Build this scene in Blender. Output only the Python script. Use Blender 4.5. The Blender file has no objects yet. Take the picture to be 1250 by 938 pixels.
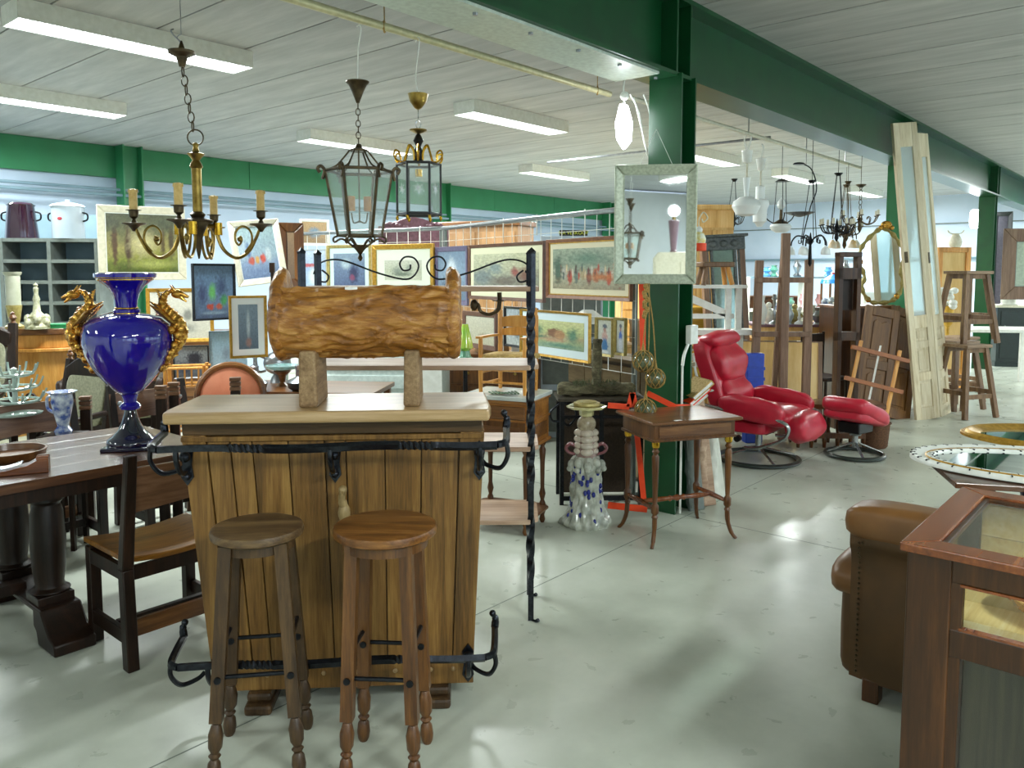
import bpy, bmesh, math, random
from mathutils import Vector, Matrix, noise
R = math.radians; PI = math.pi
SC = bpy.context.scene; COL = SC.collection
# ---------------- camera ----------------
CAMZ = 1.62; F = 975.0; TH = R(4.6); PPY = 411.45
cd = bpy.data.cameras.new('camera'); cam = bpy.data.objects.new('camera', cd); COL.objects.link(cam)
cam.location = (0, 0, CAMZ); cam.rotation_euler = (PI/2 - TH, 0, 0)
cd.sensor_width = 36; cd.lens = F/1250*36; cd.shift_y = -(469-PPY)/1250.0; cd.clip_end = 200
SC.camera = cam
# ---------------- world, exposure ----------------
w = bpy.data.worlds.new('world'); SC.world = w; w.use_nodes = True
w.node_tree.nodes['Background'].inputs[0].default_value = (.62, .76, .95, 1)
w.node_tree.nodes['Background'].inputs[1].default_value = 2.0
SC.view_settings.view_transform = 'Standard'; SC.view_settings.look = 'None'
SC.view_settings.gamma = 1; SC.view_settings.use_curve_mapping = False
SC.view_settings.exposure = 0.98
# building axes: u runs along the green beam, v across the hall
ANG = R(49.2); RZ = ANG
UX, UY = math.cos(ANG), math.sin(ANG)
def UV(u, v, z=0): return Vector((u*UX - v*UY, u*UY + v*UX, z))
def ray(px, py):
    a = (px-625)/F; b = -(py-PPY)/F
    return Vector((a, math.cos(TH)+b*math.sin(TH), -math.sin(TH)+b*math.cos(TH)))
def at(px, py, Y):
    d = ray(px, py); t = Y/d.y
    return Vector((d.x*t, Y, CAMZ+d.z*t))
def fl(px, py, z=0):
    d = ray(px, py); t = (z-CAMZ)/d.z
    return Vector((d.x*t, d.y*t, z))
# ---------------- mesh builder ----------------
class MB:
    def __init__(s): s.v = []; s.f = []; s.M = Matrix.Identity(4); s.c = None
    def at(s, loc=(0,0,0), rot=(0,0,0), sc=1):
        s.M = Matrix.Translation(loc) @ Matrix.Rotation(rot[2],4,'Z') @ Matrix.Rotation(rot[1],4,'Y') @ Matrix.Rotation(rot[0],4,'X') @ Matrix.Scale(sc,4)
        return s
    def add(s, vs, fs):
        n = len(s.v); s.v += [tuple(s.M @ Vector(p)) for p in vs]; s.f += [tuple(i+n for i in f) for f in fs]; return s
    def box(s, x0, x1, y0, y1, z0, z1):
        return s.hexa([(x0,y0,z0),(x1,y0,z0),(x1,y1,z0),(x0,y1,z0),(x0,y0,z1),(x1,y0,z1),(x1,y1,z1),(x0,y1,z1)])
    def hexa(s, p): return s.add(p, [(0,3,2,1),(4,5,6,7),(0,1,5,4),(1,2,6,5),(2,3,7,6),(3,0,4,7)])
    def rbox(s, c, d, rot=(0,0,0)):
        m = s.M; s.M = m @ Matrix.Translation(c) @ Matrix.Rotation(rot[2],4,'Z') @ Matrix.Rotation(rot[1],4,'Y') @ Matrix.Rotation(rot[0],4,'X')
        s.box(-d[0]/2,d[0]/2,-d[1]/2,d[1]/2,-d[2]/2,d[2]/2); s.M = m; return s
    def beam(s, a, b, wx, wy, side=(1,0,0)):
        a = Vector(a); b = Vector(b); d = (b-a).normalized(); x = Vector(side); x = (x - d*x.dot(d)).normalized(); y = d.cross(x)
        P = [q + x*i*wx/2 + y*j*wy/2 for q in (a,b) for i,j in ((-1,-1),(1,-1),(1,1),(-1,1))]
        return s.hexa([tuple(p) for p in P])
    def tube(s, pts, r, n=8, closed=False, twist=0, caps=True, flat=1):
        pts = [Vector(p) for p in pts]; k = len(pts)
        rr = r if isinstance(r,(list,tuple)) else [r]*k
        vs = []; fs = []; nrm = None
        for i in range(k):
            if closed: d = pts[(i+1)%k]-pts[i-1]
            else: d = pts[min(i+1,k-1)]-pts[max(i-1,0)]
            if d.length < 1e-9: d = Vector((0,0,1))
            d.normalize()
            if nrm is None:
                nrm = Vector((0,0,1)) if abs(d.z) < .9 else Vector((1,0,0))
            nrm = (nrm - d*nrm.dot(d))
            if nrm.length < 1e-6: nrm = d.orthogonal()
            nrm.normalize(); b = d.cross(nrm)
            for j in range(n):
                a = 2*PI*j/n + twist*i + (PI/4 if n==4 else 0)
                vs.append(tuple(pts[i] + nrm*math.cos(a)*rr[i]*flat + b*math.sin(a)*rr[i]))
        for i in range(k if closed else k-1):
            for j in range(n):
                a = i*n+j; b2 = i*n+(j+1)%n; c = ((i+1)%k)*n+(j+1)%n; d2 = ((i+1)%k)*n+j
                fs.append((a,b2,c,d2))
        if caps and not closed: fs += [tuple(range(n-1,-1,-1)), tuple(range((k-1)*n, k*n))]
        return s.add(vs, fs)
    def cyl(s, a, b, r0, r1=None, n=14): return s.tube([a,b], [r0, r0 if r1 is None else r1], n)
    def lathe(s, prof, n=20, c=(0,0,0), sx=1, sy=1, squ=0):
        vs = []; fs = []; k = len(prof)
        for r, z in prof:
            for j in range(n):
                a = 2*PI*j/n; q = 1
                if squ: q = 1/max(abs(math.cos(a)),abs(math.sin(a)))**squ
                vs.append((c[0]+max(r,1e-4)*math.cos(a)*sx*q, c[1]+max(r,1e-4)*math.sin(a)*sy*q, c[2]+z))
        for i in range(k-1):
            for j in range(n): fs.append((i*n+j, i*n+(j+1)%n, (i+1)*n+(j+1)%n, (i+1)*n+j))
        fs += [tuple(range(n-1,-1,-1)), tuple(range((k-1)*n, k*n))]
        return s.add(vs, fs)
    def sph(s, c, r, sc=(1,1,1), n=12, m=8):
        return s.lathe([(r*math.sin(PI*i/m)*1.0, -r*math.cos(PI*i/m)*sc[2]) for i in range(m+1)], n, c, sc[0], sc[1])
    def sq(s, c, d, e1=.4, e2=.4, n=20, m=14, fn=None, rot=(0,0,0)):
        mm = s.M; s.M = mm @ Matrix.Translation(c) @ Matrix.Rotation(rot[2],4,'Z') @ Matrix.Rotation(rot[1],4,'Y') @ Matrix.Rotation(rot[0],4,'X')
        pw = lambda x,e: math.copysign(abs(x)**e, x)
        vs=[]; fs=[]
        for i in range(m+1):
            a = -PI/2+PI*i/m
            for j in range(n):
                b = 2*PI*j/n
                p = Vector((d[0]/2*pw(math.cos(a),e1)*pw(math.cos(b),e2), d[1]/2*pw(math.cos(a),e1)*pw(math.sin(b),e2), d[2]/2*pw(math.sin(a),e1)))
                vs.append(tuple(fn(p) if fn else p))
        for i in range(m):
            for j in range(n): fs.append((i*n+j,i*n+(j+1)%n,(i+1)*n+(j+1)%n,(i+1)*n+j))
        s.add(vs,fs); s.M = mm; return s
    def prism(s, poly, t0, t1, ax='y'):
        n = len(poly); f = {'y':lambda p,t:(p[0],t,p[1]), 'z':lambda p,t:(p[0],p[1],t), 'x':lambda p,t:(t,p[0],p[1])}[ax]
        a = sum(poly[i][0]*poly[(i+1)%n][1]-poly[(i+1)%n][0]*poly[i][1] for i in range(n))
        if (a > 0) == (ax == 'y'): poly = poly[::-1]
        vs = [f(p,t0) for p in poly]+[f(p,t1) for p in poly]
        # ax z/x: ccw poly, bottom reversed
        fs = [tuple(range(n-1,-1,-1)), tuple(range(n,2*n))] + [(i,(i+1)%n,n+(i+1)%n,n+i) for i in range(n)]
        return s.add(vs, fs)
    def grid(s, fn, nu, nv, cu=False, cv=False):
        vs = [fn(i/(nu if cu else nu-1), j/(nv if cv else nv-1)) for i in range(nu) for j in range(nv)]
        fs = []
        for i in range(nu if cu else nu-1):
            for j in range(nv if cv else nv-1):
                fs.append((i*nv+j, ((i+1)%nu)*nv+j, ((i+1)%nu)*nv+(j+1)%nv, i*nv+(j+1)%nv))
        return s.add(vs, fs)
    def mesh(s, name, smooth=40):
        me = bpy.data.meshes.new(name); me.from_pydata(s.v, [], s.f)
        bm = bmesh.new(); bm.from_mesh(me); bmesh.ops.recalc_face_normals(bm, faces=bm.faces); bm.to_mesh(me); bm.free()
        if smooth: me.shade_smooth(); me.set_sharp_from_angle(angle=R(smooth))
        return me
    def build(s, name, mat, parent=None, smooth=40, bevel=0, sub=0, kind=None, label=None):
        me = s.mesh(name, smooth); me.materials.append(mat)
        return link(name, me, parent, bevel, sub, kind, label)
def link(name, me, parent=None, bevel=0, sub=0, kind=None, label=None, loc=None, rot=None):
    o = bpy.data.objects.new(name, me); COL.objects.link(o)
    if parent: o.parent = parent
    if bevel:
        b = o.modifiers.new('b','BEVEL'); b.width = bevel; b.segments = 2; b.limit_method = 'ANGLE'; b.angle_limit = R(50)
    if sub:
        b = o.modifiers.new('s','SUBSURF'); b.levels = sub; b.render_levels = sub
    if kind: o['kind'] = kind
    if label: o['label'] = label
    if loc is not None: o.location = loc
    if rot is not None: o.rotation_euler = rot
    return o
def T(name, label, cat, loc=(0,0,0), rz=0, group=None, rot=None):
    o = bpy.data.objects.new(name, None); COL.objects.link(o); o.empty_display_size = .05
    o.location = loc; o.rotation_euler = rot if rot else (0,0,rz); o['label'] = label; o['category'] = cat
    if group: o['group'] = group
    return o
def tag(o, label, cat, group=None):
    o['label'] = label; o['category'] = cat
    if group: o['group'] = group
    return o
def tree(o, parent=None):
    c = o.copy(); COL.objects.link(c); c.parent = parent
    for ch in list(o.children): tree(ch, c)
    return c
def dup(root, label, loc, rz=None, group=None, sc=None):
    r = tree(root); r.location = loc; r['label'] = label
    if rz is not None: r.rotation_euler = (0,0,rz)
    if group: r['group'] = group
    if sc: r.scale = (sc,)*3 if not isinstance(sc, tuple) else sc
    return r
def arc(c, r, a0, a1, n=12, ax='xz', r1=None):
    out = []
    for i in range(n+1):
        t = i/n; a = R(a0+(a1-a0)*t); q = r+((r1 if r1 is not None else r)-r)*t
        x = math.cos(a)*q; y = math.sin(a)*q
        out.append(Vector(c)+Vector({'xz':(x,0,y),'xy':(x,y,0),'yz':(0,x,y)}[ax]))
    return out
def smoothpath(pts, n=6, closed=False):
    pts = [Vector(p) for p in pts]; out = []; k = len(pts)
    for i in range(k if closed else k-1):
        g = (lambda j: pts[j%k]) if closed else (lambda j: pts[max(0,min(k-1,j))])
        p0,p1,p2,p3 = g(i-1),g(i),g(i+1),g(i+2)
        for j in range(n):
            t = j/n
            out.append(.5*((2*p1)+(p2-p0)*t+(2*p0-5*p1+4*p2-p3)*t*t+(3*p1-p0-3*p2+p3)*t**3))
    if not closed: out.append(pts[-1])
    return out
# ---------------- materials ----------------
MC = {}
def rgb(c):
    if isinstance(c, str):
        c = c.lstrip('#'); c = [int(c[i:i+2],16)/255 for i in (0,2,4)]
        return tuple(((x+.055)/1.055)**2.4 if x > .04 else x/12.92 for x in c)+(1,)
    return tuple(c)+(1,)
def base(name):
    m = bpy.data.materials.new(name); m.use_nodes = True; nt = m.node_tree; b = nt.nodes['Principled BSDF']
    return m, nt, b
def N(nt, t, **kw):
    n = nt.nodes.new(t)
    for k, v in kw.items():
        if k in n.inputs: n.inputs[k].default_value = v
        else: setattr(n, k, v)
    return n
def ramp(nt, stops):
    n = nt.nodes.new('ShaderNodeValToRGB'); e = n.color_ramp.elements
    while len(e) < len(stops): e.new(.5)
    for i,(p,c) in enumerate(stops): e[i].position = p; e[i].color = rgb(c)
    return n
def wood(name, c1, c2, c3=None, axis='z', rough=.42, sc=9, st=.09, bump=.12, spec=.4, coat=0, var=.12, dist=.6):
    """grain runs along axis (object coordinates)"""
    m, nt, b = base(name); L = nt.links.new
    tc = N(nt,'ShaderNodeTexCoord'); mp = N(nt,'ShaderNodeMapping'); oi = N(nt,'ShaderNodeObjectInfo')
    s = [sc,sc,sc]; s['xyz'.index(axis)] = sc*st; mp.inputs['Scale'].default_value = s
    L(tc.outputs['Object'], mp.inputs['Vector'])
    ad = N(nt,'ShaderNodeVectorMath',operation='ADD'); mul = N(nt,'ShaderNodeVectorMath',operation='SCALE'); mul.inputs[0].default_value=(17,31,23)
    L(oi.outputs['Random'], mul.inputs['Scale']); L(mp.outputs[0], ad.inputs[0]); L(mul.outputs[0], ad.inputs[1])
    n1 = N(nt,'ShaderNodeTexNoise'); n1.inputs['Scale'].default_value=1.2; n1.inputs['Detail'].default_value=6; n1.inputs['Roughness'].default_value=.6; n1.inputs['Distortion'].default_value=dist
    n2 = N(nt,'ShaderNodeTexNoise'); n2.inputs['Scale'].default_value=7; n2.inputs['Detail'].default_value=4; n2.inputs['Roughness'].default_value=.7
    L(ad.outputs[0], n1.inputs['Vector']); L(ad.outputs[0], n2.inputs['Vector'])
    mx = N(nt,'ShaderNodeMath',operation='MULTIPLY_ADD'); mx.inputs[1].default_value=.42
    L(n2.outputs[0], mx.inputs[0]); 
    sb = N(nt,'ShaderNodeMath',operation='MULTIPLY'); sb.inputs[1].default_value=.58; L(n1.outputs[0], sb.inputs[0]); L(sb.outputs[0], mx.inputs[2])
    rp = ramp(nt, [(.36,c1),(.5,c2),(.63,c3 or c2)]); L(mx.outputs[0], rp.inputs[0])
    hv = N(nt,'ShaderNodeHueSaturation'); mr = N(nt,'ShaderNodeMapRange'); mr.inputs[3].default_value=1-var; mr.inputs[4].default_value=1+var
    L(oi.outputs['Random'], mr.inputs[0]); L(mr.outputs[0], hv.inputs['Value']); L(rp.outputs[0], hv.inputs['Color']); L(hv.outputs[0], b.inputs['Base Color'])
    bp = N(nt,'ShaderNodeBump'); bp.inputs['Strength'].default_value=bump; bp.inputs['Distance'].default_value=.01
    L(mx.outputs[0], bp.inputs['Height']); L(bp.outputs[0], b.inputs['Normal'])
    b.inputs['Roughness'].default_value=rough; b.inputs['Specular IOR Level'].default_value=spec; b.inputs['Coat Weight'].default_value=coat; b.inputs['Coat Roughness'].default_value=.15
    return m
def solid(name, c, rough=.5, metal=0, spec=.5, noise_=.0, nsc=30, bump=0, coat=0, c2=None, emit=0, trans=0, sub=0, sheen=0):
    m, nt, b = base(name); L = nt.links.new
    b.inputs['Base Color'].default_value = rgb(c); b.inputs['Roughness'].default_value = rough; b.inputs['Metallic'].default_value = metal
    b.inputs['Specular IOR Level'].default_value = spec; b.inputs['Coat Weight'].default_value = coat; b.inputs['Coat Roughness'].default_value=.06
    if sheen: b.inputs['Sheen Weight'].default_value = sheen
    tc = N(nt,'ShaderNodeTexCoord'); n1 = N(nt,'ShaderNodeTexNoise'); n1.inputs['Scale'].default_value=nsc; n1.inputs['Detail'].default_value=5
    L(tc.outputs['Object'], n1.inputs['Vector'])
    if c2 is None:
        q = rgb(c); c2 = tuple(x*.8 for x in q[:3]); amt = noise_ or .5
    rp = ramp(nt, [(.35, c),(.65, c2)]); L(n1.outputs[0], rp.inputs[0]); L(rp.outputs[0], b.inputs['Base Color'])
    if bump:
        bp = N(nt,'ShaderNodeBump'); bp.inputs['Strength'].default_value=bump; bp.inputs['Distance'].default_value=.01; L(n1.outputs[0], bp.inputs['Height']); L(bp.outputs[0], b.inputs['Normal'])
    if emit: b.inputs['Emission Color'].default_value = rgb(c); b.inputs['Emission Strength'].default_value = emit
    if trans: b.inputs['Transmission Weight'].default_value = trans
    return m
def glassmat(name, tint='#f4fbfa', refl=1.0, rough=.02, ior=1.45, haze=0):
    m = bpy.data.materials.new(name); m.use_nodes = True; nt = m.node_tree; nt.nodes.clear(); L = nt.links.new
    o = N(nt,'ShaderNodeOutputMaterial'); t = N(nt,'ShaderNodeBsdfTransparent'); g = N(nt,'ShaderNodeBsdfGlossy'); fr = N(nt,'ShaderNodeLayerWeight'); mx = N(nt,'ShaderNodeMixShader')
    t.inputs[0].default_value = rgb(tint); g.inputs['Roughness'].default_value = rough; fr.inputs[0].default_value = .5
    pw = N(nt,'ShaderNodeMath',operation='POWER'); pw.inputs[1].default_value=4; ma = N(nt,'ShaderNodeMath',operation='MULTIPLY_ADD'); ma.inputs[1].default_value=.8; ma.inputs[2].default_value=.03
    L(fr.outputs['Facing'], pw.inputs[0]); L(pw.outputs[0], ma.inputs[0])
    L(ma.outputs[0], mx.inputs[0]); L(t.outputs[0], mx.inputs[1]); L(g.outputs[0], mx.inputs[2])
    if haze:
        d = N(nt,'ShaderNodeBsdfDiffuse'); d.inputs[0].default_value=(.85,.9,.9,1); tr = N(nt,'ShaderNodeBsdfTranslucent'); tr.inputs[0].default_value=(.85,.9,.9,1)
        a = N(nt,'ShaderNodeAddShader'); m2 = N(nt,'ShaderNodeMixShader'); m2.inputs[0].default_value=haze
        L(d.outputs[0], a.inputs[0]); L(tr.outputs[0], a.inputs[1]); L(mx.outputs[0], m2.inputs[1]); L(d.outputs[0], m2.inputs[2]); L(m2.outputs[0], o.inputs[0])
    else: L(mx.outputs[0], o.inputs[0])
    return m
def paintmat(name='painted_print', rough=.35):
    m, nt, b = base(name); a = N(nt,'ShaderNodeVertexColor'); a.layer_name='Col'; tc=N(nt,'ShaderNodeTexCoord'); n1=N(nt,'ShaderNodeTexNoise'); n1.inputs['Scale'].default_value=60; n1.inputs['Detail'].default_value=4
    nt.links.new(tc.outputs['Object'], n1.inputs['Vector']); h=N(nt,'ShaderNodeHueSaturation'); mr=N(nt,'ShaderNodeMapRange'); mr.inputs[3].default_value=.55; mr.inputs[4].default_value=.95
    nt.links.new(n1.outputs[0], mr.inputs[0]); nt.links.new(mr.outputs[0], h.inputs['Value']); nt.links.new(a.outputs[0], h.inputs['Color']); nt.links.new(h.outputs[0], b.inputs['Base Color'])
    b.inputs['Roughness'].default_value = rough; b.inputs['Coat Weight'].default_value=.25; b.inputs['Coat Roughness'].default_value=.08
    return m
M = {}
M['oak'] = wood('oak_planks','#4a3313','#785526','#93703a','z',.45,14,.05,.25)
M['oak_top'] = wood('oak_counter','#8d6f47','#a88a5e','#bd9f78','x',.28,10,.06,.1,.5)
M['oak_dark'] = wood('dark_oak_frame','#3a2a16','#523c20','#64492a','x',.45,12,.06)
M['stool1'] = wood('worn_brown_oak','#2b1e12','#44311d','#5c4529','z',.42,13,.08)
M['stool2'] = wood('warm_brown_oak','#361f0d','#563516','#714a21','z',.36,13,.08,.12,.5)
M['stool1t'] = wood('worn_brown_oak_seat','#33231a','#54402a','#745c3c','x',.36,13,.1)
M['stool2t'] = wood('warm_brown_oak_seat','#432711','#6f461d','#8f6330','x',.3,13,.1,.12,.5)
M['dark'] = wood('dark_stained_oak','#120a05','#21130a','#301c10','z',.42,12,.07,.1,.3)
M['darkx'] = wood('dark_stained_oak_top','#2e1c12','#4c3020','#68442b','x',.26,8,.06,.06,.6,.15)
M['seatgold'] = wood('worn_golden_seat','#54320f','#8a5a1c','#a8742a','x',.28,9,.12,.08,.6,.2)
M['backrest'] = wood('brown_backrest','#4d3324','#6e4d36','#84624a','x',.32,8,.08,.06)
M['mahog'] = wood('mahogany','#4e270f','#703a17','#8a4e22','x',.25,9,.07,.05,.5,.1)
M['mahogz'] = wood('mahogany_upright','#281606','#3c220b','#523113','z',.35,9,.07,.05,.4,0)
M['pine'] = wood('pine_boards','#b98a4a','#d3a866','#e0bd82','z',.5,8,.06,.05)
M['pinex'] = wood('pine_shelf','#c39a58','#dab877','#e8cf9b','x',.45,7,.05,.05)
M['honey'] = wood('honey_beech','#b4762c','#cf9142','#e0a757','z',.38,12,.1,.05,.5)
M['walnut'] = wood('walnut','#3c2009','#583413','#704820','z',.34,10,.08,.05,.4,.1)
M['goldwal'] = wood('golden_walnut','#734415','#96602a','#b07a3a','x',.32,10,.08,.05,.45,.1)
M['walnutx'] = wood('walnut_top','#4a2a12','#66401f','#84582f','x',.3,10,.08,.05,.5,.1)
M['shelfw'] = wood('sanded_shelf_board','#8d6f58','#ab8d74','#c4a98f','x',.5,8,.06,.05)
M['easel'] = wood('grey_brown_timber','#5f4636','#7b5f4b','#8e725c','z',.5,12,.06,.08)
M['oldstool'] = wood('brown_pine_stool','#563f2c','#775a40','#8f7050','z',.45,12,.08,.08)
M['oldstoolt'] = wood('brown_pine_stool_seat','#6f5844','#8f755c','#a58b71','x',.45,12,.08,.08)
M['shutter'] = wood('peeling_cream_paint','#b29f7c','#cfc1a2','#ddd2b8','z',.6,5,.12,.1)
M['plywood'] = wood('plywood','#cda560','#dcb876','#e6c78c','z',.5,3,.15,.02)
M['log'] = wood('rough_bark_log','#3a3626','#605b44','#868060','x',.85,14,.3,.6)
M['door'] = wood('old_cabinet_door_oak','#4f3113','#6b471f','#815a2d','z',.42,9,.08,.06)
M['greenpaint'] = solid('dark_green_steel_paint','#0d4a26',.35,0,.5,c2='#0b4122',nsc=6)
M['greenwall'] = solid('mid_green_steel_paint','#2e7f52',.45,0,.5,c2='#2a774b',nsc=3)
M['iron'] = solid('black_wrought_iron','#17191d',.38,.7,.5,c2='#24272c',nsc=60,bump=.1)
M['ironb'] = solid('blue_black_iron','#26282d',.27,.85,.5,c2='#3a3d44',nsc=60)
M['chrome'] = solid('polished_chrome','#c9ccd0',.14,1)
M['steel'] = solid('brushed_steel','#9ea3a8',.3,.9)
M['brass'] = solid('antique_brass','#a48a4a',.3,1,c2='#7b6532',nsc=25)
M['brassb'] = solid('bright_brass','#d2a73c',.22,1,c2='#b58a26',nsc=25)
M['bronze'] = solid('dark_bronze','#3e3426',.4,.8,c2='#574a33',nsc=30)
M['gold'] = solid('worn_gilt','#e0b055',.26,.85,c2='#a66f28',nsc=50,bump=.35)
M['goldf'] = solid('gilt_frame_moulding','#c79b3f',.35,.55,c2='#a87f2c',nsc=40)
M['palegold'] = solid('pale_gilt_moulding','#b3a468',.4,.35,c2='#9a8a4e',nsc=40)
M['silverf'] = solid('silvered_green_grey_moulding','#bcc4b0',.38,.35,c2='#a0a894',nsc=60,bump=.15)
M['cream'] = solid('cream_painted_moulding','#d8d3be',.5,0,c2='#c9c4ad',nsc=30)
M['white'] = solid('white_gloss_paint','#e6e8e2',.35,0,c2='#dadcd4',nsc=20)
M['candle'] = solid('cream_candle_sleeve','#dcbc78',.5,0,c2='#cba860',nsc=50)
M['cobalt'] = solid('cobalt_blue_glaze','#1a0f9c',.06,0,.6,coat=1,c2='#150b86',nsc=4)
M['cobaltd'] = solid('deep_blue_black_glaze','#06081f',.05,0,.6,coat=1,c2='#0a0c33',nsc=4)
M['redl'] = solid('red_leather','#bf2238',.33,0,.5,c2='#b01c32',nsc=9,bump=.12)
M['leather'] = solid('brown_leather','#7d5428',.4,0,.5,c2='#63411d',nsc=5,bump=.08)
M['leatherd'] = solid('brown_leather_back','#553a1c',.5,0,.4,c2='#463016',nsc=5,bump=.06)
M['black'] = solid('satin_black','#0b0c0e',.35)
M['dkgreen'] = solid('green_black_painted_wood','#0c1a17',.3,0,.5,c2='#102420')
M['mirror'] = solid('mirror_glass','#eef2f2',.02,1,c2='#eef2f2')
M['glass'] = glassmat('clear_glass','#fbfffe')
M['glassg'] = glassmat('green_tint_glass','#f8fffd',haze=.22)
M['cutglass'] = glassmat('obscure_glass','#dff0ee',rough=.25,haze=.45)
M['frost'] = solid('frosted_white_glass','#e9edea',.3,0,.5,c2='#dfe5e4',nsc=8)
M['fabric'] = solid('sage_brocade','#9a9a80',.9,0,.2,c2='#7f8068',nsc=55,bump=.2,sheen=.3)
M['salmon'] = solid('salmon_velvet','#d98a68',.8,0,.3,c2='#cf7e5c',nsc=12,sheen=.4)
M['rush'] = solid('woven_rush','#cdb070',.8,0,.2,c2='#a88a4d',nsc=70,bump=.3)
M['rope'] = solid('tan_rope','#b49458',.85,0,.2,c2='#8f7340',nsc=120,bump=.3)
M['orange'] = solid('orange_strap','#f0491a',.5,0,.4,c2='#e84312')
M['marble'] = solid('pale_grey_marble','#d5d9d3',.2,0,.5,c2='#b9bfba',nsc=6)
M['grey'] = solid('grey_painted_wood','#747d78',.5,0,.4,c2='#68706c',nsc=20)
M['bluegrey'] = solid('blue_grey_panel','#7f98a5',.6,0,.3,c2='#768f9c',nsc=5)
M['yellowwood'] = wood('yellow_pine_drawers','#b98a2c','#d0a23a','#dcb550','x',.45,8,.08,.05)
M['tag'] = solid('white_paper_tag','#f2f2ee',.6)
M['blue'] = solid('blue_plastic','#1f46b8',.4)
M['stone'] = solid('white_plaster','#d9dad0',.6,0,.4,c2='#c6c8bd',nsc=12)
M['paint'] = paintmat()
M['onyx'] = solid('cream_onyx','#b5b7a4',.3,c2='#9fa18c',nsc=10)
M['led'] = solid('lit_diffuser','#f4fbff',.4,emit=7)
M['ledbulb'] = solid('lit_bulb_glass','#f4fbff',.4,emit=12)
M['enamel'] = solid('white_enamel','#b9c8d4',.15,0,.6,coat=.6,c2='#aebecb',nsc=4)
M['purple'] = solid('dark_purple_enamel','#2b1026',.12,0,.6,coat=.8,c2='#240c20',nsc=4)
M['woven'] = solid('brown_wicker','#6f4e36',.8,0,.3,c2='#4f3626',nsc=90,bump=.5)
M['sage'] = solid('pale_sage_board','#a9b7a6',.6)
# ================= structure =================
H = 3.4; U0,U1,V0,V1 = -6.0, 20.6, -6.5, 11.8
def mat_floor():
    m, nt, b = base('polished_concrete'); L = nt.links.new
    tc = N(nt,'ShaderNodeTexCoord'); n1 = N(nt,'ShaderNodeTexNoise'); n1.inputs['Scale'].default_value=.9; n1.inputs['Detail'].default_value=8; n1.inputs['Roughness'].default_value=.65
    n2 = N(nt,'ShaderNodeTexNoise'); n2.inputs['Scale'].default_value=9; n2.inputs['Detail'].default_value=7; n2.inputs['Distortion'].default_value=.4
    L(tc.outputs['Object'], n1.inputs['Vector']); L(tc.outputs['Object'], n2.inputs['Vector'])
    r1 = ramp(nt, [(.3,'#a3aa9c'),(.5,'#b8beb0'),(.72,'#cacec2')]); r2 = ramp(nt, [(.3,(.86,.86,.86)),(.6,(1,1,1))])
    L(n1.outputs[0], r1.inputs[0]); L(n2.outputs[0], r2.inputs[0])
    mx = N(nt,'ShaderNodeMix',data_type='RGBA',blend_type='MULTIPLY'); mx.inputs[0].default_value=.3
    L(r1.outputs[0], mx.inputs[6]); L(r2.outputs[0], mx.inputs[7]); L(mx.outputs[2], b.inputs['Base Color'])
    mr = N(nt,'ShaderNodeMapRange'); mr.inputs[3].default_value=.2; mr.inputs[4].default_value=.42; L(n2.outputs[0], mr.inputs[0]); L(mr.outputs[0], b.inputs['Roughness'])
    bp = N(nt,'ShaderNodeBump'); bp.inputs['Strength'].default_value=.02; L(n2.outputs[0], bp.inputs['Height']); L(bp.outputs[0], b.inputs['Normal'])
    b.inputs['Specular IOR Level'].default_value=.5
    return m
def mat_ceiling(name, a, b_, c):
    m, nt, b = base(name); L = nt.links.new
    tc = N(nt,'ShaderNodeTexCoord'); mp = N(nt,'ShaderNodeMapping'); mp.inputs['Scale'].default_value=(6,.8,1)
    oi = N(nt,'ShaderNodeObjectInfo'); ad = N(nt,'ShaderNodeVectorMath',operation='ADD'); mu = N(nt,'ShaderNodeVectorMath',operation='SCALE'); mu.inputs[0].default_value=(9,7,5)
    L(oi.outputs['Random'], mu.inputs['Scale']); L(tc.outputs['Object'], mp.inputs[0]); L(mp.outputs[0], ad.inputs[0]); L(mu.outputs[0], ad.inputs[1])
    n1 = N(nt,'ShaderNodeTexNoise'); n1.inputs['Scale'].default_value=1.3; n1.inputs['Detail'].default_value=7; n1.inputs['Roughness'].default_value=.62; L(ad.outputs[0], n1.inputs['Vector'])
    rp = ramp(nt, [(.3,a),(.52,b_),(.75,c)]); L(n1.outputs[0], rp.inputs[0]); L(rp.outputs[0], b.inputs['Base Color'])
    bp = N(nt,'ShaderNodeBump'); bp.inputs['Strength'].default_value=.06; L(n1.outputs[0], bp.inputs['Height']); L(bp.outputs[0], b.inputs['Normal'])
    b.inputs['Roughness'].default_value=.75
    return m
M['floor'] = mat_floor()
M['ceil'] = mat_ceiling('concrete_slab_soffit','#9b9b99','#a9a9a7','#b9b9b6')
M['joint'] = solid('dark_joint','#3a3d3c',.9)
M['wall'] = solid('pale_blue_white_wall','#b9c9dc',.7,0,.3,c2='#b1c2d6',nsc=2)
M['wallw'] = solid('off_white_wall','#dfe0dc',.7,0,.3,c2='#d7d9d4',nsc=2)
def S(name, mb, m, parent=None, **k):
    o = mb.build(name, m, parent, **k)
    if not parent: o['kind'] = 'structure'; o.rotation_euler = (0,0,RZ)
    return o
floor_ = S('floor', MB().box(U0-.2,U1+.2,V0-.2,V1+.2,-.2,0), M['floor'], smooth=0)
jm = solid('grey_joint_filler','#7d857b',.8)
for vv in (-2.6,2.53,7.2): MB().box(U0,U1,vv-.003,vv+.003,0,.0006).build('control_joint', jm, floor_, smooth=0)
for uu in (-.8,4.72,10.2,15.3): MB().box(uu-.003,uu+.003,V0,V1,0,.0007).build('control_joint', jm, floor_, smooth=0)
ceil = S('ceiling', MB().box(U0-.2,U1+.2,V0-.2,V1+.2,H+.03,H+.2), M['joint'], smooth=0)
slabm = {}
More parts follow.
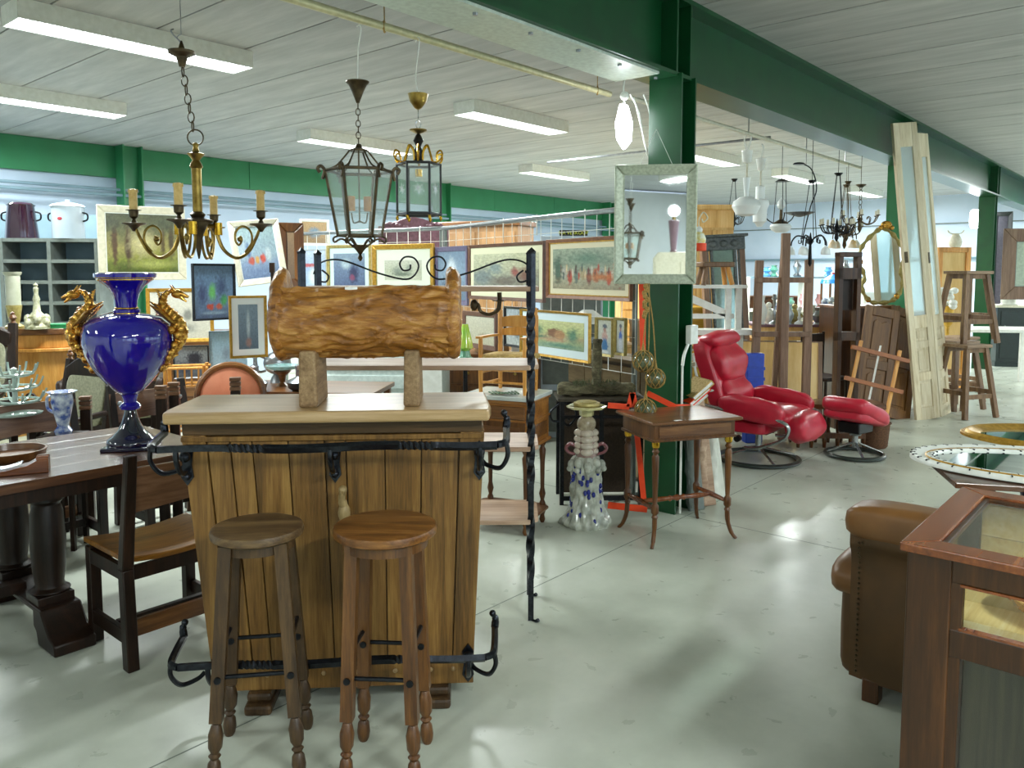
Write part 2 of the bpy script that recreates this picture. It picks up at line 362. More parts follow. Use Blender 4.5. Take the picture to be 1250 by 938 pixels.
for side,(va,vb) in enumerate(((V0,2.77),(2.77,V1))):
    me = MB().box(0,.695,va,vb,H,H+.035).mesh('ceiling_slab',0); me.materials.append(M['ceil']); slabm[side] = me
u = 2.14-.71*11
while u < U1-.1:
    for side in (0,1):
        o = link('ceiling_slab', slabm[side], ceil, loc=(u+.006,0,0)); 
    u += .71
M['walle'] = solid('pale_blue_end_wall','#cfdcee',.7,0,.3,c2='#c6d5e8',nsc=2)
S('wall_end', MB().box(U1,U1+.2,V0,V1,0,H), M['walle'], smooth=0)
S('wall_front', MB().box(U0-.2,U0,V0,V1,0,H), M['wallw'], smooth=0)
S('wall_back', MB().box(U0,U1,V1,V1+.2,0,H), M['wall'], smooth=0)
# side wall with windows (out of view, daylight)
sw = MB().box(U0,U1,V0-.2,V0,0,1.1).box(U0,U1,V0-.2,V0,2.7,H)
xs = [U0,-3.5,-.5,2.5,5.5,8.5,11.5,14.5,17.5,U1]
for a in xs: sw.box(a-.35 if a>U0 else a, a+.35 if a<U1 else a, V0-.2,V0,1.1,2.7)
S('wall_side', sw, M['wallw'], smooth=0)
for i in range(len(xs)-1):
    a,b_ = xs[i]+.35, xs[i+1]-.35; m_ = (a+b_)/2
    f = MB().box(a,a+.05,V0-.12,V0-.06,1.1,2.7).box(b_-.05,b_,V0-.12,V0-.06,1.1,2.7).box(a,b_,V0-.12,V0-.06,1.1,1.15).box(a,b_,V0-.12,V0-.06,2.65,2.7).box(m_-.03,m_+.03,V0-.12,V0-.06,1.1,2.7)
    wn = S('window_%d'%(i+1), f, M['white'], smooth=0)
    S('pane', MB().box(a,b_,V0-.1,V0-.09,1.1,2.7), M['glass'], wn, smooth=0)
# green fascia on the back wall, joints between its sheets
fa = MB()
edges = [U0,-3.6,-1.0,1.6,3.4,5.05,7.1,9.0,11.1,13,15.1,17.2,19,U1]
fas = S('trim_1', MB().box(U0,U1,V1-.07,V1,2.96,H), M['greenwall'], smooth=0)
for i in range(len(edges)-1):
    MB().box(edges[i]+.006,edges[i+1]-.006,V1-.085,V1-.07,2.965,H-.01).build('fascia_panel', M['greenwall'], fas, smooth=0)
def hcol(n, u, v, top, du=.2, dv=.24, m=None, t=.016):
    m = m or M['greenpaint']
    b = MB().box(u,u+t,v,v+dv,0,top).box(u+du-t,u+du,v,v+dv,0,top).box(u+t,u+du-t,v+dv/2-.006,v+dv/2+.006,0,top)
    return S('trim_%d'%n, b, m, smooth=0)
hcol(2, 4.68, 2.6, 2.9); hcol(3, 10.2, 2.665, 2.9, m=M['greenwall']); hcol(4, 15.3, 2.665, 2.9); hcol(5,-.8,2.665,2.9)
# H posts against the back wall
for i,(uu) in enumerate((-1.1,5.0,11.15,17.1)):
    b = MB().box(uu,uu+.02,V1-.33,V1-.085,0,H).box(uu+.26,uu+.28,V1-.33,V1-.085,0,H).box(uu+.02,uu+.26,V1-.21,V1-.19,0,H)
    S('trim_%d'%(6+i), b, M['greenwall'] if i else M['greenwall'], smooth=0)
# main I beam
bm_ = MB().box(U0,U1,2.63,2.90,2.885,2.91).box(U0,U1,2.63,2.90,H-.03,H).box(U0,U1,2.755,2.775,2.91,H-.03)
beam = S('trim_10', bm_, M['greenpaint'], smooth=0)
for uu in (-.8,4.68,4.86,10.2,10.38,15.3,15.48):
    MB().box(uu,uu+.02,2.64,2.89,2.91,H-.03).build('stiffener_plate', M['greenpaint'], beam, smooth=0)
MB().box(U0,4.5,2.66,2.985,2.868,2.884).build('cover_plate', solid('pale_green_white_plate','#c2cfc2',.4), beam, smooth=0)
# bolts under the flange
for k in range(9):
    uu = 1.2+k*.42; MB().at((uu,2.72,2.855)).lathe([(.012,0),(.014,.014)],6).build('beam_bolt', M['steel'], beam)
# ---------------- fluorescent fittings ----------------
def area(u,v,z,lu,lv,pw,col=(.93,1,.98)):
    ld = bpy.data.lights.new('fitting_light','AREA'); ld.shape='RECTANGLE'; ld.size=lu; ld.size_y=lv; ld.energy=pw; ld.color=col
    o = bpy.data.objects.new('fitting_light', ld); COL.objects.link(o); return o
fit0 = T('ceiling_light','white box ceiling fitting with two lit tubes','ceiling light',group='box fittings on the ceiling')
MB().box(-.85,.85,-.15,.15,-.10,0).box(-.85,.85,-.15,-.142,-.13,-.10).box(-.85,.85,.142,.15,-.13,-.10).box(-.85,-.842,-.15,.15,-.13,-.10).box(.842,.85,-.15,.15,-.13,-.10).build('housing', M['white'], fit0, smooth=0)
MB().box(-.84,.84,-.141,.141,-.118,-.101).build('diffuser', M['led'], fit0, smooth=0)
lv_ = MB()
for k in range(41): lv_.box(-.8+k*.04-.002,-.8+k*.04+.002,-.14,.14,-.13,-.1175)
lv_.build('louvre', M['white'], fit0, smooth=0, kind='stuff')
def fitting(u,v,label,pw=55,s=1,first=[0]):
    p = UV(u,v,H)
    if not first[0]: o = fit0; first[0]=1; o.location=p; o.rotation_euler=(0,0,RZ); o['label']=label
    else: o = dup(fit0,label,p,RZ)
    o.scale = (s,1,1)
    a = area(0,0,0,1.6*s,.26,pw); a.location = UV(u,v,H-.135); a.rotation_euler=(0,0,RZ); a.parent=None
    a['kind']='helper'
    return o
def uv_of(px,py,z=3.27):
    p = fl(px,py,z); return p.x*UX+p.y*UY, -p.x*UY+p.y*UX
fl_specs = [((170,60),'white box ceiling fitting directly behind the brass chandelier chain',80,1),
 ((40,128),'white box ceiling fitting cut by the photo edge, above the shelf unit',50,1),
 ((437,181),'lit ceiling fitting behind the two hanging lanterns',80,1),
 ((628,152),'lit ceiling fitting between lantern pair and green column, nearer of the two',80,.95),
 ((678,216),'small lit ceiling fitting far back just above the green wall band',120,.95),
 ((862,196),'lit ceiling fitting seen beyond the silver mirror frame',120,1),
 ((975,220),'lit ceiling fitting behind the white glass pendants',120,1),
 ((1056,238),'farthest lit ceiling fitting behind the bronze chandelier',130,.9)]
FIT = []
for (q,l,pw,s) in fl_specs:
    uu,vv = uv_of(*q); FIT.append((uu,vv)); fitting(uu,vv,l,pw,s)
for i,(uu,vv,l) in enumerate(((-2.5,5.5,'added fill fitting out of view above the dining table end'),(-2.6,9.2,'added fill fitting out of view near the back wall'),(2.2,10.6,'added fill fitting out of view over the back corner'),
        (-3.4,1.2,'added fill fitting behind the viewer beside the beam'),(1.2,-2.2,'added fill fitting over the open aisle behind the display case'),(-2.5,-3.5,'added fill fitting over the corner behind the viewer'),(7.5,-3.2,'added fill fitting over the far aisle beside the windows'),(13.5,-2.5,'farthest added fill fitting over the aisle beside the windows'),(17.5,1.0,'added fill fitting near the end wall beyond the last column'))):
    fitting(uu,vv,l,(130 if uu>13 else 115) if vv<2.7 and uu>0 else (45 if uu<0 else 70),1)  # unseen fittings, added as fill to brighten the hall and object fronts
# ---------------- pipes ----------------
rl = MB().tube([UV(-3,3.2,2.86),UV(4.75,3.2,2.86)],.021,10)
rail = tag(rl.build('hanging_rail', solid('yellowed_white_pipe','#cfc79c',.4,.2)),'yellowed white pipe hung along the green beam, carrying lanterns','pipe')
for uu in (.4,2.72,4.6): MB().tube([UV(uu,3.2,H),UV(uu,3.2,2.88)],.003,5).tube(arc(UV(uu,3.2,2.86),.027,0,360,10,'yz'),.005,5).build('hanger', M['rope'], rail)
rl = MB().tube([UV(5.0,3.2,2.88),UV(10.15,3.2,2.88)],.019,8)
rail2 = tag(rl.build('hanging_rail', M['cream']),'cream pipe beyond the green column, carrying pendants and chandeliers','pipe')
for uu in (5.6,7,8.4,9.6): MB().tube([UV(uu,3.2,H),UV(uu,3.2,2.895)],.005,5).build('hanger', M['steel'], rail2)
rl = MB().tube([UV(7.6,3.25,2.93),UV(7.6,6.0,2.93)],.014,8)
tag(rl.build('cross_rail', M['steel']),'thin grey crossing pipe over the white glass pendants','pipe')
for vv,zz in ((V1-.2,2.78),(V1-.26,2.70)):
    q = MB().tube([UV(U0+.2,vv,zz),UV(U1-.3,vv,zz)],.022,8).build('wall_pipe', M['bluegrey']); tag(q,'long grey pipe along the back wall, %s of two' % ('upper' if zz>2.75 else 'lower'),'pipe','grey pipes on the back wall')
q = MB().tube([UV(U1-.1,-4,1.95),UV(U1-.1,V1-1,1.95)],.03,8).build('wall_pipe', M['bluegrey']); tag(q,'grey pipe running along the far pale blue end wall','pipe')
q = MB().tube([UV(U1-.08,-4,2.75),UV(U1-.08,V1-1,2.75)],.012,6).build('wall_cable', M['grey']); tag(q,'thin cable line high on the far end wall','cable')
# ================= bar counter =================
bar = T('bar_counter','oak plank bar counter with pale top and black iron rails','bar counter',(-.625,2.875,0),R(4))
zb,zt = .075,1.06
def hwR(z): return .478+(.525-.478)*(z-zb)/(zt-zb)
def hwL(z): return .478+(.570-.478)*(z-zb)/(zt-zb)
def hw(z): return .478+(.545-.478)*(z-zb)/(zt-zb)
MB().hexa([(-hwL(zb)+.02,.02,zb),(hwR(zb)-.02,.02,zb),(hwR(zb)-.02,.36,zb),(-hwL(zb)+.02,.36,zb),(-hwL(zt)+.02,.02,zt),(hwR(zt)-.02,.02,zt),(hwR(zt)-.02,.36,zt),(-hwL(zt)+.02,.36,zt)]).build('carcass', M['oak_dark'], bar, smooth=0)
fr = [0,.08,.155,.227,.345,.465,.535,.666,.789,.917,1.0]
g = .0022
for i in range(len(fr)-1):
    y0 = -.004 if i in (0,len(fr)-2) else random.Random(i).uniform(0,.003)
    def X(f,z): return -hwL(z)+(hwL(z)+hwR(z))*f
    a,b_ = fr[i],fr[i+1]; zb2 = zb+.0; zt2 = 1.01 if 0<i<len(fr)-2 else 1.035
    # seams fan slightly
    p = [(X(a,zb2)+g,y0,zb2),(X(b_,zb2)-g,y0,zb2),(X(b_,zb2)-g,.022,zb2),(X(a,zb2)+g,.022,zb2),(X(a,zt2)+g,y0,zt2),(X(b_,zt2)-g,y0,zt2),(X(b_,zt2)-g,.022,zt2),(X(a,zt2)+g,.022,zt2)]
    MB().hexa(p).build('plank', M['oak'], bar, smooth=0, bevel=.002)
for s in (-1,1):
    for k in range(4):
        y0 = .024+k*.085; y1 = y0+.082
        def xx(z): return hwR(z) if s>0 else -hwL(z)
        lo,hi = (xx(zb)-s*.02,xx(zb)),(xx(zt)-s*.02,xx(zt))
        MB().hexa([(min(lo),y0,zb),(max(lo),y0,zb),(max(lo),y1,zb),(min(lo),y1,zb),(min(hi),y0,1.035),(max(hi),y0,1.035),(max(hi),y1,1.035),(min(hi),y1,1.035)]).build('side_plank', M['oak'], bar, smooth=0, bevel=.002)
MB().box(-.567,.523,-.008,.03,1.012,1.03).build('batten', M['oak'], bar, smooth=0, bevel=.002)
MB().box(-.56,.515,-.0,.37,1.036,1.085).build('upper_rail', M['oak_dark'], bar, smooth=0)
MB().box(-.48,.48,-.006,.02,.075,.17).build('kick_board', M['oak'], bar, smooth=0, bevel=.003)
MB().prism([(-.61,-.06),(.54,-.06),(.55,.02),(.54,.37),(-.61,.37),(-.62,.02)],1.085,1.128,'z').build('countertop', M['oak_top'], bar, smooth=0, bevel=.009)
me = MB().sph((0,0,0),.009,(1,.7,1),10,6).mesh('n'); me.materials.append(M['oak_top'])
for f in (.10,.135,.19,.26,.32,.37,.44,.56,.64,.69,.76,.81,.89): link('nail_head', me, bar, loc=(-.565+1.09*f,-.003,.985+.006*math.sin(f*40)))
for f in (.1,.2,.3,.42,.55,.7,.84,.93): link('nail_head', me, bar, loc=(-.47+.94*f,-.01,.135))
for x in (-.31,.345):
    MB().box(x-.045,x+.045,-.03,.38,.04,.075).box(x-.05,x+.05,-.055,.40,0,.04).build('foot', M['stool1'], bar, smooth=0, bevel=.012)
# rails: flat bar, twisted in two places
def railbar(z, y, w, name, endup):
    pts = []; rad = []
    L_ = []
    n = 150
    b = MB()
    pts = [(-w+2*w*i/n, y+.0*math.cos(i), z+.004*math.sin(i*.08)) for i in range(n+1)]
    # custom sweep with local twist
    vs=[];fs=[];tw=0
    for i,p in enumerate(pts):
        f = i/n; t = 0
        if .20<f<.31 or .70<f<.81: tw += .62
        for j in range(4):
            a = PI/4+PI/2*j+tw; rr = .0165
            fx = .62 if not(.19<f<.32 or .69<f<.82) else .85
            vs.append((p[0], p[1]+math.cos(a)*rr*fx, p[2]+math.sin(a)*rr))
    k=len(pts)
    for i in range(k-1):
        for j in range(4): fs.append((i*4+j,i*4+(j+1)%4,(i+1)*4+(j+1)%4,(i+1)*4+j))
    fs += [(3,2,1,0),(4*k-4,4*k-3,4*k-2,4*k-1)]
    b.add(vs,fs)
    for s in (-1,1):
        path = smoothpath([(s*w,y,z),(s*(w+.03),y+.02,z+.004),(s*(w+.04),y+.10,z+.012),(s*(w+.045),y+.2,z+.02)],6)
        b.tube(path,.014,6)
        b.tube(smoothpath([(s*(w+.045),y+.2,z+.02),(s*(w+.047),y+.2,z+.055),(s*(w+.035),y+.19,z+.075)],5),[.015]*4+[.013]*3+[.009]*4,8)
        b.sph((s*(w+.036),y+.19,z+.08),.013)
    for s in (-1,1): b.tube(smoothpath([(s*(w+.035),y+.03,z),(s*(w+.04),y+.04,z-.05),(s*(w+.015),y+.07,z-.10),(s*(w-.03),y+.11,z-.10),(s*(w-.05),y+.13,z-.085)],5),.009,6)
    o=b.build(name, M['ironb'], bar, smooth=30); o.location.x=-.02; return o
railbar(1.012,-.125,.585,'hand_rail',1)
railbar(.235,-.13,.54,'foot_rail',1)
def bracket(x,z,lx=0):
    b = MB()
    b.tube(smoothpath([(x,-.125,z),(x,-.12,z-.04),(x,-.075,z-.09),(x,-.015,z-.095)],5),.010,8)
    b.prism([(x-.022,z-.03),(x,z+.0),(x+.022,z-.03),(x+.016,z-.075),(x+.022,z-.12),(x,z-.15),(x-.022,z-.12),(x-.016,z-.075)],-.014,-.005,'y')
    b.sph((x,-.035,z-.04),.02); b.sph((x,-.022,z-.115),.014,(1,1,1)); b.cyl((x,-.008,z-.04),(x,-.03,z-.04),.010)
    return b.build('rail_bracket', M['ironb'], bar)
for x in (-.545,-.02,.505): bracket(x,1.005)
for x in (-.46,.46,.02): bracket(x,.232)
dk = MB().sph((0,0,0),.03,(.75,.8,1.25)).tube(smoothpath([(0,0,.02),(-.006,-.01,.055),(0,-.02,.082)],5),[.016]*4+[.013]*3+[.012]*4,10).sph((0,-.022,.09),.016,(1,1.2,1)).tube([(0,-.032,.088),(.0,-.058,.08)],[.008,.004],8).cyl((0,.0,-.01),(0,.05,-.01),.01)
dk.build('carved_bird', wood('carved_bird_wood','#75603e','#8f7a52','#a08a60','z'), bar).location = (.015,-.05,.755)
# ================= stools =================
def bar_stool(label, loc, rz, m, mt, h=.80, r=.157, sp=.118):
    t = T('bar_stool',label,'stool',loc,rz)
    MB().lathe([(0,h-.035),(r-.012,h-.035),(r-.002,h-.028),(r,h-.015),(r-.004,h-.004),(r-.015,h),(0,h)],40).build('seat', mt, t)
    MB().lathe([(r-.035,h-.07),(r-.03,h-.07),(r-.03,h-.034),(r-.05,h-.034)],32).build('apron', m, t)
    top = .085
    for sx in (-1,1):
        for sy in (-1,1):
            b = MB(); a = Vector((sx*top,sy*top,h-.036)); e = Vector((sx*(sp+.012),sy*(sp+.012),0))
            q = a.lerp(e,.74)
            d = (e-a).normalized(); s0 = Vector((1,0,0))
            b.beam(q, a, .040,.040)
            # turned foot
            n = 14; prof = [(0,.021),(.04,.012),(.07,.016),(.22,.024),(.42,.022),(.52,.012),(.56,.020),(.62,.012),(.68,.020),(.82,.023),(.93,.020),(1,.014)]
            b.tube([q.lerp(e,f) for f,_ in prof],[r_ for _,r_ in prof],12)
            lg = b.build('leg', m, t, bevel=.0)
    b = MB()
    for s in (-1,1):
        y = s*(.085+.028*.48); x = .112
        for zz,yy,sg in ((.335 if s<0 else .36, None, s),):
            f = (h-.036-zz)/(h-.036); xp = top+(sp+.012-top)*f
            b.tube([(-xp,s*xp-.0,zz),(xp,s*xp,zz)],.0075,8)
            for s2 in (-1,1): b.cyl((s2*xp,s*xp-.026*1,zz),(s2*xp,s*xp+.026,zz),.011)
            b.tube([(s*xp,-xp,zz+.07),(s*xp,xp,zz+.07)],.0075,8)
    b.build('iron_stretcher', M['iron'], t)
    return t
bar_stool('dark round wooden bar stool in front of the bar, closer to the dining table',(-.84,2.575,0),R(9),M['stool1'],M['stool1t'],.79,.150,.122)
bar_stool('warm brown round wooden bar stool in front of the bar, with lighter seat',(-.412,2.535,0),R(-4),M['stool2'],M['stool2t'],.808,.168,.100)
# ================= carved log cradle =================
def cradle():
    t = T('log_trough','rustic hollowed log trough on two block legs, standing on bar top','log trough',(-.545,3.03,1.128),R(3.5)); t.scale=(.965,.965,.965)
    m = wood('carved_log','#63390f','#9a6322','#bf8d49','x',.36,9,.22,1.0,.5,.1,0,2.2)
    Lh=.355; R0=.152; zc=.19+R0-.01
    def outer(uu,vv,rad,ex=0):
        x = -Lh+2*Lh*uu; a = R(-90-0)+0
    nu,nv = 200,150
    vs=[];fs=[]
    op = R(38)
    for i in range(nu):
        x = -Lh+.03+(2*Lh-.06)*i/(nu-1)
        for j in range(nv):
            f = j/(nv-1)
            if f < .72:
                a = PI/2+op+(2*PI-2*op)*(f/.72); p = Vector((x,math.cos(a),math.sin(a)))
                nz = noise.noise(Vector((x*9,math.cos(a)*1.6,math.sin(a)*5)))*.010
                w = noise.noise(Vector((x*6+3,a*1.2,0)))
                w2=noise.noise(Vector((x*4,a*2.2,7))); nz += (abs((a*3.2+w*2.2+w2*2+x*1.2)%1-.5)*2)**2*.007+noise.noise(Vector((x*14,a*16,2)))*.006
                top_dip = .0
                r_ = R0+nz + .012*math.exp(-((x-.17)/.12)**2)*max(0,math.sin(a))
                z = zc+math.sin(a)*r_*1.0; y = math.cos(a)*r_
            else:
                f2 = (f-.72)/.28; a = PI/2-op-(2*PI-2*op)*f2; r_ = R0-.035
                z = zc+math.sin(a)*r_; y = math.cos(a)*r_
                if math.sin(a)>0: z = min(z, zc+R0*math.cos(op)-.004)
            vs.append((x,y,z))
    for i in range(nu-1):
        for j in range(nv): fs.append((i*nv+j,(i+1)*nv+j,(i+1)*nv+(j+1)%nv,i*nv+(j+1)%nv))
    MB().add(vs,fs).build('trough', m, t, smooth=70)
    for s in (-1,1):
        nu2 = 26; nv2 = 90; vs=[];fs=[]
        pr = [(0,.0),(.09,.0),(.135,.003),(.150,.010),(.160,.022),(.162,.034),(.158,.046),(.15,.056),(.10,.062),(0,.062)]
        pts = []
        for i in range(nu2):
            q = i/(nu2-1)*(len(pr)-1); k=min(int(q),len(pr)-2); fq=q-k
            r_=pr[k][0]+(pr[k+1][0]-pr[k][0])*fq; d=pr[k][1]+(pr[k+1][1]-pr[k][1])*fq
            for j in range(nv2):
                a=2*PI*j/nv2; nz=noise.noise(Vector((math.cos(a)*4,math.sin(a)*4,s*3+d*25)))*.010+noise.noise(Vector((math.cos(a)*14,math.sin(a)*14,d*60+s)))*.007
                rr = r_*(1+nz/.15) if r_>.05 else r_
                lift = .035*max(0,math.sin(a))**6*(r_/.16) if r_>.05 else 0
                x = s*(Lh+.008-d)+(noise.noise(Vector((math.cos(a)*5*r_/.16,math.sin(a)*5*r_/.16,9+s)))*.006)
                vs.append((x,math.cos(a)*rr,zc+math.sin(a)*rr+lift+.0))
        for i in range(nu2-1):
            for j in range(nv2): fs.append((i*nv2+j,i*nv2+(j+1)%nv2,(i+1)*nv2+(j+1)%nv2,(i+1)*nv2+j))
        MB().add(vs,fs).build('end_block', m, t, smooth=70)
    mb = wood('cradle_leg_wood','#6b5236','#8a6f4e','#a58a66','y',.6,12,.15,.4)
    for x,w in ((-.215,.072),(.175,.064)):
        MB().prism([(x-w/2,0),(x+w/2,0),(x+w/2*.86,.215),(x-w/2*.86,.215)],-.14,.10,'y').build('leg', mb, t, smooth=0, bevel=.01)
    MB().box(-.075,-.028,-.105,-.103,zc+.108,zc+.124).build('price_tag', M['tag'], t, smooth=0)
cradle()
# ================= cobalt vase =================
def vase():
    p = fl(161,546,.765); t = T('lidless_urn','tall cobalt blue porcelain vase with gilt griffin handles on dining table','vase',p,R(12))
    s = 1
    MB().box(-.115,.115,-.115,.115,0,.018).build('plinth', M['cobaltd'], t, bevel=.004)
    MB().lathe([(.112,.018),(.115,.03),(.108,.045),(.085,.06),(.062,.085),(.042,.125),(.03,.165),(.026,.185)],40).build('foot', M['cobaltd'], t)
    MB().lathe([(.026,.185),(.046,.192),(.05,.205),(.04,.218),(.03,.225),(.034,.245),(.04,.262)],36).build('knop', M['cobalt'], t)
    MB().lathe([(.04,.262),(.07,.285),(.115,.335),(.16,.395),(.192,.46),(.205,.52),(.204,.56),(.19,.605),(.155,.635),(.10,.652),(.06,.66)],48).build('body', M['cobalt'], t)
    MB().lathe([(.06,.66),(.062,.675),(.048,.684),(.052,.72),(.062,.755),(.085,.79),(.118,.815),(.125,.82),(.125,.828),(.138,.833),(.14,.85),(.128,.855),(.118,.845),(.08,.79),(.045,.73),(.0,.72)],44).build('neck', M['cobalt'], t)
    for r_,z in ((.052,.684),(.123,.822),(.128,.831),(.058,.66)): MB().tube(arc((0,0,z),r_,0,350,36,'xy'),.0035,6,closed=True).build('gilt_band', M['brassb'], t)
    for s in (-1,1):
        b = MB(); r3 = random.Random(4)
        # scroll tail up the belly, chest, neck, head
        path = smoothpath([(s*.125,0,.36),(s*.168,0,.42),(s*.205,0,.47),(s*.235,0,.52),(s*.245,0,.57),(s*.225,0,.62),(s*.19,0,.66),(s*.165,0,.70),(s*.175,0,.745),(s*.205,0,.765),(s*.235,0,.752)],6)
        k=len(path); rad=[.010+.022*math.sin(PI*min(1,i/k*1.15))**1.2+(.004*(i%3==0)) for i in range(k)]
        b.tube(path,rad,10)
        b.sph((s*.235,0,.75),.024,(1.3,.8,.9)).tube([(s*.245,0,.75),(s*.285,0,.735)],[.016,.006],8).tube([(s*.245,0,.738),(s*.275,0,.712)],[.012,.004],8)
        for yy in (-.012,.012): b.tube([(s*.225,yy,.765),(s*.205,yy*2,.795)],[.007,.002],6)
        for q in range(6): b.tube([(s*(.17-.004*q),0,.70+.012*q),(s*(.148-.003*q),0,.715+.012*q)],[.007,.001],5)
        b.tube([(s*.225,-.03,.60),(s*.16,-.045,.665),(s*.115,-.04,.70)],[.02,.026,.006],8,flat=.5)
        b.tube([(s*.225,.03,.60),(s*.16,.045,.665),(s*.115,.04,.70)],[.02,.026,.006],8,flat=.5)
        b.tube([(s*.20,0,.63),(s*.15,0,.685),(s*.105,0,.715)],[.016,.022,.004],8,flat=.6)
        for z_,x_ in ((.60,.225),(.55,.235),(.50,.215),(.44,.185),(.39,.155)):
            for yy in (-.022,.022): b.sph((s*x_,yy,z_),.026 if z_>.5 else .019,(1,1,1.1),9,6)
            b.tube([(s*x_,0,z_),(s*(x_+.045),0,z_+.012)],[.014,.003],6)
        b.sph((s*.205,-.03,.575),.022).sph((s*.205,.03,.575),.022).sph((s*.195,-.02,.465),.018)
        b.build('griffin_handle', M['gold'], t)
vase()
# ================= dining table =================
tb = UV(.2,3.62,0)
t = T('dining_table','long dark oak refectory table on turned pedestal legs under the blue vase','table',UV(0,3.62,0),RZ)
for k in range(5):
    MB().box(-1.2,2.0,k*.18,k*.18+.1797,.722,.765).build('plank', M["darkx"], t, smooth=0, bevel=.0015)
MB().box(-1.1,1.9,.03,.05,.66,.722).box(-1.1,1.9,.85,.87,.66,.722).box(1.85,1.87,.05,.85,.66,.722).build('apron', M['dark'], t, smooth=0)
def ped(u):
    for v in (.22,.68):
        MB().at((u,v,0)).lathe([(.075,.20),(.085,.21),(.062,.225),(.058,.24),(.066,.30),(.072,.42),(.066,.56),(.055,.60),(.072,.615),(.072,.64)],24).box(-.08,.08,-.08,.08,.64,.70).box(-.075,.075,-.075,.075,.135,.20).build('pedestal_leg', M['dark'], t, bevel=.004)
    MB().prism([(-.05,0),(.14,0),(.16,.055),(.19,.075),(.19,.14),(.71,.14),(.71,.075),(.74,.055),(.76,0),(.95,0),(.95,.05),(.88,.075),(.82,.14),(.80,.165),(.10,.165),(.08,.14),(.02,.075),(-.05,.05)],u-.085,u+.085,'x').build('trestle_foot', M['dark'], t, bevel=.008)
    MB().box(u-.08,u+.08,.08,.82,.68,.722).build('trestle_head', M['dark'], t)
ped(1.28); ped(-.75)
MB().box(-.7,1.25,.42,.48,.15,.20).build('long_stretcher', M['dark'], t, bevel=.004)
# chairs of the table
def dchair(label, u, v, face, first=None):
    """square oak chair; local +y is the way it faces"""
    t = T('dining_chair',label,'chair',UV(u,v,0),RZ+face)
    for s in (-1,1):
        MB().hexa([(s*.235-.024,-.245,0),(s*.235+.024,-.245,0),(s*.235+.024,-.19,0),(s*.235-.024,-.19,0),(s*.235-.024,-.225,.42),(s*.235+.024,-.225,.42),(s*.235+.024,-.175,.42),(s*.235-.024,-.175,.42)]).hexa([(s*.235-.024,-.225,.42),(s*.235+.024,-.225,.42),(s*.235+.024,-.175,.42),(s*.235-.024,-.175,.42),(s*.235-.022,-.30,.90),(s*.235+.022,-.30,.90),(s*.235+.022,-.265,.90),(s*.235-.022,-.265,.90)]).build('rear_post', M['dark'], t, bevel=.005)
        MB().box(s*.215-.024,s*.215+.024,.15,.198,0,.43).build('leg', M['dark'], t, bevel=.004)
        MB().box(s*.225-.012,s*.225+.012,-.19,.15,.09,.15).build('side_stretcher', M['dark'], t, bevel=.003)
        MB().box(s*.225-.012,s*.225+.012,-.19,.15,.36,.42).build('seat_rail', M['dark'], t)
    MB().box(-.21,.21,-.05,-.02,.105,.15).build('stretcher', M['dark'], t, bevel=.003)
    MB().box(-.215,.215,-.215,-.19,.13,.20).build('stretcher', M['walnutx'], t, bevel=.003)
    MB().box(-.2,.2,.155,.175,.36,.42).box(-.2,.2,-.19,-.175,.36,.42).build('seat_rail', M['dark'], t)
    def sf(top):
        def f(a,b_):
            x=-.235+.47*a; y=-.19+.41*b_; z=.452-.022*math.cos((a-.5)*PI)**1*1.0+ .012
            return (x,y,z if top else z-.024)
        return f
    n=14; vs=[sf(1)(i/(n-1),j/5) for i in range(n) for j in range(6)]+[sf(0)(i/(n-1),j/5) for i in range(n) for j in range(6)]
    fs=[]
    for i in range(n-1):
        for j in range(5):
            a=i*6+j; fs.append((a,a+6,a+7,a+1)); c=a+n*6; fs.append((c,c+1,c+7,c+6))
    for i in range(n-1): fs.append((i*6,n*6+i*6,n*6+i*6+6,i*6+6)); fs.append((i*6+5,i*6+11,n*6+i*6+11,n*6+i*6+5))
    for j in range(5): fs.append((j,j+1,n*6+j+1,n*6+j)); q=(n-1)*6; fs.append((q+j,n*6+q+j,n*6+q+j+1,q+j+1))
    MB().add(vs,fs).build('seat', M['seatgold'], t, bevel=.004)
    vs=[]
    bb = MB(); n=12
    for i in range(n):
        x0=-.255+.51*i/n; x1=x0+.51/n
        y0=-.245-.02*math.cos((x0/.255)*PI/2); y1=-.245-.02*math.cos((x1/.255)*PI/2)
        zl0=.655+.02*(1-abs(x0/.255)); zl1=.655+.02*(1-abs(x1/.255))
        bb.hexa([(x0,y0,zl0),(x1,y1,zl1),(x1,y1+.022,zl1),(x0,y0+.022,zl0),(x0,y0-.03,.845),(x1,y1-.03,.845),(x1,y1-.008,.845),(x0,y0-.008,.845)])
    bb.build('backrest', M['backrest'], t, smooth=60)
    for s in (-1,1): MB().sph((s*.2,-.228,.78),.016,(1,.5,1)).build('stud', M['steel'], t)
    return t
c0 = dchair('dark oak dining chair with golden seat, its back to the viewer beside the bar',1.60,3.45,0)
def dch(label,u,v,face): return dup(c0,label,UV(u,v,0),RZ+face)
dch('oak dining chair across the table behind the wooden tray, brown backrest',.98,4.93,PI)
dch('oak dining chair across the table directly behind the blue vase',1.68,4.97,PI)
dch('oak dining chair across the table, farthest along beside the bar',2.4,5.0,PI)
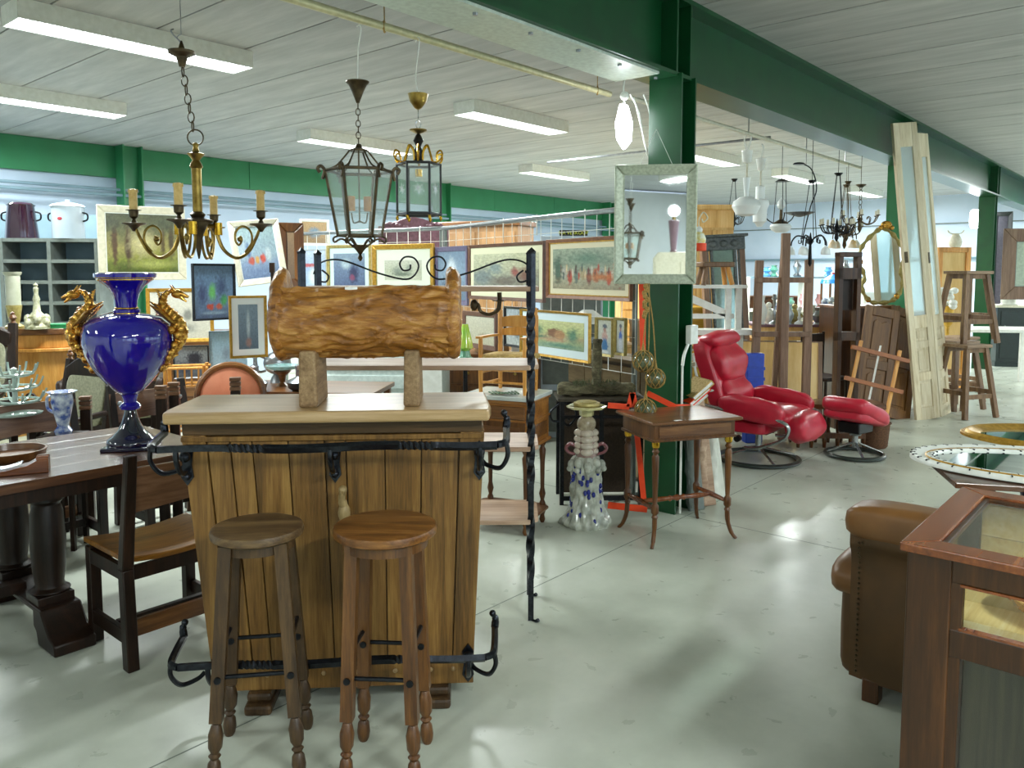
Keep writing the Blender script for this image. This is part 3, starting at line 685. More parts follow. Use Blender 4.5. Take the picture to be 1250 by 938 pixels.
# tray and carved board on the table
p = fl(12,560,.765); t = T('round_tray','round shallow wooden tray with raised rim on the dining table','tray',p)
MB().lathe([(0,.0),(.13,.0),(.145,.012),(.152,.042),(.143,.042),(.135,.014),(0,.012)],36).build('tray_bowl', M['walnutx'], t)
p = fl(18,578,.765); t = T('carved_box','small carved wooden slide rack holding silver cutlery beside the round tray','carved rack',p,R(25))
MB().prism([(-.13,0),(.13,0),(.13,.055),(.1,.06),(.05,.035),(-.03,.02),(-.13,.018)],-.045,.045,'y').build('carved_body', M['mahog'], t, bevel=.003)
MB().box(.085,.13,-.045,.045,.056,.064).box(.085,.13,-.03,-.02,.064,.07).box(.085,.13,.0,.01,.064,.07).build('ridge', M['mahog'], t)
for k in range(3): MB().tube([(-.12,-.03+k*.025,.025),(-.02,-.03+k*.025,.03),(.03,-.03+k*.025,.045)],.006,6,flat=.4).build('fork', M['chrome'], t)
# ================= pictures =================
def srgb(c): return rgb(c)[:3]
def painter(stops, blobs, nz=.35, seed=0, asp=1.3, figs=0):
    st = [(p,Vector(srgb(c))) for p,c in stops]
    bl = [(cx,cy,rx,ry,Vector(srgb(c)),so) for cx,cy,rx,ry,c,so in blobs]
    def f(x,y):
        n1 = noise.noise(Vector((x*5*asp+seed,y*5,seed))); n2 = noise.noise(Vector((x*16*asp,y*16+seed,3))); n3=noise.noise(Vector((x*40*asp,y*40,seed)))
        yy = min(1,max(0,y+nz*.25*n1))
        c = st[-1][1].copy()
        for k in range(len(st)-1):
            if yy <= st[k+1][0]:
                t = max(0,(yy-st[k][0])/(st[k+1][0]-st[k][0]+1e-6)); c = st[k][1].lerp(st[k+1][1],t); break
        for cx,cy,rx,ry,co,so in bl:
            d = math.hypot((x-cx)/rx,(y-cy)/ry)*(1+.5*n2*nz*2+.3*n1*nz)
            if d < 1: c = c.lerp(co, min(1,(1-d)/max(so,.01)))
        c = c*(1+nz*(n2*.7+n3*.7))
        return (max(0,c.x),max(0,c.y),max(0,c.z),1)
    return f
def print_mesh(w,h,fn,nx=64,ny=48,y=0):
    mb = MB().grid(lambda a,b_: (-w/2+w*a, y, h*b_), nx, ny)
    me = bpy.data.meshes.new('print'); me.from_pydata(mb.v,[],mb.f)
    at_ = me.color_attributes.new('Col','FLOAT_COLOR','POINT')
    vals = []
    for v in mb.v: vals += fn(v[0]/w+.5, v[2]/h)
    at_.data.foreach_set('color', vals); me.materials.append(M['paint']); return me
def framed(name,label,cat,p0,p1,z0,h,fw,fm,paint,matw=0,matc=None,lean=0,depth=.03,group=None,inner=None,roll=0,nx=64,ny=48,glaze=False,back=None):
    """p0,p1: world xy of the lower left and right corners; faces the viewer's side"""
    p0=Vector((p0[0],p0[1])); p1=Vector((p1[0],p1[1])); d=p1-p0; w_=d.length; c=(p0+p1)/2; rz=math.atan2(d.y,d.x)
    t = T(name,label,cat,(c.x,c.y,z0),0,group); t.rotation_euler=(lean,roll,rz)
    W=w_/2
    # mitred, stepped frame: four rails
    def rail_(q):
        (x0,z0_),(x1,z1_),(x2,z2_),(x3,z3_) = q
        return MB().hexa([(x0,-depth/2,z0_),(x1,-depth/2,z1_),(x2,-depth*.15,z2_),(x3,-depth*.15,z3_),(x0,depth/2,z0_),(x1,depth/2,z1_),(x2,depth/2,z2_),(x3,depth/2,z3_)])
    o=[(-W,0),(W,0),(W,h),(-W,h)]; i_=[(-W+fw,fw),(W-fw,fw),(W-fw,h-fw),(-W+fw,h-fw)]
    for k in range(4): 
        a=o[k];b_=o[(k+1)%4];c_=i_[(k+1)%4];d_=i_[k]
        rail_((a,b_,c_,d_)).build('frame_rail',fm,t,smooth=0,bevel=fw*.12)
    y=depth*.2
    if inner:
        s=fw; 
        MB().box(-W+s,W-s,y-.006,y,s,s+.008).box(-W+s,W-s,y-.006,y,h-s-.008,h-s).box(-W+s,-W+s+.008,y-.006,y,s,h-s).box(W-s-.008,W-s,y-.006,y,s,h-s).build('slip',inner,t,smooth=0)
    if matw:
        MB().box(-W+fw*.9,W-fw*.9,y,y+.004,fw*.9,h-fw*.9).build('mount',solid('mount_board',matc or '#e6e6da',.7,c2=matc or '#e6e6da'),t,smooth=0)
    iw=w_-2*fw-2*matw; ih=h-2*fw-2*matw
    if paint is not None:
        me=print_mesh(iw,ih,paint,nx,ny); o_=link('print',me,t,loc=(0,y-.002,fw+matw))
    MB().box(-W+fw*.5,W-fw*.5,depth/2-.004,depth/2+.004,fw*.5,h-fw*.5).build('backing',back or M['shelfw'],t,smooth=0)
    return t
def pic(label,pl,pr,yt,yb,YL,YR,fw,fm,paint,lean=0,name='framed_picture',cat='picture',off=0,**k):
    a=at(pl,yb,YL); b_=at(pr,yb,YR); ym=(YL+YR)/2; pm=(pl+pr)/2
    z0=at(pm,yb,ym).z; z1=at(pm,yt,ym).z
    return framed(name,label,cat,(a.x,a.y),(b_.x,b_.y),z0,z1-z0,fw,fm,paint,lean=lean,**k)
# ----- display grids (wire mesh panels hung from a tube) -----
GA=(Vector((.87,5.62)),Vector((-.71,8.2))); GB=(Vector((-.71,8.2)),Vector((-2.75,9.55)))
def gridwall(label,a,b_,z0,z1,panel,label2=None):
    d=(b_-a); L_=d.length; rz=math.atan2(-d.y,-d.x); t=T('display_grid',label,'display rack',(b_.x,b_.y,0),rz,'wire display grids with pictures')
    MB().tube([(-.02,0,z1),(L_+.02,0,z1)],.021,8).build('top_tube',M['steel'],t)
    w_=MB(); n=int(L_/.15)
    for i in range(n+1): w_.tube([(i*L_/n,0,z0),(i*L_/n,0,z1-.0)],.003,4)
    m_=int((z1-.13-z0)/.13)
    for j in range(m_+1): w_.tube([(0,.004,z0+j*(z1-.13-z0)/m_),(L_,.004,z0+j*(z1-.13-z0)/m_)],.003,4)
    w_.build('wire_mesh',M['white'],t,kind='stuff')
    for x in (0.03,L_-.03): MB().tube([(x,.02,0),(x,.02,z1)],.02,8).tube([(x,-.2,.02),(x,.2,.02)],.015,6).build('upright',M['grey'],t)
    return t
gridwall('wire display grid behind the log trough, running toward the green column',GA[0],GA[1],.9,2.07,0)
gridwall('wire display grid farther back, behind the black iron étagère scrolls'.replace('é','e'),GB[0],GB[1],.9,2.07,0)
def G(seg,s,off=.05):
    a,b_=seg; p=a.lerp(b_,s); d=(b_-a).normalized(); n=Vector((-d.y,d.x)); 
    if n.dot(-p)<0: n=-n
    return p+n*off
def gp(label,seg,pl,pr,yt,yb,fw,fm,paint,off=.05,**k):
    a,b_=seg
    def s_of(px):
        kx=at(px,340,1).x; d=b_-a; return (a.x-kx*a.y)/(kx*d.y-d.x)
    A=G(seg,s_of(pl),off); B_=G(seg,s_of(pr),off); ym=(A.y+B_.y)/2; pm=(pl+pr)/2
    z0=at(pm,yb,ym).z; z1=at(pm,yt,ym).z
    return framed('framed_picture',label,'picture',A,B_,z0,z1-z0,fw,fm,paint,**k)
brownf=solid('brown_wood_moulding','#6d4a38',.4,c2='#5c3c2c',nsc=20); purpf=solid('purple_grey_moulding','#6b6480',.4,c2='#5d5674'); orangef=solid('reddish_brown_moulding','#8a5a3c',.4,c2='#77482e')
crowd=[(.08+.09*i,.34+.05*math.sin(i*2.1),.045,.22,['#8a5b3a','#b8b4a8','#c04a30','#6f7f74','#b6a67e','#7a3a2e','#c96a3a','#a9b0a6','#d0512e','#4d5a52','#b08a68'][i],.5) for i in range(11)]
pal_crowd=painter([(0,'#a99f82'),(.35,'#b3b59a'),(.6,'#8fa08a'),(1,'#a9b79f')],crowd+[(.03+.045*i,.42+.1*math.sin(i*3.7),.016,.13,['#d9d2bd','#4d3a30','#c4553a','#56685f','#e0c9a0','#6f3a34'][i%6],.4) for i in range(20)]+[(.93,.5,.08,.4,'#c9431f',.4),(.08,.5,.08,.45,'#4c6a58',.6),(.5,.75,.35,.2,'#6c8f78',.8),(.7,.3,.25,.12,'#c97a40',.8)],.4,3)
gp('wide brown-framed print of a costumed crowd, partly behind the silver mirror',GA,674,778,290,366,.028,orangef,pal_crowd,matw=.05,matc='#d9d2b4',nx=150,ny=70,inner=M['goldf'])
pal_hunt=painter([(0,'#a9a083'),(.3,'#9ba18c'),(.6,'#c3c2a0'),(1,'#d6d6b0')],[(.15,.35,.22,.3,'#7f8a86',.6),(.82,.4,.16,.3,'#8a5f4c',.7),(.5,.25,.3,.2,'#776a58',.7),(.35,.6,.14,.2,'#8a9a94',.6),(.66,.5,.08,.16,'#9c5040',.6)],.45,7)
gp('brown-framed hunting print in cream mount, behind the twisted iron post',GA,578,671,297,367,.03,brownf,pal_hunt,matw=.06,matc='#dcdabb',nx=80)
pal_port=painter([(0,'#6d8298'),(.5,'#8fa6bd'),(1,'#7890a9')],[(.5,.62,.2,.3,'#dce6ee',.5),(.45,.2,.45,.3,'#4a5a74',.6),(.62,.5,.2,.12,'#c3b49c',.4)],.35,11)
gp('purple-grey framed blue picture beside the scroll on top of the iron shelves',GA,537,577,301,372,.05,purpf,pal_port)
pal_gold=painter([(0,'#cfd2bc'),(.5,'#c3c7ae'),(1,'#d3d6c4')],[(.35,.45,.2,.3,'#8f998c',.7),(.5,.3,.35,.15,'#75806f',.7),(.66,.55,.12,.3,'#9aa493',.6)],.3,13)
gp('gold-framed faded drawing with broad pale mount above the log trough',GB,459,534,298,362,.05,M['goldf'],pal_gold,matw=.12,matc='#d5dac9',inner=M['palegold'])
pal_night=painter([(0,'#56658a'),(.6,'#7186a6'),(1,'#8ea5ba')],[(.65,.4,.2,.35,'#353c62',.6),(.6,.3,.1,.12,'#8d4a6c',.5),(.4,.7,.2,.2,'#b8ccd8',.6)],.35,17)
gp('narrow gilt-framed blue night scene half hidden behind the hexagonal lantern',GB,404,457,299,362,.035,M['palegold'],pal_night,matw=.06,matc='#c8dfe0')
pal_poster=painter([(0,'#b6cdea'),(.5,'#a9c3e6'),(1,'#cfdcf0')],[(.2,.5,.25,.3,'#3c62a8',.5),(.55,.6,.3,.06,'#c25a5e',.4),(.1,.72,.15,.08,'#c34a55',.5),(.75,.3,.25,.3,'#e8eef2',.5)],.3,19)
gp('frameless pale blue poster with red strokes beside the leaning still life',GB,353,403,305,352,.008,M['white'],pal_poster)
pal_house=painter([(0,'#8fa88c'),(.25,'#9fae80'),(.4,'#b9a67c'),(.6,'#c7cf8e'),(1,'#d9dca0')],[(.52,.55,.16,.2,'#8a5c3c',.3),(.60,.5,.1,.22,'#b98a5c',.3),(.82,.5,.12,.35,'#5f8a6c',.7),(.22,.62,.12,.3,'#6d8f70',.7),(.2,.38,.25,.08,'#4f7a5c',.7),(.5,.3,.3,.1,'#c29a74',.7),(.62,.12,.4,.1,'#5f8f78',.8)],.35,23)
framed('framed_picture','gilt-edged watercolour of a farmhouse and trees on the lower display grid','picture',*(lambda A,B_:((A.x,A.y),(B_.x,B_.y)))(G(GA,.46,.08),G(GA,.14,.08)),at(695,433,6.6).z,at(695,378,6.6).z-at(695,433,6.6).z,.018,M['goldf'],pal_house,matw=.06,matc='#cfdfe4',nx=80)
def fig(c1,c2,s): return painter([(0,'#b9c2c4'),(.5,'#cdd0c4'),(1,'#c9ccba')],[(.5,.72,.14,.13,'#b0897c',.4),(.5,.5,.25,.2,c2,.4),(.5,.25,.28,.25,c1,.4),(.5,.82,.2,.08,'#5c6470',.4),(.5,.06,.35,.07,'#e6ecec',.5)],.3,s)
gp('slim gilt picture of a child in blue, nearer the display grid centre of a pair',GA,744,765,388,435,.018,M['palegold'],fig('#3c7ab0','#cfa89c',29),off=.12)
gp('slim gilt picture of a girl in a blue dress, beside the hanging floats',GA,767,781,388,434,.018,M['palegold'],fig('#d5dce6','#3464c0',31),off=.12)
gp('small brown-framed sketch hanging low behind the yellow child chair',GA,571,612,381,426,.045,brownf,painter([(0,'#d0cbb0'),(1,'#dcd8c0')],[(.6,.3,.2,.15,'#a89a7c',.8)],.2,37),off=.05)
gp('gilt-edged oval photograph low on the display grid behind the chair ladder back',GA,622,662,375,425,.02,M['black'],painter([(0,'#c3c8c2'),(1,'#b7c2c6')],[(.5,.5,.4,.4,'#5a6468',.5),(.4,.6,.2,.2,'#cfd4d2',.5)],.4,41),off=.05)
# hooks on the tube
hw_=['above the crowd print','between crowd and hunting prints','above the hunting print','above the blue purple-framed picture','above the gold-framed drawing','above the blue night scene','above the pale blue poster']
for k,(seg,s) in enumerate(((GA,.2),(GA,.42),(GA,.6),(GA,.8),(GB,.12),(GB,.4),(GB,.66))):
    p=G(seg,s,.0); q=MB().tube(smoothpath([(p.x,p.y,1.93),(p.x,p.y-.02,1.98),(p.x,p.y-.025,2.07),(p.x,p.y,2.1),(p.x,p.y+.02,2.07)],4),.005,5).build('wire_hook',M['white'])
    tag(q,'thin white wire hook on the grid tube, '+hw_[k],'hook','hooks on the display grid tube')
# left area pictures
pal_wood=painter([(0,'#4d5c18'),(.2,'#7d8630'),(.45,'#a39a58'),(.7,'#6f7048'),(1,'#55583f')],[(.3,.45,.06,.4,'#4a3418',.5),(.12,.5,.05,.45,'#5d4428',.5),(.9,.55,.05,.4,'#54482a',.5),(.78,.55,.04,.4,'#5f5030',.6),(.5,.5,.25,.3,'#d9cf9a',.9),(.65,.15,.4,.1,'#aab060',.8),(.1,.85,.2,.2,'#565a44',.8),(.8,.85,.25,.2,'#5a6048',.8)],.5,43)
pic('white-framed woodland path painting on the wall behind the blue vase',121,228,252,342,8.2,8.7,.075,M['cream'],pal_wood,inner=M['white'],nx=90)
pal_still=painter([(0,'#5a6b8a'),(.3,'#6b86a6'),(1,'#6484a4')],[(.45,.5,.12,.2,'#6fc06a',.6),(.4,.22,.12,.07,'#c0503c',.4),(.62,.22,.1,.07,'#c9604a',.4),(.75,.35,.12,.15,'#4ca85c',.6),(.2,.45,.16,.35,'#3c4a72',.8),(.7,.6,.18,.3,'#3f5276',.8),(.5,.1,.4,.04,'#8ea8bc',.5)],.4,47)
pic('dark-framed blue still life with green jug, hung beside the leaning canvas',236,288,322,391,6.6,6.9,.018,M['iron'],pal_still)
pal_still2=painter([(0,'#6e84a8'),(.25,'#8aa0c0'),(.4,'#9db4c4'),(1,'#9fb8b8')],[(.3,.35,.09,.09,'#c8604c',.4),(.45,.36,.07,.09,'#d8a85c',.4),(.6,.38,.09,.1,'#cf5a48',.4),(.75,.45,.1,.16,'#c9d8dc',.5),(.25,.55,.08,.2,'#55749c',.6),(.5,.12,.4,.08,'#7c93b8',.6)],.35,53)
pic('tilted pale-framed still life of fruit leaning above the small gold picture',291,352,268,347,6.9,7.2,.05,M['cream'],pal_still2,roll=-.11,lean=-.1,inner=M['white'],nx=80)
pic('small gold-framed blue portrait with white mount in front of the drawing',281,327,361,437,6.2,6.35,.02,M['goldf'],painter([(0,'#5f7284'),(.6,'#7d93a6'),(1,'#8ea4b4')],[(.5,.55,.12,.4,'#c9d8e0',.6),(.5,.15,.2,.12,'#b48a84',.5)],.35,59),matw=.05,matc='#f4f6f4')
pic('pale blue unframed drawing leaning under the small gold portrait',256,302,404,451,6.5,6.6,.006,M['bluegrey'],painter([(0,'#b4dcf0'),(1,'#a6d2ea')],[(.45,.4,.15,.25,'#8aa8c0',.9)],.15,61))
pic('cream portrait poster with two pencil busts behind the right vase handle',180,262,352,418,7.6,7.8,.035,M['goldf'],painter([(0,'#d6d4c4'),(1,'#dcdacc')],[(.62,.5,.1,.16,'#8f9088',.5),(.42,.5,.08,.14,'#a8a9a0',.5),(.62,.22,.2,.14,'#a3a49a',.8)],.15,67))
pic('dark moody print in thin frame behind the yellow rack',212,256,422,462,6.9,7.0,.012,M['black'],painter([(0,'#5a5e66'),(1,'#8a8f90')],[(.6,.6,.3,.3,'#2b2f3a',.5),(.3,.3,.25,.25,'#3a4050',.5)],.5,71))
pic('dark brown cupboard-like frame standing behind the leaning canvas',340,372,272,352,7.6,7.7,.09,M['walnut'],painter([(0,'#6b5235'),(1,'#8a6c48')],[],.3,73))
pic('white-edged hanging frame at the left end of the wire grids'.replace('left','near'),366,402,268,300,9.3,9.5,.03,M['white'],painter([(0,'#a38a68'),(1,'#c9a878')],[(.5,.5,.3,.3,'#7f98ac',.5)],.3,79))
# ================= silver mirror on the column =================
t=framed('wall_mirror','large silvered rope-edge rectangular mirror hung on the green column','mirror',at(749,347,5.06)[:2],at(849,347,5.0)[:2],at(800,347,5.03).z,at(800,201,5.03).z-at(800,347,5.03).z,.062,M['silverf'],None,depth=.05)
W=(Vector(at(849,347,5.0)[:2])-Vector(at(749,347,5.06)[:2])).length/2; h=at(800,201,5.03).z-at(800,347,5.03).z
MB().box(-W+.06,W-.06,.008,.014,.06,h-.06).build('mirror_glass',M['mirror'],t,smooth=0)
for o_,r_ in ((.008,.007),(.058,.004)):
    pts=[(-W+o_,o_),(W-o_,o_),(W-o_,h-o_),(-W+o_,h-o_)]; b=MB()
    for k in range(4):
        a=Vector(pts[k]);c=Vector(pts[(k+1)%4]); n=int((c-a).length/.012)
        for q in range(n):
            p=a.lerp(c,q/n); b.rbox((p.x,-.024 if o_<.03 else -.008,p.y),(.009,.008,.009),(0,R(45),0))
    b.build('beading',M['silverf'],t,smooth=0,kind='stuff')
for s in (-1,1): MB().tube([(s*.1,0,h),(0,.02,h+.22)],.002,4).build('hanging_wire',M['white'],t)
# ================= lanterns =================
def zat(px,y,Y): return at(px,y,Y).z
def chainlinks(b,p0,p1,ln=.035,w_=.011,r_=.0025):
    p0=Vector(p0);p1=Vector(p1); L_=(p1-p0).length; n=max(1,int(L_/(ln*.78)))
    for i in range(n):
        c=p0.lerp(p1,(i+.5)/n); pts=[]
        for k in range(10):
            a=2*PI*k/10; x=math.cos(a)*w_; z=math.sin(a)*ln/2
            pts.append((c.x+(x if i%2 else 0),c.y+(0 if i%2 else x),c.z+z))
        b.tube(pts,r_,5,closed=True)
    return b
Y=4.05; c=at(438,200,Y); t=T('hanging_lantern','tapered hexagonal glass hall lantern with two candle tubes, hung from rail','lantern',(c.x,c.y,0),R(14))
z=lambda y: zat(438,y,Y)
MB().tube(smoothpath([(0,.0,z(35)+.01),(.012,0,z(30)),(.02,0,z(36)),(.006,0,z(60)),(0,0,z(98))],5),.0035,6).build('wire_hook',M['white'],t)
MB().lathe([(.008,z(126)),(.014,z(122)),(.03,z(112)),(.045,z(104)),(.058,z(101)),(.058,z(99.5)),(.006,z(100))],20).build('canopy',M['bronze'],t)
chainlinks(MB(),(0,0,z(126)),(0,0,z(176))).build('chain',M['bronze'],t)
R1,R2,za,zb_=.165,.108,z(209),z(288)
hx=lambda r_,z_:[(r_*math.cos(R(60*k)),r_*math.sin(R(60*k)),z_) for k in range(6)]
MB().lathe([(.012,z(176)),(.02,z(181)),(.045,z(183)),(.045,z(185)),(.01,z(184))],12).tube(hx(.045,z(184)),.005,6,closed=True).build('crown',M['bronze'],t)
for k in range(6):
    a=R(60*k); ca,sa=math.cos(a),math.sin(a)
    MB().tube(smoothpath([(.045*ca,.045*sa,z(184)),(.07*ca,.07*sa,z(192)),(.11*ca,.11*sa,z(203)),(.155*ca,.155*sa,z(208))],4),.0045,6).tube([(R1*ca,R1*sa,za),(R2*ca,R2*sa,zb_)],.0075,6).tube(smoothpath([(R1*1.08*ca,R1*1.08*sa,z(220)),(R1*1.02*ca,R1*1.02*sa,z(209)),(R1*1.12*ca,R1*1.12*sa,z(204)),(R1*1.22*ca,R1*1.22*sa,z(207)),(R1*1.15*ca,R1*1.15*sa,z(212))],4),.008,6).tube(smoothpath([(R2*.95*ca,R2*.95*sa,zb_),(R2*1.2*ca,R2*1.2*sa,z(291)),(R2*1.15*ca,R2*1.15*sa,z(296)),(R2*.8*ca,R2*.8*sa,z(292)),(.03*ca,.03*sa,z(302))],4),.005,6).build('corner_rib',M['bronze'],t)
MB().tube(hx(R1,za),.008,6,closed=True).build('rim',M['bronze'],t); MB().tube(hx(R2,zb_),.007,6,closed=True).build('rim',M['bronze'],t)
for k in range(6):
    A,B_,C,D=hx(R1,za)[k],hx(R1,za)[(k+1)%6],hx(R2,zb_)[(k+1)%6],hx(R2,zb_)[k]
    MB().add([A,B_,C,D],[(0,1,2,3)]).build('pane',M['glassg'],t,smooth=0)
MB().lathe([(.004,z(319)),(.014,z(315)),(.006,z(311)),(.02,z(306)),(.042,z(300)),(.042,z(299)),(.004,z(299))],12).build('finial',M['bronze'],t)
MB().tube([(0,0,z(184)),(0,0,z(272))],.004,6).build('stem',M['bronze'],t)
for s in (-1,1):
    MB().tube(smoothpath([(0,0,z(270)),(s*.03,0,z(272)),(s*.04,0,z(260))],4),.004,6).build('candle_arm',M['bronze'],t)
    MB().cyl((s*.04,0,z(258)),(s*.04,0,z(240)),.019).build('candle_sleeve',solid('tan_candle_sleeve','#c98745',.5) if s<0 else bpy.data.materials['tan_candle_sleeve'],t)
LAN=t
Y=4.3; c=at(511,200,Y); t=T('hanging_lantern','small hexagonal etched-glass lantern with gilt scroll crown','lantern',(c.x,c.y,0),R(5))
z=lambda y: zat(511,y,Y)
MB().tube(smoothpath([(-.01,.02,z(50)),(0,0,z(46)),(.01,-.01,z(52)),(-.01,0,z(90)),(-.005,0,z(108)),(.005,0,z(112))],5),.003,6).build('wire_hook',M['white'],t)
MB().lathe([(.006,z(134)),(.02,z(132)),(.045,z(124)),(.052,z(117)),(.055,z(115)),(.004,z(115))],20).build('canopy',M['brass'],t)
chainlinks(MB(),(0,0,z(134)),(0,0,z(158)),.045,.013).build('chain',M['chrome'],t)
MB().lathe([(.006,z(164)),(.045,z(160)),(.048,z(158.5)),(.01,z(159))],12).build('leaf_cup',M['brass'],t)
MB().lathe([(.008,z(200)),(.03,z(197)),(.018,z(190)),(.024,z(184)),(.012,z(179)),(.028,z(172)),(.016,z(166)),(.006,z(163))],16).build('baluster',M['black'],t)
for k in range(6):
    a=R(60*k+30); ca,sa=math.cos(a),math.sin(a); f=lambda r_,y:(r_*ca,r_*sa,z(y))
    MB().tube(smoothpath([f(.025,196),f(.03,184),f(.055,178),f(.075,190),f(.09,199),f(.125,198),f(.145,192),f(.135,186),f(.115,188),f(.11,194)],5),.0055,6).build('gilt_scroll',M['brassb'],t)
rr=.115; za,zb_=z(201),z(262)
hx=lambda r_,z_:[(r_*math.cos(R(60*k)),r_*math.sin(R(60*k)),z_) for k in range(6)]
MB().tube(hx(rr,za),.007,6,closed=True).build('rim',M['black'],t); MB().tube(hx(rr,zb_),.009,6,closed=True).build('rim',M['black'],t)
star=solid('etched_star','#eef4f6',.5)
for k in range(6):
    a=R(60*k); ca,sa=math.cos(a),math.sin(a)
    MB().tube([(rr*ca,rr*sa,za),(rr*ca,rr*sa,zb_)],.0065,6).build('corner_rib',M['black'],t)
    MB().lathe([(.003,z(270)),(.009,z(267)),(.006,z(264))],8,(rr*ca,rr*sa,0)).build('gilt_knob',M['brassb'],t)
    A,B_=Vector(hx(rr,za)[k]),Vector(hx(rr,za)[(k+1)%6]); C,D=Vector(hx(rr,zb_)[(k+1)%6]),Vector(hx(rr,zb_)[k])
    pn=MB().add([A,B_,C,D],[(0,1,2,3)]).build('pane',M['glassg'],t,smooth=0)
    m0=(A+B_+C+D)/4; ux=(B_-A).normalized(); nn=ux.cross(Vector((0,0,1)))
    b=MB()
    for q in range(12):
        e=R(30*q+8); L_=.034 if q%2 else .024; d=ux*math.cos(e)+Vector((0,0,1))*math.sin(e); s_=ux*math.cos(e+PI/2)+Vector((0,0,1))*math.sin(e+PI/2)
        b.add([m0+nn*.002+s_*.0022,m0+nn*.002+d*L_,m0+nn*.002-s_*.0022],[(0,1,2)])
    b.build('etched_star',star,pn,smooth=0,kind='stuff')
MB().cyl((0,0,z(207)),(0,0,z(216)),.018).build('lamp_holder',M['brassb'],t)
MB().lathe([(.012,z(217)),(.018,z(224)),(.03,z(232)),(.026,z(240)),(.0,z(245))],14).build('bulb',M['glass'],t)
# ================= brass chandelier =================
Y=4.2; c=at(241,250,Y); t=T('brass_chandelier','brass four-arm chandelier with cream candle sleeves above the blue vase','chandelier',(c.x,c.y,0),R(4))
z=lambda y: zat(241,y,Y)
# leaning chain: the upper end sits slightly aside
TOPX=-.055
MB().tube([(TOPX+.0,0,H),(TOPX,0,z(42))],.0022,5).tube(smoothpath([(TOPX,0,z(42)),(TOPX-.02,0,z(46)),(TOPX,0,z(54)),(TOPX+.005,0,z(60))],4),.003,5).tube(smoothpath([(TOPX,0,z(52)),(TOPX-.035,0,z(44)),(TOPX-.05,0,z(38)),(TOPX-.035,0,z(36))],4),.004,5).build('wire_hook',M['steel'],t)
MB().lathe([(.015,z(82)),(.022,z(76)),(.03,z(70)),(.065,z(66)),(.068,z(63)),(.02,z(62)),(.012,z(56)),(.004,z(50))],24,(TOPX+.0,0,0)).build('canopy',M['bronze'],t)
chainlinks(MB(),(TOPX,0,z(82)),(-.008,0,z(160)),.055,.016,.0034).tube(arc((0,0,z(168)),.04,0,360,20,'xz'),.004,6).build('chain',M['bronze'],t)
MB().lathe([(.02,z(262)),(.024,z(258)),(.025,z(206)),(.033,z(204)),(.028,z(200)),(.018,z(196)),(.03,z(192)),(.045,z(188)),(.02,z(186)),(.012,z(180)),(.018,z(176)),(.006,z(174))],24).build('stem',M['brass'],t)
MB().lathe([(.004,z(316)),(.012,z(306)),(.02,z(292)),(.03,z(284)),(.045,z(276)),(.075,z(272)),(.078,z(269)),(.03,z(266)),(.04,z(262)),(.02,z(258))],28).build('hub',M['bronze'],t)
for k in range(4):
    a=R(90*k+2); ca,sa=math.cos(a),math.sin(a); f=lambda r_,y,q=0:(r_*ca-q*sa,r_*sa+q*ca,z(y))
    b=MB()
    for q in (-.012,.012): b.tube(smoothpath([f(.095,276,q),f(.10,290,q),f(.13,306,q),f(.19,315,q),f(.25,308,q*.5),f(.29,292,q*.3),f(.317,276)],5),.0075,8)
    b.tube(smoothpath([f(.235,308),f(.27,296),f(.265,282),f(.225,276),f(.19,283),f(.188,294),f(.205,299),f(.22,293),f(.213,288)],5),.006,7).sph(f(.21,292),.014)
    b.tube([f(.05,276),f(.1,276)],.012,8)
    b.build('arm',M['brass'],t)
    MB().cyl(f(.1,287),f(.1,272),.022).build('arm_socket',M['brassb'],t)
    MB().at((.32*ca,.32*sa,0)).lathe([(.008,z(283)),(.018,z(279)),(.03,z(276)),(.058,z(274)),(.058,z(273)),(.015,z(272)),(.008,z(268)),(.022,z(265)),(.024,z(258)),(.038,z(257.5)),(.038,z(257)),(.01,z(257))],20).build('drip_pan',M['bronze'],t)
    b=MB().at((.32*ca,.32*sa,0)).lathe([(.0205,z(257)),(.0205,z(233)),(.012,z(231.5)),(.0,z(231.5))],18)
    for q in range(6): b.tube([(.0205*math.cos(q*1.05),.0205*math.sin(q*1.05),z(232)),(.0215*math.cos(q*1.05),.0215*math.sin(q*1.05),z(236+3*(q%3)))],[.004,.005],6)
    b.build('candle_sleeve',M['candle'],t)
# ================= etagere =================
t=T('iron_shelf_unit','open shelf unit with black twisted iron posts and pale wooden boards','shelf unit',(-.435,3.62,0),0)
xl,xr,yb=-.515,.523,.30
def post(x,y,tall):
    n=120; pts=[(x,y,tall*i/n) for i in range(n+1)]; vs=[];fs=[];tw=0
    for i,p in enumerate(pts):
        f=p[2]/tall
        if .67<f<.86 or .12<f<.30 or .38<f<.62: tw+=.36 if f>.6 else .22
        rr_=.0185
        for j in range(4): a=PI/4+PI/2*j+tw; vs.append((x+math.cos(a)*rr_,y+math.sin(a)*rr_,p[2]))
    for i in range(n):
        for j in range(4): fs.append((i*4+j,i*4+(j+1)%4,(i+1)*4+(j+1)%4,(i+1)*4+j))
    fs+=[(3,2,1,0),(4*n,4*n+1,4*n+2,4*n+3)]
    MB().add(vs,fs).lathe([(.018,tall),(.021,tall+.01),(.0,tall+.03)],4,(x,y,0)).tube(smoothpath([(x,y,.0),(x+.02,y-.02,.0),(x+.035,y-.03,.012)],4),.009,6).build('post',M['ironb'],t,smooth=30)
zt_=at(648,310,3.62).z
for x in (xl,xr):
    for y in (0,yb): post(x,y,zt_)
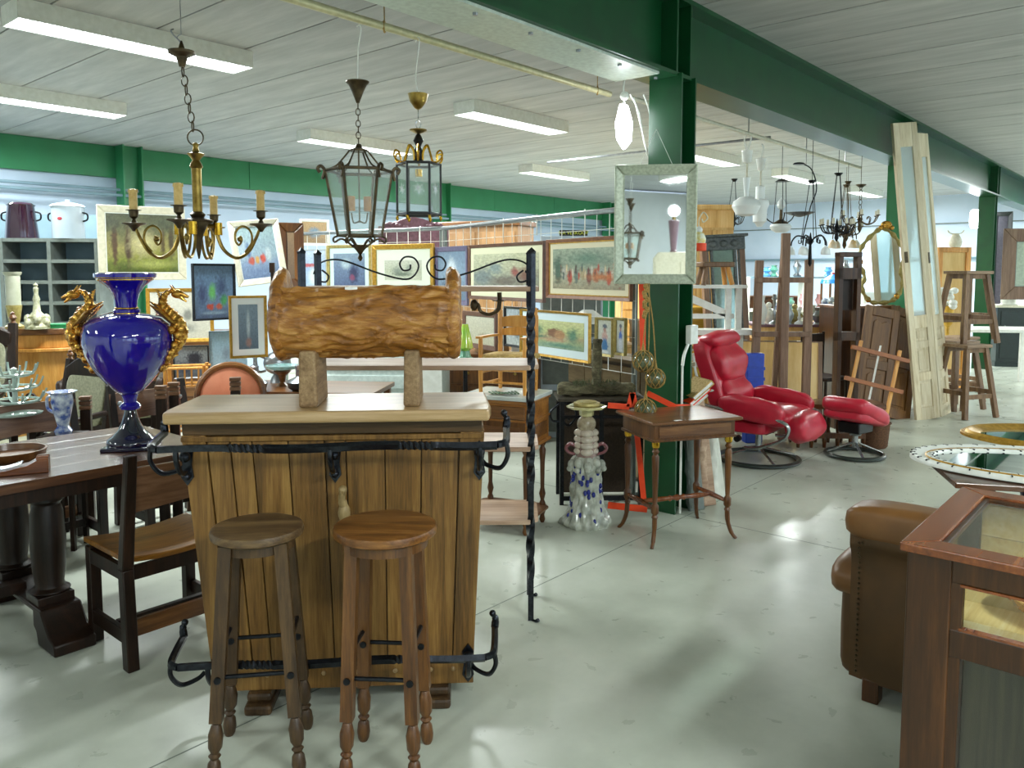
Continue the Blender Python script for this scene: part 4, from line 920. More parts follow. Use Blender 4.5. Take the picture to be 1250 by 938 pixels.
for zz in (at(648,634,3.62).z,at(648,545,3.62).z,at(648,446,3.62).z,at(648,350,3.62).z):
    MB().prism([(xl-.01,-.02),(xr-.01,-.02),(xr+.035,.03),(xr+.035,yb-.02),(xr,yb+.02),(xl-.01,yb+.02),(xl-.03,yb),(xl-.03,0)],zz-.022,zz,'z').build('shelf_board',M['shelfw'],t,smooth=0,bevel=.003)
for y in (yb,):
    ztop=at(387,310,3.92).z
    def pz(px,py): q=at(px,py,3.92); return (q.x+.435,yb,q.z)
    for mir in (0,1):
        X=lambda px:(2*516-px) if mir else px
        MB().tube(smoothpath([pz(X(391),331),pz(X(386),337),pz(X(390),343),pz(X(398),344),pz(X(401),337),pz(X(393),330)][::-1]+[pz(X(383),335),pz(X(390),322),pz(X(406),317),pz(X(425),320),pz(X(460),333),pz(X(492),341),pz(X(505),337),pz(X(511),325),pz(X(505),315),pz(X(494),314),pz(X(488),322),pz(X(492),330),pz(X(500),329),pz(X(501),323)],5),.0045,6).build('iron_scroll',M['iron'],t)
wl=MB()
# wall-light arm hanging under the top board
t2=T('bronze_wall_light','dark bronze candle arm wall light hanging below the top shelf board','wall light',(-.06,3.80,at(595,352,3.8).z-.02),0)
MB().tube(smoothpath([(0,0,0),(.0,0,-.05),(-.01,0,-.085),(-.05,0,-.105),(-.09,0,-.09),(-.10,0,-.06),(-.115,0,-.055),(-.125,0,-.075)],5),[.011]*12+[.008]*24,8).build('arm',M['bronze'],t2)
MB().lathe([(.003,-.045),(.035,-.04),(.036,-.037),(.004,-.036)],14).sph((-.12,0,-.06),.02,(1,1,1.4),8,6).build('drip_pan',M['bronze'],t2)
# ================= bedside cabinet, child's chair =================
rz=R(-23); p=Vector((-.03,5.03,0)); ztop=at(649,481,4.95).z
t=T('bedside_cabinet','walnut bedside cabinet with marble top and lower shelf behind iron shelves','cabinet',p,rz)
w2,d2=.215,.175; zc=at(652,543,4.95).z
MB().box(-w2,w2,-d2,d2,zc+.02,ztop-.03).build('carcass',M['goldwal'],t,smooth=0)
MB().box(-w2-.015,w2+.015,-d2-.015,d2+.015,zc,zc+.022).build('moulding',M['goldwal'],t,smooth=0,bevel=.006); MB().box(-w2-.012,w2+.012,-d2-.012,d2+.012,ztop-.045,ztop-.025).build('moulding',M['goldwal'],t,smooth=0,bevel=.006)
MB().box(-w2-.02,w2+.02,-d2-.02,d2+.02,ztop-.025,ztop).build('marble_top',M['marble'],t,smooth=0,bevel=.004)
MB().box(-w2+.02,w2-.02,-d2-.012,-d2,ztop-.14,ztop-.06).build('drawer',M['walnutx'],t,smooth=0,bevel=.006)
dr=MB().box(-w2+.02,w2-.02,-d2-.012,-d2,zc+.03,ztop-.155).build('door',M['walnut'],t,smooth=0,bevel=.006)
MB().box(-w2+.05,w2-.05,-d2-.018,-d2-.012,zc+.06,ztop-.185).build('door_panel',M['walnutx'],dr,smooth=0,bevel=.006)
for z0,z1 in ((zc+.05,ztop-.185),): MB().box(w2,w2+.006,-d2+.04,d2-.04,z0,z1).build('side_panel',M['walnutx'],t,smooth=0,bevel=.004)
MB().box(w2,w2+.01,-d2,d2,ztop-.16,ztop-.148).box(-w2,w2,-d2-.01,-d2,ztop-.155,ztop-.143).build('moulding',M['goldwal'],t,smooth=0)
zs=.10
for sx in (-1,1):
    for sy in (-1,1):
        MB().lathe([(.012,0),(.02,.02),(.014,.05),(.022,.075),(.02,zs+.03),(.012,zs+.05),(.022,zs+.09),(.013,zs+.13),(.016,zs+.3),(.022,zc-.06),(.013,zc-.04),(.022,zc-.02),(.022,zc)],14,(sx*(w2-.03),sy*(d2-.03),0)).build('leg',M['walnut'],t)
MB().prism([(-w2+.02,-d2),(w2-.02,-d2),(w2+.02,-d2+.05),(w2+.02,d2-.05),(w2-.02,d2),(-w2+.02,d2),(-w2-.02,d2-.05),(-w2-.02,-d2+.05)],zs,zs+.018,'z').build('lower_shelf',M['walnutx'],t,smooth=0,bevel=.004)
q=MB()
for k in range(9): q.tube(smoothpath([(-.1+.02*k,.02*math.sin(k),0),(-.11+.02*k,.03*math.sin(k)-.04,.012),(-.09+.02*k,-.07,.006)],3),.008,6,flat=.6)
o=q.build('dried_greenery',solid('dried_green_leaves','#5f7a60',.8)); o.location=(p.x,p.y-.08,ztop+.006); tag(o,'bit of dried greenery on the bedside cabinet marble under the child chair','greenery')
t=T('child_armchair','small honey beech ladder-back armchair with rush seat, on bedside cabinet','chair',(p.x+.02,p.y+.02,ztop),rz)
sc=.00525; hs=.225; hb=.535
for s in (-1,1):
    MB().lathe([(.012,0),(.014,.1),(.016,.28),(.0125,.30),(.016,.33),(.016,hb-.06),(.010,hb-.045),(.014,hb-.025),(.007,hb-.008),(0,hb)],12,(s*.125,.125,0)).build('rear_post',M['honey'],t)
    MB().lathe([(.012,0),(.015,.15),(.014,.33),(.012,.345)],12,(s*.15,-.125,0)).build('leg',M['honey'],t)
    MB().prism([(s*.15-.018,-.165),(s*.15+.018,-.165),(s*.15+.012,0.0),(s*.128+.01,.125),(s*.128-.01,.125),(s*.15-.012,0)],.345,.36,'z').build('armrest',M['honey'],t,bevel=.003)
    for zz in (.06,.13): MB().cyl((s*.148,-.125,zz),(s*.126,.125,zz),.007,n=8).build('stretcher',M['honey'],t)
for zz in (.07,.15): MB().cyl((-.15,-.125,zz),(.15,-.125,zz),.008,n=8).build('stretcher',M['honey'],t)
for z0,z1 in ((hb-.13,hb-.07),(.35,.39)):
    MB().prism([(-.12,z0),(.12,z0),(.12,z1),(.06,z1+.012),(0,z1+.016),(-.06,z1+.012),(-.12,z1)],.118,.132,'y').build('back_slat',M['honey'],t,bevel=.003)
b=MB().sq((0,0,hs),(.33,.28,.045),.5,.3)
b.build('rush_seat',M['rush'],t)
# ================= iron console and log cross =================
a=fl(690,617); b_=fl(776,617); Yc=a.y+.1
pc=(a+b_)/2; wc=(b_-a).length/2+.03; zc=at(733,487,a.y).z
t=T('iron_console','narrow black wrought-iron console behind the ceramic pedestal','console table',(pc.x,pc.y+.16,0),R(2))
for sx in (-1,0,1):
    for sy in ((-1,1) if sx else (-1,)):
        MB().box(sx*wc-.014,sx*wc+.014,sy*.14-.014,sy*.14+.014,0,zc-.02).build('leg',M['iron'],t,smooth=0)
MB().box(-wc-.03,wc+.03,-.16,.16,zc-.02,zc).build('top_plate',solid('rusty_plate','#4c4436',.6,.3,c2='#3a3529'),t,smooth=0)
MB().box(-wc,wc,-.15,-.13,.03,.06).box(-wc,wc,-.15,-.13,zc-.14,zc-.12).build('rail',M['iron'],t,smooth=0)
MB().box(-wc+.02,wc-.02,.10,.13,.02,zc-.03).build('back_panel',solid('dark_brown_woven_panel','#3f3122',.8,c2='#2f2418',nsc=60,bump=.3),t,smooth=0)
for s in (-1,1):
    MB().tube(smoothpath([(s*wc,-.14,zc-.03),(s*(wc-.07),-.14,zc-.05),(s*(wc-.1),-.14,zc-.12),(s*(wc-.05),-.14,zc-.19),(s*(wc-.01),-.14,zc-.16),(s*(wc-.03),-.14,zc-.13),(s*(wc-.05),-.14,zc-.15)],5),.009,6).build('iron_scroll',M['iron'],t)
    MB().tube(smoothpath([(s*(wc+.02),-.14,zc-.04),(s*(wc+.08),-.15,zc-.09),(s*(wc+.07),-.15,zc-.15),(s*(wc+.02),-.15,zc-.16)],5),.008,6).build('iron_scroll',M['iron'],t)
M['tile']=wood('brown_tile_panel','#6a5840','#7e6b4e','#8b785a','x',.6,6,.2,.05)
gq=G(GA,.2,-.30)
cb=T('low_cupboard','brown panelled low cupboard behind the wire grid and iron console','cupboard',(gq.x,gq.y,0),math.atan2(-2.58,1.58))
hz=.95
MB().box(-.62,.56,.01,.3,.03,hz-.03).build('carcass',solid('brown_board','#55452f',.6),cb,smooth=0)
for r_ in range(4):
    for c_ in range(5): MB().box(-.615+c_*.235,-.615+c_*.235+.228,-.006,.01,.05+r_*(hz-.1)/4,.04+(r_+1)*(hz-.1)/4).build('panel',M['tile'],cb,smooth=0,bevel=.004)
MB().box(-.64,.58,-.03,.31,hz-.03,hz).build('top',M['tile'],cb,smooth=0,bevel=.004)
zl=zc; LY=pc.y+.14
def lump(r0,sd):
    return lambda p_: p_
t=T('log_cross','moss-covered log with an upright branch, lying on the iron console','log',(at(728,470,LY).x,LY,zl+.045),R(3))
def rough(a,b_,r_,sd,n=26,m_=16,nz_=.25):
    a=Vector(a);b_=Vector(b_); d=(b_-a).normalized(); x=d.orthogonal().normalized(); y=d.cross(x); vs=[];fs=[]
    for i in range(n):
        p_=a.lerp(b_,i/(n-1))
        for j in range(m_):
            an=2*PI*j/m_; q=p_+(x*math.cos(an)+y*math.sin(an))*r_*(1+nz_*noise.noise(p_*18+Vector((math.cos(an)*1.5,math.sin(an)*1.5,sd))))*(0.75 if i in (0,n-1) else 1)
            vs.append(tuple(q))
    for i in range(n-1):
        for j in range(m_): fs.append((i*m_+j,i*m_+(j+1)%m_,(i+1)*m_+(j+1)%m_,(i+1)*m_+j))
    fs+=[tuple(range(m_)),tuple(range((n-1)*m_,n*m_))]
    return MB().add(vs,fs)
hl=(at(775,470,LY).x-at(680,470,LY).x)/2
rough((-hl,0,0),(hl,0,.0),.045,1,nz_=.5).build('log',M['log'],t)
rough((0,.0,.01),(.005,0,at(731,414,LY).z-zl-.045),.034,5,nz_=.35).build('branch',M['log'],t)
b=MB(); rr3=random.Random(3)
for k in range(160):
    x=rr3.uniform(-hl*.6,hl*.5); an=rr3.uniform(.3,2.8); q=Vector((x,math.cos(an)*.05,math.sin(an)*.05)); e=q+Vector((rr3.uniform(-.02,.02),rr3.uniform(-.02,.02),rr3.uniform(.0,.035)))
    b.tube([q,e],[.004,.001],4)
b.build('moss',solid('grey_green_moss','#5c6346',.95),t,kind='stuff')
# ================= ceramic pedestal =================
pc=fl(715,640); Y=pc.y; zt_=at(712,490,Y).z
t=T('ceramic_pedestal','tall blue-spotted white ceramic plant pedestal with pink scalloped neck','pedestal',pc,0)
gl=solid('white_grey_glaze','#c9cdc0',.18,0,.5,coat=.6,c2='#8f9488',nsc=14,bump=.25)
def wob(prof,n,amp,fr_,sd):
    vs=[];fs=[];k=len(prof)
    for r_,z_ in prof:
        for j in range(n):
            a=2*PI*j/n; q=r_*(1+amp*noise.noise(Vector((math.cos(a)*fr_,math.sin(a)*fr_,z_*14+sd))))
            vs.append((q*math.cos(a),q*math.sin(a),z_))
    for i in range(k-1):
        for j in range(n): fs.append((i*n+j,i*n+(j+1)%n,(i+1)*n+(j+1)%n,(i+1)*n+j))
    fs+=[tuple(range(n-1,-1,-1)),tuple(range((k-1)*n,k*n))]
    return MB().add(vs,fs)
pr=smoothpath([(.148,0,0),(.15,0,.03),(.135,0,.06),(.118,0,.10),(.10,0,.15),(.092,0,.22),(.09,0,.30),(.098,0,.37),(.092,0,.42),(.07,0,.45)],5)
wob([(p_.x,p_.z) for p_ in pr],64,.28,4.5,2).build('body',gl,t)
wob([(.07,.43),(.062,.48),(.056,.55),(.054,.60)],32,.1,3,5).build('neck',solid('pink_grey_glaze','#a58d84',.25,coat=.5,c2='#8a6d66',nsc=20),t)
scm=solid('cream_scale_glaze','#cfc3b2',.2,coat=.5)
for r_ in range(4):
    for k in range(4):
        a=2*PI*k/4-PI/2; z_=.60-.04*r_; MB().sph((.036*math.cos(a),.036*math.sin(a),z_),.045,(1,1,.62),14,8).build('scale',scm,t)
MB().sph((0,0,.655),.062,(1,1,.95),20,12).build('globe',solid('mottled_brown_glaze','#8f7f68',.2,coat=.5,c2='#b3a88f',nsc=35),t)
zt2=zt_
MB().lathe([(.03,.70),(.045,.712),(.05,zt2-.05),(.125,zt2-.042),(.132,zt2-.03),(.12,zt2-.026),(.08,zt2-.03)],8).build('plate',solid('pale_yellow_glaze','#cfc890',.2,coat=.6),t,smooth=0)
MB().lathe([(.08,zt2-.03),(.088,zt2-.02),(.084,zt2-.008),(.07,zt2-.006),(.066,zt2),(.0,zt2)],24).build('lid_ring',M['palegold'],t)
rr3=random.Random(8)
bl=solid('blue_glaze_spot','#1c2a86',.15,coat=.6)
for k in range(40):
    a=rr3.uniform(-PI,0) if k<32 else rr3.uniform(-PI,PI); z_=rr3.uniform(.05,.41); r_=.094+ (0.05*(.14-z_)/.1 if z_<.14 else 0)
    MB().sph((r_*math.cos(a),r_*math.sin(a),z_),.013,(1,1,1.4),8,6).build('blue_spot',bl,t)
for k in range(5):
    a=R(-160+35*k); MB().sph((.1*math.cos(a),.1*math.sin(a),.40+.015*(k%2)),.028,(1,1,1.2),10,7).sph((.115*math.cos(a),.115*math.sin(a),.375),.02,(1,1,1),8,6).build('shoulder_leaf',gl,t)
for s in (-1,1): MB().tube(smoothpath([(s*.055,0,.50),(s*.10,-.01,.53),(s*.13,0,.50),(s*.11,0,.47),(s*.07,0,.46)],4),[.012]*8+[.01]*9,7).build('side_wing',solid('dark_pink_glaze','#8a5358',.25,coat=.5),t)
# ================= side table =================
pt=Vector(((.796+1.339+.734+1.227)/4,(4.587+4.776+4.998+5.134)/4,0)); rz=R(19)
t=T('side_table','square mahogany side table with turned legs before the green column','table',pt,rz)
zt_=.755; w2,d2=.275,.20
MB().box(-w2-.035,w2+.035,-d2-.035,d2+.035,zt_-.02,zt_).build('tabletop',M['walnutx'],t,smooth=0,bevel=.007)
MB().box(-w2,w2,-d2,d2,zt_-.115,zt_-.02).box(-w2-.008,w2+.008,-d2-.008,d2+.008,zt_-.125,zt_-.11).build('apron',M['walnut'],t,smooth=0,bevel=.002)
MB().box(-w2+.03,w2-.03,-d2-.005,-d2,zt_-.10,zt_-.035).build('drawer',M['walnutx'],t,smooth=0,bevel=.003)
for sx in (-1,1):
    for sy in (-1,1):
        x,y=sx*(w2-.025),sy*(d2-.025)
        lg=MB().lathe([(.012,.16),(.02,.175),(.013,.19),(.023,.205),(.023,.245),(.013,.26),(.015,.3),(.02,.45),(.022,.54),(.014,.555),(.022,.57),(.014,.585),(.020,.60),(.022,.635)],16,(x,y,0)).tube(smoothpath([(x,y,.17),(x+sx*.004,y+sy*.004,.10),(x+sx*.02,y+sy*.02,.035),(x+sx*.04,y+sy*.04,0)],5),[.015]*5+[.013]*6+[.011]*5,10).build('leg',M['walnut'],t)
        MB().lathe([(.021,.595),(.024,.61),(.024,.635)],12,(x,y,0)).build('gilt_cap',M['brassb'],lg)
for sx in (-1,1): MB().tube([(sx*(w2-.025),y_,.225) for y_ in (-d2+.03,-.1,0,.1,d2-.03)],[.01,.014,.018,.014,.01],10).build('side_stretcher',M['mahog'],t)
b=MB().lathe([(.01,-.24),(.014,-.2),(.018,-.15),(.013,-.06),(.02,-.05),(.012,-.03),(.022,0),(.012,.03),(.02,.05),(.013,.06),(.018,.15),(.014,.2),(.01,.24)],12)
o=b.build('centre_stretcher',M['mahog'],t); o.location=(0,0,.225); o.rotation_euler=(0,PI/2,0)
MB().box(-.15,-.10,-d2-.02,-d2+.0,zt_,zt_+.001).build('price_tag',M['tag'],t,smooth=0)
# ================= floats, rope, strap, column fittings =================
def net_float(px,py,r_px,Y,label,lab2=None):
    c=at(px,py,Y); r_=r_px/F*Y; t=T('net_float',label,'fishing float',c,0,None)
    MB().sph((0,0,0),r_,(1,1,1),20,14).build('glass_ball',solid('dark_green_glass','#3f4a34',.05,0,.6,coat=1,c2='#59603f',nsc=10),t)
    b=MB()
    for k in range(9):
        for s in (-1,1):
            pts=[]
            for i in range(13):
                f=i/12; el=-PI/2+PI*f*.95; az=2*PI*k/9+s*f*1.6; pts.append((r_*1.04*math.cos(el)*math.cos(az),r_*1.04*math.cos(el)*math.sin(az),r_*1.04*math.sin(el)))
            pts.append((0,0,r_*1.9)); b.tube(pts,.0028,4)
    b.build('rope_net',M['rope'],t); return t
Yf=4.95
net_float(785,441,13,Yf,'netted glass float tied to the column, topmost of three')
net_float(800,462,12,Yf+.02,'netted glass float hanging beside the green column, middle of three')
net_float(788,500,13,Yf-.0,'netted glass float resting at the side table back, lowest of three')
b=MB()
c=at(790,346,Yf)
for k,(x,y) in enumerate(((785,420),(800,440),(788,482))):
    e=at(x,y,Yf+.01*k); s_=Vector((c.x+.012*(k-1),c.y,c.z)); b.tube(smoothpath([s_,s_.lerp(e,.5)+Vector((.01,0,0)),e],5),.004,5)
for k in range(10): 
    s_=at(788,350+k*4,Yf); b.sph((s_.x+.01*math.sin(k*2),s_.y,s_.z),.016,(1,.8,1.2),7,5)
tag(b.build('rope_bundle',M['rope']),'knotted tan ropes holding the netted floats by the column','rope')
def strapseg(b,pts,w_=.018):
    for i in range(len(pts)-1):
        a=Vector(pts[i]);e=Vector(pts[i+1]); s_=Vector((0,0,1)) if abs((e-a).normalized().z)<.8 else Vector((1,0,0)); b.beam(a,e,w_*2,.004,s_)
    return b
Ys=5.22
b=MB(); P_=lambda px,py,Y_=Ys: at(px,py,Y_)
SB=T('ratchet_strap','orange ratchet strap tied round the green column and iron console','strap',(0,0,0))
strapseg(b,[P_(783,345),P_(784,395),P_(785,430)]); b.build('strap_length',M['orange'],SB,smooth=0); b=MB(); strapseg(b,[P_(742,495,5.0),P_(768,497,5.0),P_(772,480,5.0),P_(776,497,5.0)]); b.build('strap_length',M['orange'],SB,smooth=0); b=MB(); strapseg(b,[P_(790,480,5.15),P_(824,497,5.12),P_(842,497,5.3)]); b.build('strap_length',M['orange'],SB,smooth=0); b=MB(); strapseg(b,[P_(774,500,5.2),P_(781,560,5.2),P_(786,612,5.2)]); b.build('strap_length',M['orange'],SB,smooth=0); b=MB(); strapseg(b,[P_(742,617,5.15),P_(790,622,5.15)],.022)
b.build('strap_length',M['orange'],SB,smooth=0)
c=at(811,415,5.2)
p=UV(4.80,2.58); q=T('socket_box','small white socket box on the green column flange edge','socket box',(p.x,p.y,0),RZ)
zz=at(832,409,5.25).z
MB().box(-.05,.05,-.04,.0,zz-.065,zz+.06).build('cover',M['white'],q,smooth=0,bevel=.004)
MB().tube(smoothpath([(-.05,-.02,zz-.065),(-.10,-.02,zz-.13),(-.12,-.02,zz-.2)],4),.011,8).tube([(-.12,-.02,zz-.2),(-.12,-.02,0.02)],.0075,8).build('conduit',M['white'],q)
p=UV(4.62,2.66); zl=at(763,155,5.2).z
q=T('bulkhead_lamp','bright white lit lamp clipped beside the green column top','lamp',at(762,155,5.35),R(20))
MB().prism([(-.03,.15),(-.062,.02),(-.05,-.08),(.0,-.15),(.05,-.09),(.055,.03),(.02,.14)],-.02,.02,'y').build('lit_panel',M['ledbulb'],q,bevel=.01)
MB().tube(smoothpath([(0,0,.15),(-.01,0,.25),(.01,0,.36)],4),.006,6).sph((0,0,.2),.03).build('lamp_mount',M['white'],q)
MB().tube(smoothpath([(.08,.02,.2),(.14,.02,.0),(.2,.03,-.18),(.22,.03,-.1),(.2,.02,.1),(.14,.0,.22)],6),.005,5).tube(smoothpath([(.05,.02,.22),(.12,.02,.1),(.17,.03,-.1),(.21,.03,-.14)],6),.005,5).build('cable',M['white'],q)
for (px,py,r_) in ((1187,268,.07),):
    c=at(px-1,py,14.4); q=T('bulkhead_lamp','small lit oblong lamp on the farthest green column','lamp',(c.x,c.y-.1,c.z),0)
    MB().sq((0,0,0),(.17,.08,.34),.6,.6).build('lit_cover',M['ledbulb'],q)
    MB().box(-.06,.06,.03,.06,-.12,.12).build('mount_plate',M['white'],q)
# leaning slabs behind the side table
for i,(px0,px1,py0,py1,Y,m_,lab) in enumerate(((842,858,486,622,5.35,M['grey'],'grey rough slab leaning by the column behind the side table'),(852,872,484,620,5.45,M['shelfw'],'brown weathered board leaning behind the side table'),(866,884,500,600,5.6,M['stone'],'pale carved slab leaning behind the side table legs'))):
    a=at(px0,py1,Y); w_=at(px1,py1,Y).x-a.x; h_=at(px0,py0,Y).z
    t=T('leaning_slab',lab,'slab',(a.x+w_/2,Y,0),0); t.rotation_euler=(R(-8),0,R(25))
    rough((-w_*.3,0,.02),(-w_*.0,0,h_),.04,i*7,nz_=.4).build('slab_edge',m_,t)
    MB().prism([(-w_*.7,0),(w_*.7,0),(w_*.5,h_*.6),(w_*.2,h_),(-w_*.5,h_*.97)],-.015,.015,'y').build('slab',m_,t,bevel=.006)
c=at(849,484,5.3)
for k,(dz,m_,lab) in enumerate(((0,M['stone'],'tilted white-edged book behind the side table, lowest of three'),(.04,M['orange'],'tilted red-edged book behind the side table, middle of three'),(.08,M['rush'],'tilted tan book behind the side table, topmost of three'))):
    t=T('book',lab,'book',(c.x+.02*k,c.y+.15,c.z-.06+dz),0); t.rotation_euler=(0,R(-38),R(15))
    MB().box(-.09,.09,-.12,.12,0,.006).box(-.09,.09,-.12,.12,.028,.034).box(.084,.09,-.12,.12,0,.034).build('cover',m_,t,smooth=0)
    MB().box(-.085,.084,-.115,.115,.006,.028).build('pages',M['tag'],t,smooth=0)
# ================= display case =================
t=T('display_case','mahogany glass-topped display case with pine interior beside the leather armchair','display case',UV(2.12,.524),RZ)
HC=.95; DU=.66; LV=1.35
def by(v0,v1): return (-v1,-v0)   # measured from the corner along -v
mh,mz=M['mahog'],M['mahogz']
# front face (normal -u)
MB().box(0,.035,-.10,0,0,HC-.02).build('corner_post',mz,t,smooth=0,bevel=.004)
MB().box(.004,.03,-.125,-.10,0,HC-.02).build('stile',mz,t,smooth=0)
MB().box(DU-.05,DU,-.05,0,0,HC-.02).build('corner_post',mz,t,smooth=0,bevel=.003)
MB().box(0,.035,-LV,-LV+.1,0,HC-.02).build('corner_post',mz,t,smooth=0)
MB().box(DU-.05,DU,-LV,-LV+.05,0,HC-.02).build('corner_post',mz,t,smooth=0)
for z0,z1 in ((.87,.93),(.685,.755),(0,.10)): MB().box(.002,.03,-LV+.1,-.10,z0,z1).build('front_rail',mz,t,smooth=0,bevel=.003)
MB().box(.018,.022,-LV+.1,-.12,.755,.87).build('front_pane',M['glass'],t,smooth=0)
for z0,z1 in ((.755,.761),(.864,.87)): MB().box(.0,.02,-LV+.1,-.12,z0,z1).build('glazing_bead',mh,t,smooth=0)
for k in range(6): MB().box(.02,.03,-.125-(k+1)*.185,-.125-k*.185-.004,.10,.685).build('lower_panel',wood('grey_brown_panel','#1f1c13','#302b1e','#423b2a','z',.5,9,.05,.1) if k==0 else bpy.data.materials['grey_brown_panel'],t,smooth=0,bevel=.003)
MB().add([(.016,-LV+.1,.10),(.016,-.12,.10),(.016,-.12,.685),(.016,-LV+.1,.685)],[(0,1,2,3)]).build('lower_pane',M['glass'],t,smooth=0)
# side (normal +v)
for z0,z1 in ((.87,.93),(.685,.755),(0,.10)): MB().box(.035,DU-.05,-.03,-.004,z0,z1).build('side_rail',mz,t,smooth=0)
MB().box(.035,DU-.05,-.025,-.012,.10,.685).build('side_panel',mz,t,smooth=0)
MB().box(.035,DU-.05,-.02,-.016,.755,.87).build('side_pane',M['glass'],t,smooth=0)
# top frame and glass
def mit(q): 
    z0,z1=HC-.022,HC
    return MB().hexa([(x,y,z0) for x,y in q]+[(x,y,z1) for x,y in q])
o4=[(-.015,.015),(DU+.015,.015),(DU+.015,-LV-.015),(-.015,-LV-.015)]; i4=[(.06,-.06),(DU-.06,-.06),(DU-.06,-LV+.06),(.06,-LV+.06)]
for k in range(4):
    q=[o4[k],o4[(k+1)%4],i4[(k+1)%4],i4[k]]; mit(q[::-1]).build('top_rail',M['mahog'],t,smooth=0,bevel=.003)
for x0,x1,y0,y1 in ((.06,.075,-LV+.06,-.06),(DU-.075,DU-.06,-LV+.06,-.06),(.06,DU-.06,-.075,-.06)): MB().box(x0,x1,y0,y1,HC-.022,HC-.006).build('glazing_bead',mz,t,smooth=0,bevel=.003)
MB().box(.06,DU-.06,-LV+.06,-.06,HC-.016,HC-.011).build('top_pane',M['glass'],t,smooth=0)
for k in range(4): MB().box(.04+k*.145,.04+k*.145+.143,-LV+.05,-.03,.70,.715).build('shelf_plank',M['pinex'],t,smooth=0,bevel=.001)
for k in range(2): MB().box(DU-.03,DU-.015,-LV+.05,-.05,.715+k*.105,.715+k*.105+.103).build('back_plank',M['pinex'],t,smooth=0,bevel=.001)
c=UV(2.45,.22,.716); b_=T('glass_bowl','round ribbed glass bowl inside the display case on the pine shelf','bowl',c)
MB().lathe([(0,0),(.05,.0),(.09,.012),(.125,.035),(.135,.06),(.128,.06),(.118,.038),(.085,.018),(0,.01)],28).build('bowl_body',solid('amber_glass','#c99758',.1,coat=1,c2='#b37f42',nsc=14),b_)
for k in range(14): MB().tube([(.06*math.cos(k*.45),.06*math.sin(k*.45),.006),(.13*math.cos(k*.45),.13*math.sin(k*.45),.045)],.005,5).build('rib',bpy.data.materials['amber_glass'],b_)
c=UV(2.27,.20,.716); b_=T('bird_figurine','small white porcelain bird figurine beside the bowl inside the display case','figurine',c)
MB().sph((0,0,.02),.02,(1.6,.8,.9),12,8).sph((.03,0,.04),.011).tube([(.038,0,.04),(.052,0,.036)],[.004,.001],6).tube([(-.03,0,.022),(-.06,0,.04)],[.008,.003],6).build('bird_body',M['frost'],b_)
MB().sph((0,0,.004),.02,(1.2,1,.25),10,6).build('bird_base',M['frost'],b_)
# ================= leather armchair =================
t=T('leather_armchair','brown leather club armchair with nailed edges, its back to the viewer','armchair',UV(3.05,.56),RZ)
# local x = u (its front), local y = v (its right side edge at +.37)
lm,ld=M['leather'],M['leatherd']
W_=.392
def backshape(p): return p
def rolled(prof,y0,y1,mat,name,n=20):
    """profile (x,z) swept along y with soft ends"""
    vs=[];fs=[];k=len(prof)
    cx=sum(p[0] for p in prof)/k; cz=sum(p[1] for p in prof)/k
    for i in range(n):
        f=i/(n-1); y=y0+(y1-y0)*f; e=min(f,1-f)*n/3; s=1 if e>=1 else .82+.18*math.sin(e*PI/2)
        for x,z_ in prof: vs.append((cx+(x-cx)*s,y,cz+(z_-cz)*s if z_>cz else z_))
    for i in range(n-1):
        for j in range(k): fs.append((i*k+j,i*k+(j+1)%k,(i+1)*k+(j+1)%k,(i+1)*k+j))
    fs+=[tuple(range(k)),tuple(range((n-1)*k,n*k))]
    return MB().add(vs,fs).build(name,mat,t,smooth=60)
pr=[(p.x,p.z) for p in smoothpath([(.02,0,.08),(.0,0,.30),(.0,0,.55),(-.03,0,.63),(-.01,0,.72),(.06,0,.765),(.14,0,.74),(.18,0,.66),(.2,0,.5),(.26,0,.3),(.26,0,.08)],5)]
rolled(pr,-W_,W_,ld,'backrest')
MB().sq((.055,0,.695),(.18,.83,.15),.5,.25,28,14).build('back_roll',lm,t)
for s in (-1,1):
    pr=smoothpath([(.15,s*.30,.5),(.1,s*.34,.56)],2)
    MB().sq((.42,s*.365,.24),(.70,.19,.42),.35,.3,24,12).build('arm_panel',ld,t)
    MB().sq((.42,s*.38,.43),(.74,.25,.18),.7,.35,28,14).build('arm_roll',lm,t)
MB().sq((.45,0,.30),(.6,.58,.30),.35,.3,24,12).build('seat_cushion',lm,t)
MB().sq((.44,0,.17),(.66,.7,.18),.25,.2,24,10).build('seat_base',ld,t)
for sx in (.05,.7):
    for sy in (-1,1): MB().box(sx-.03,sx+.03,sy*.31-.03,sy*.31+.03,0,.09).build('foot',mz,t,smooth=0,bevel=.005)
nm=MB().sph((0,0,0),.0055,(1,1,1),6,4).mesh('nail'); nm.materials.append(M['bronze'])
for k in range(26): 
    z_=.12+.5*k/25
    for s in (-1,1): link('nail_head',nm,t,loc=(-.002 if z_<.58 else -.018,s*(W_-.035),z_))
for k in range(26): link('nail_head',nm,t,loc=(-.022,-W_+.05+(2*W_-.1)*k/25,.625))
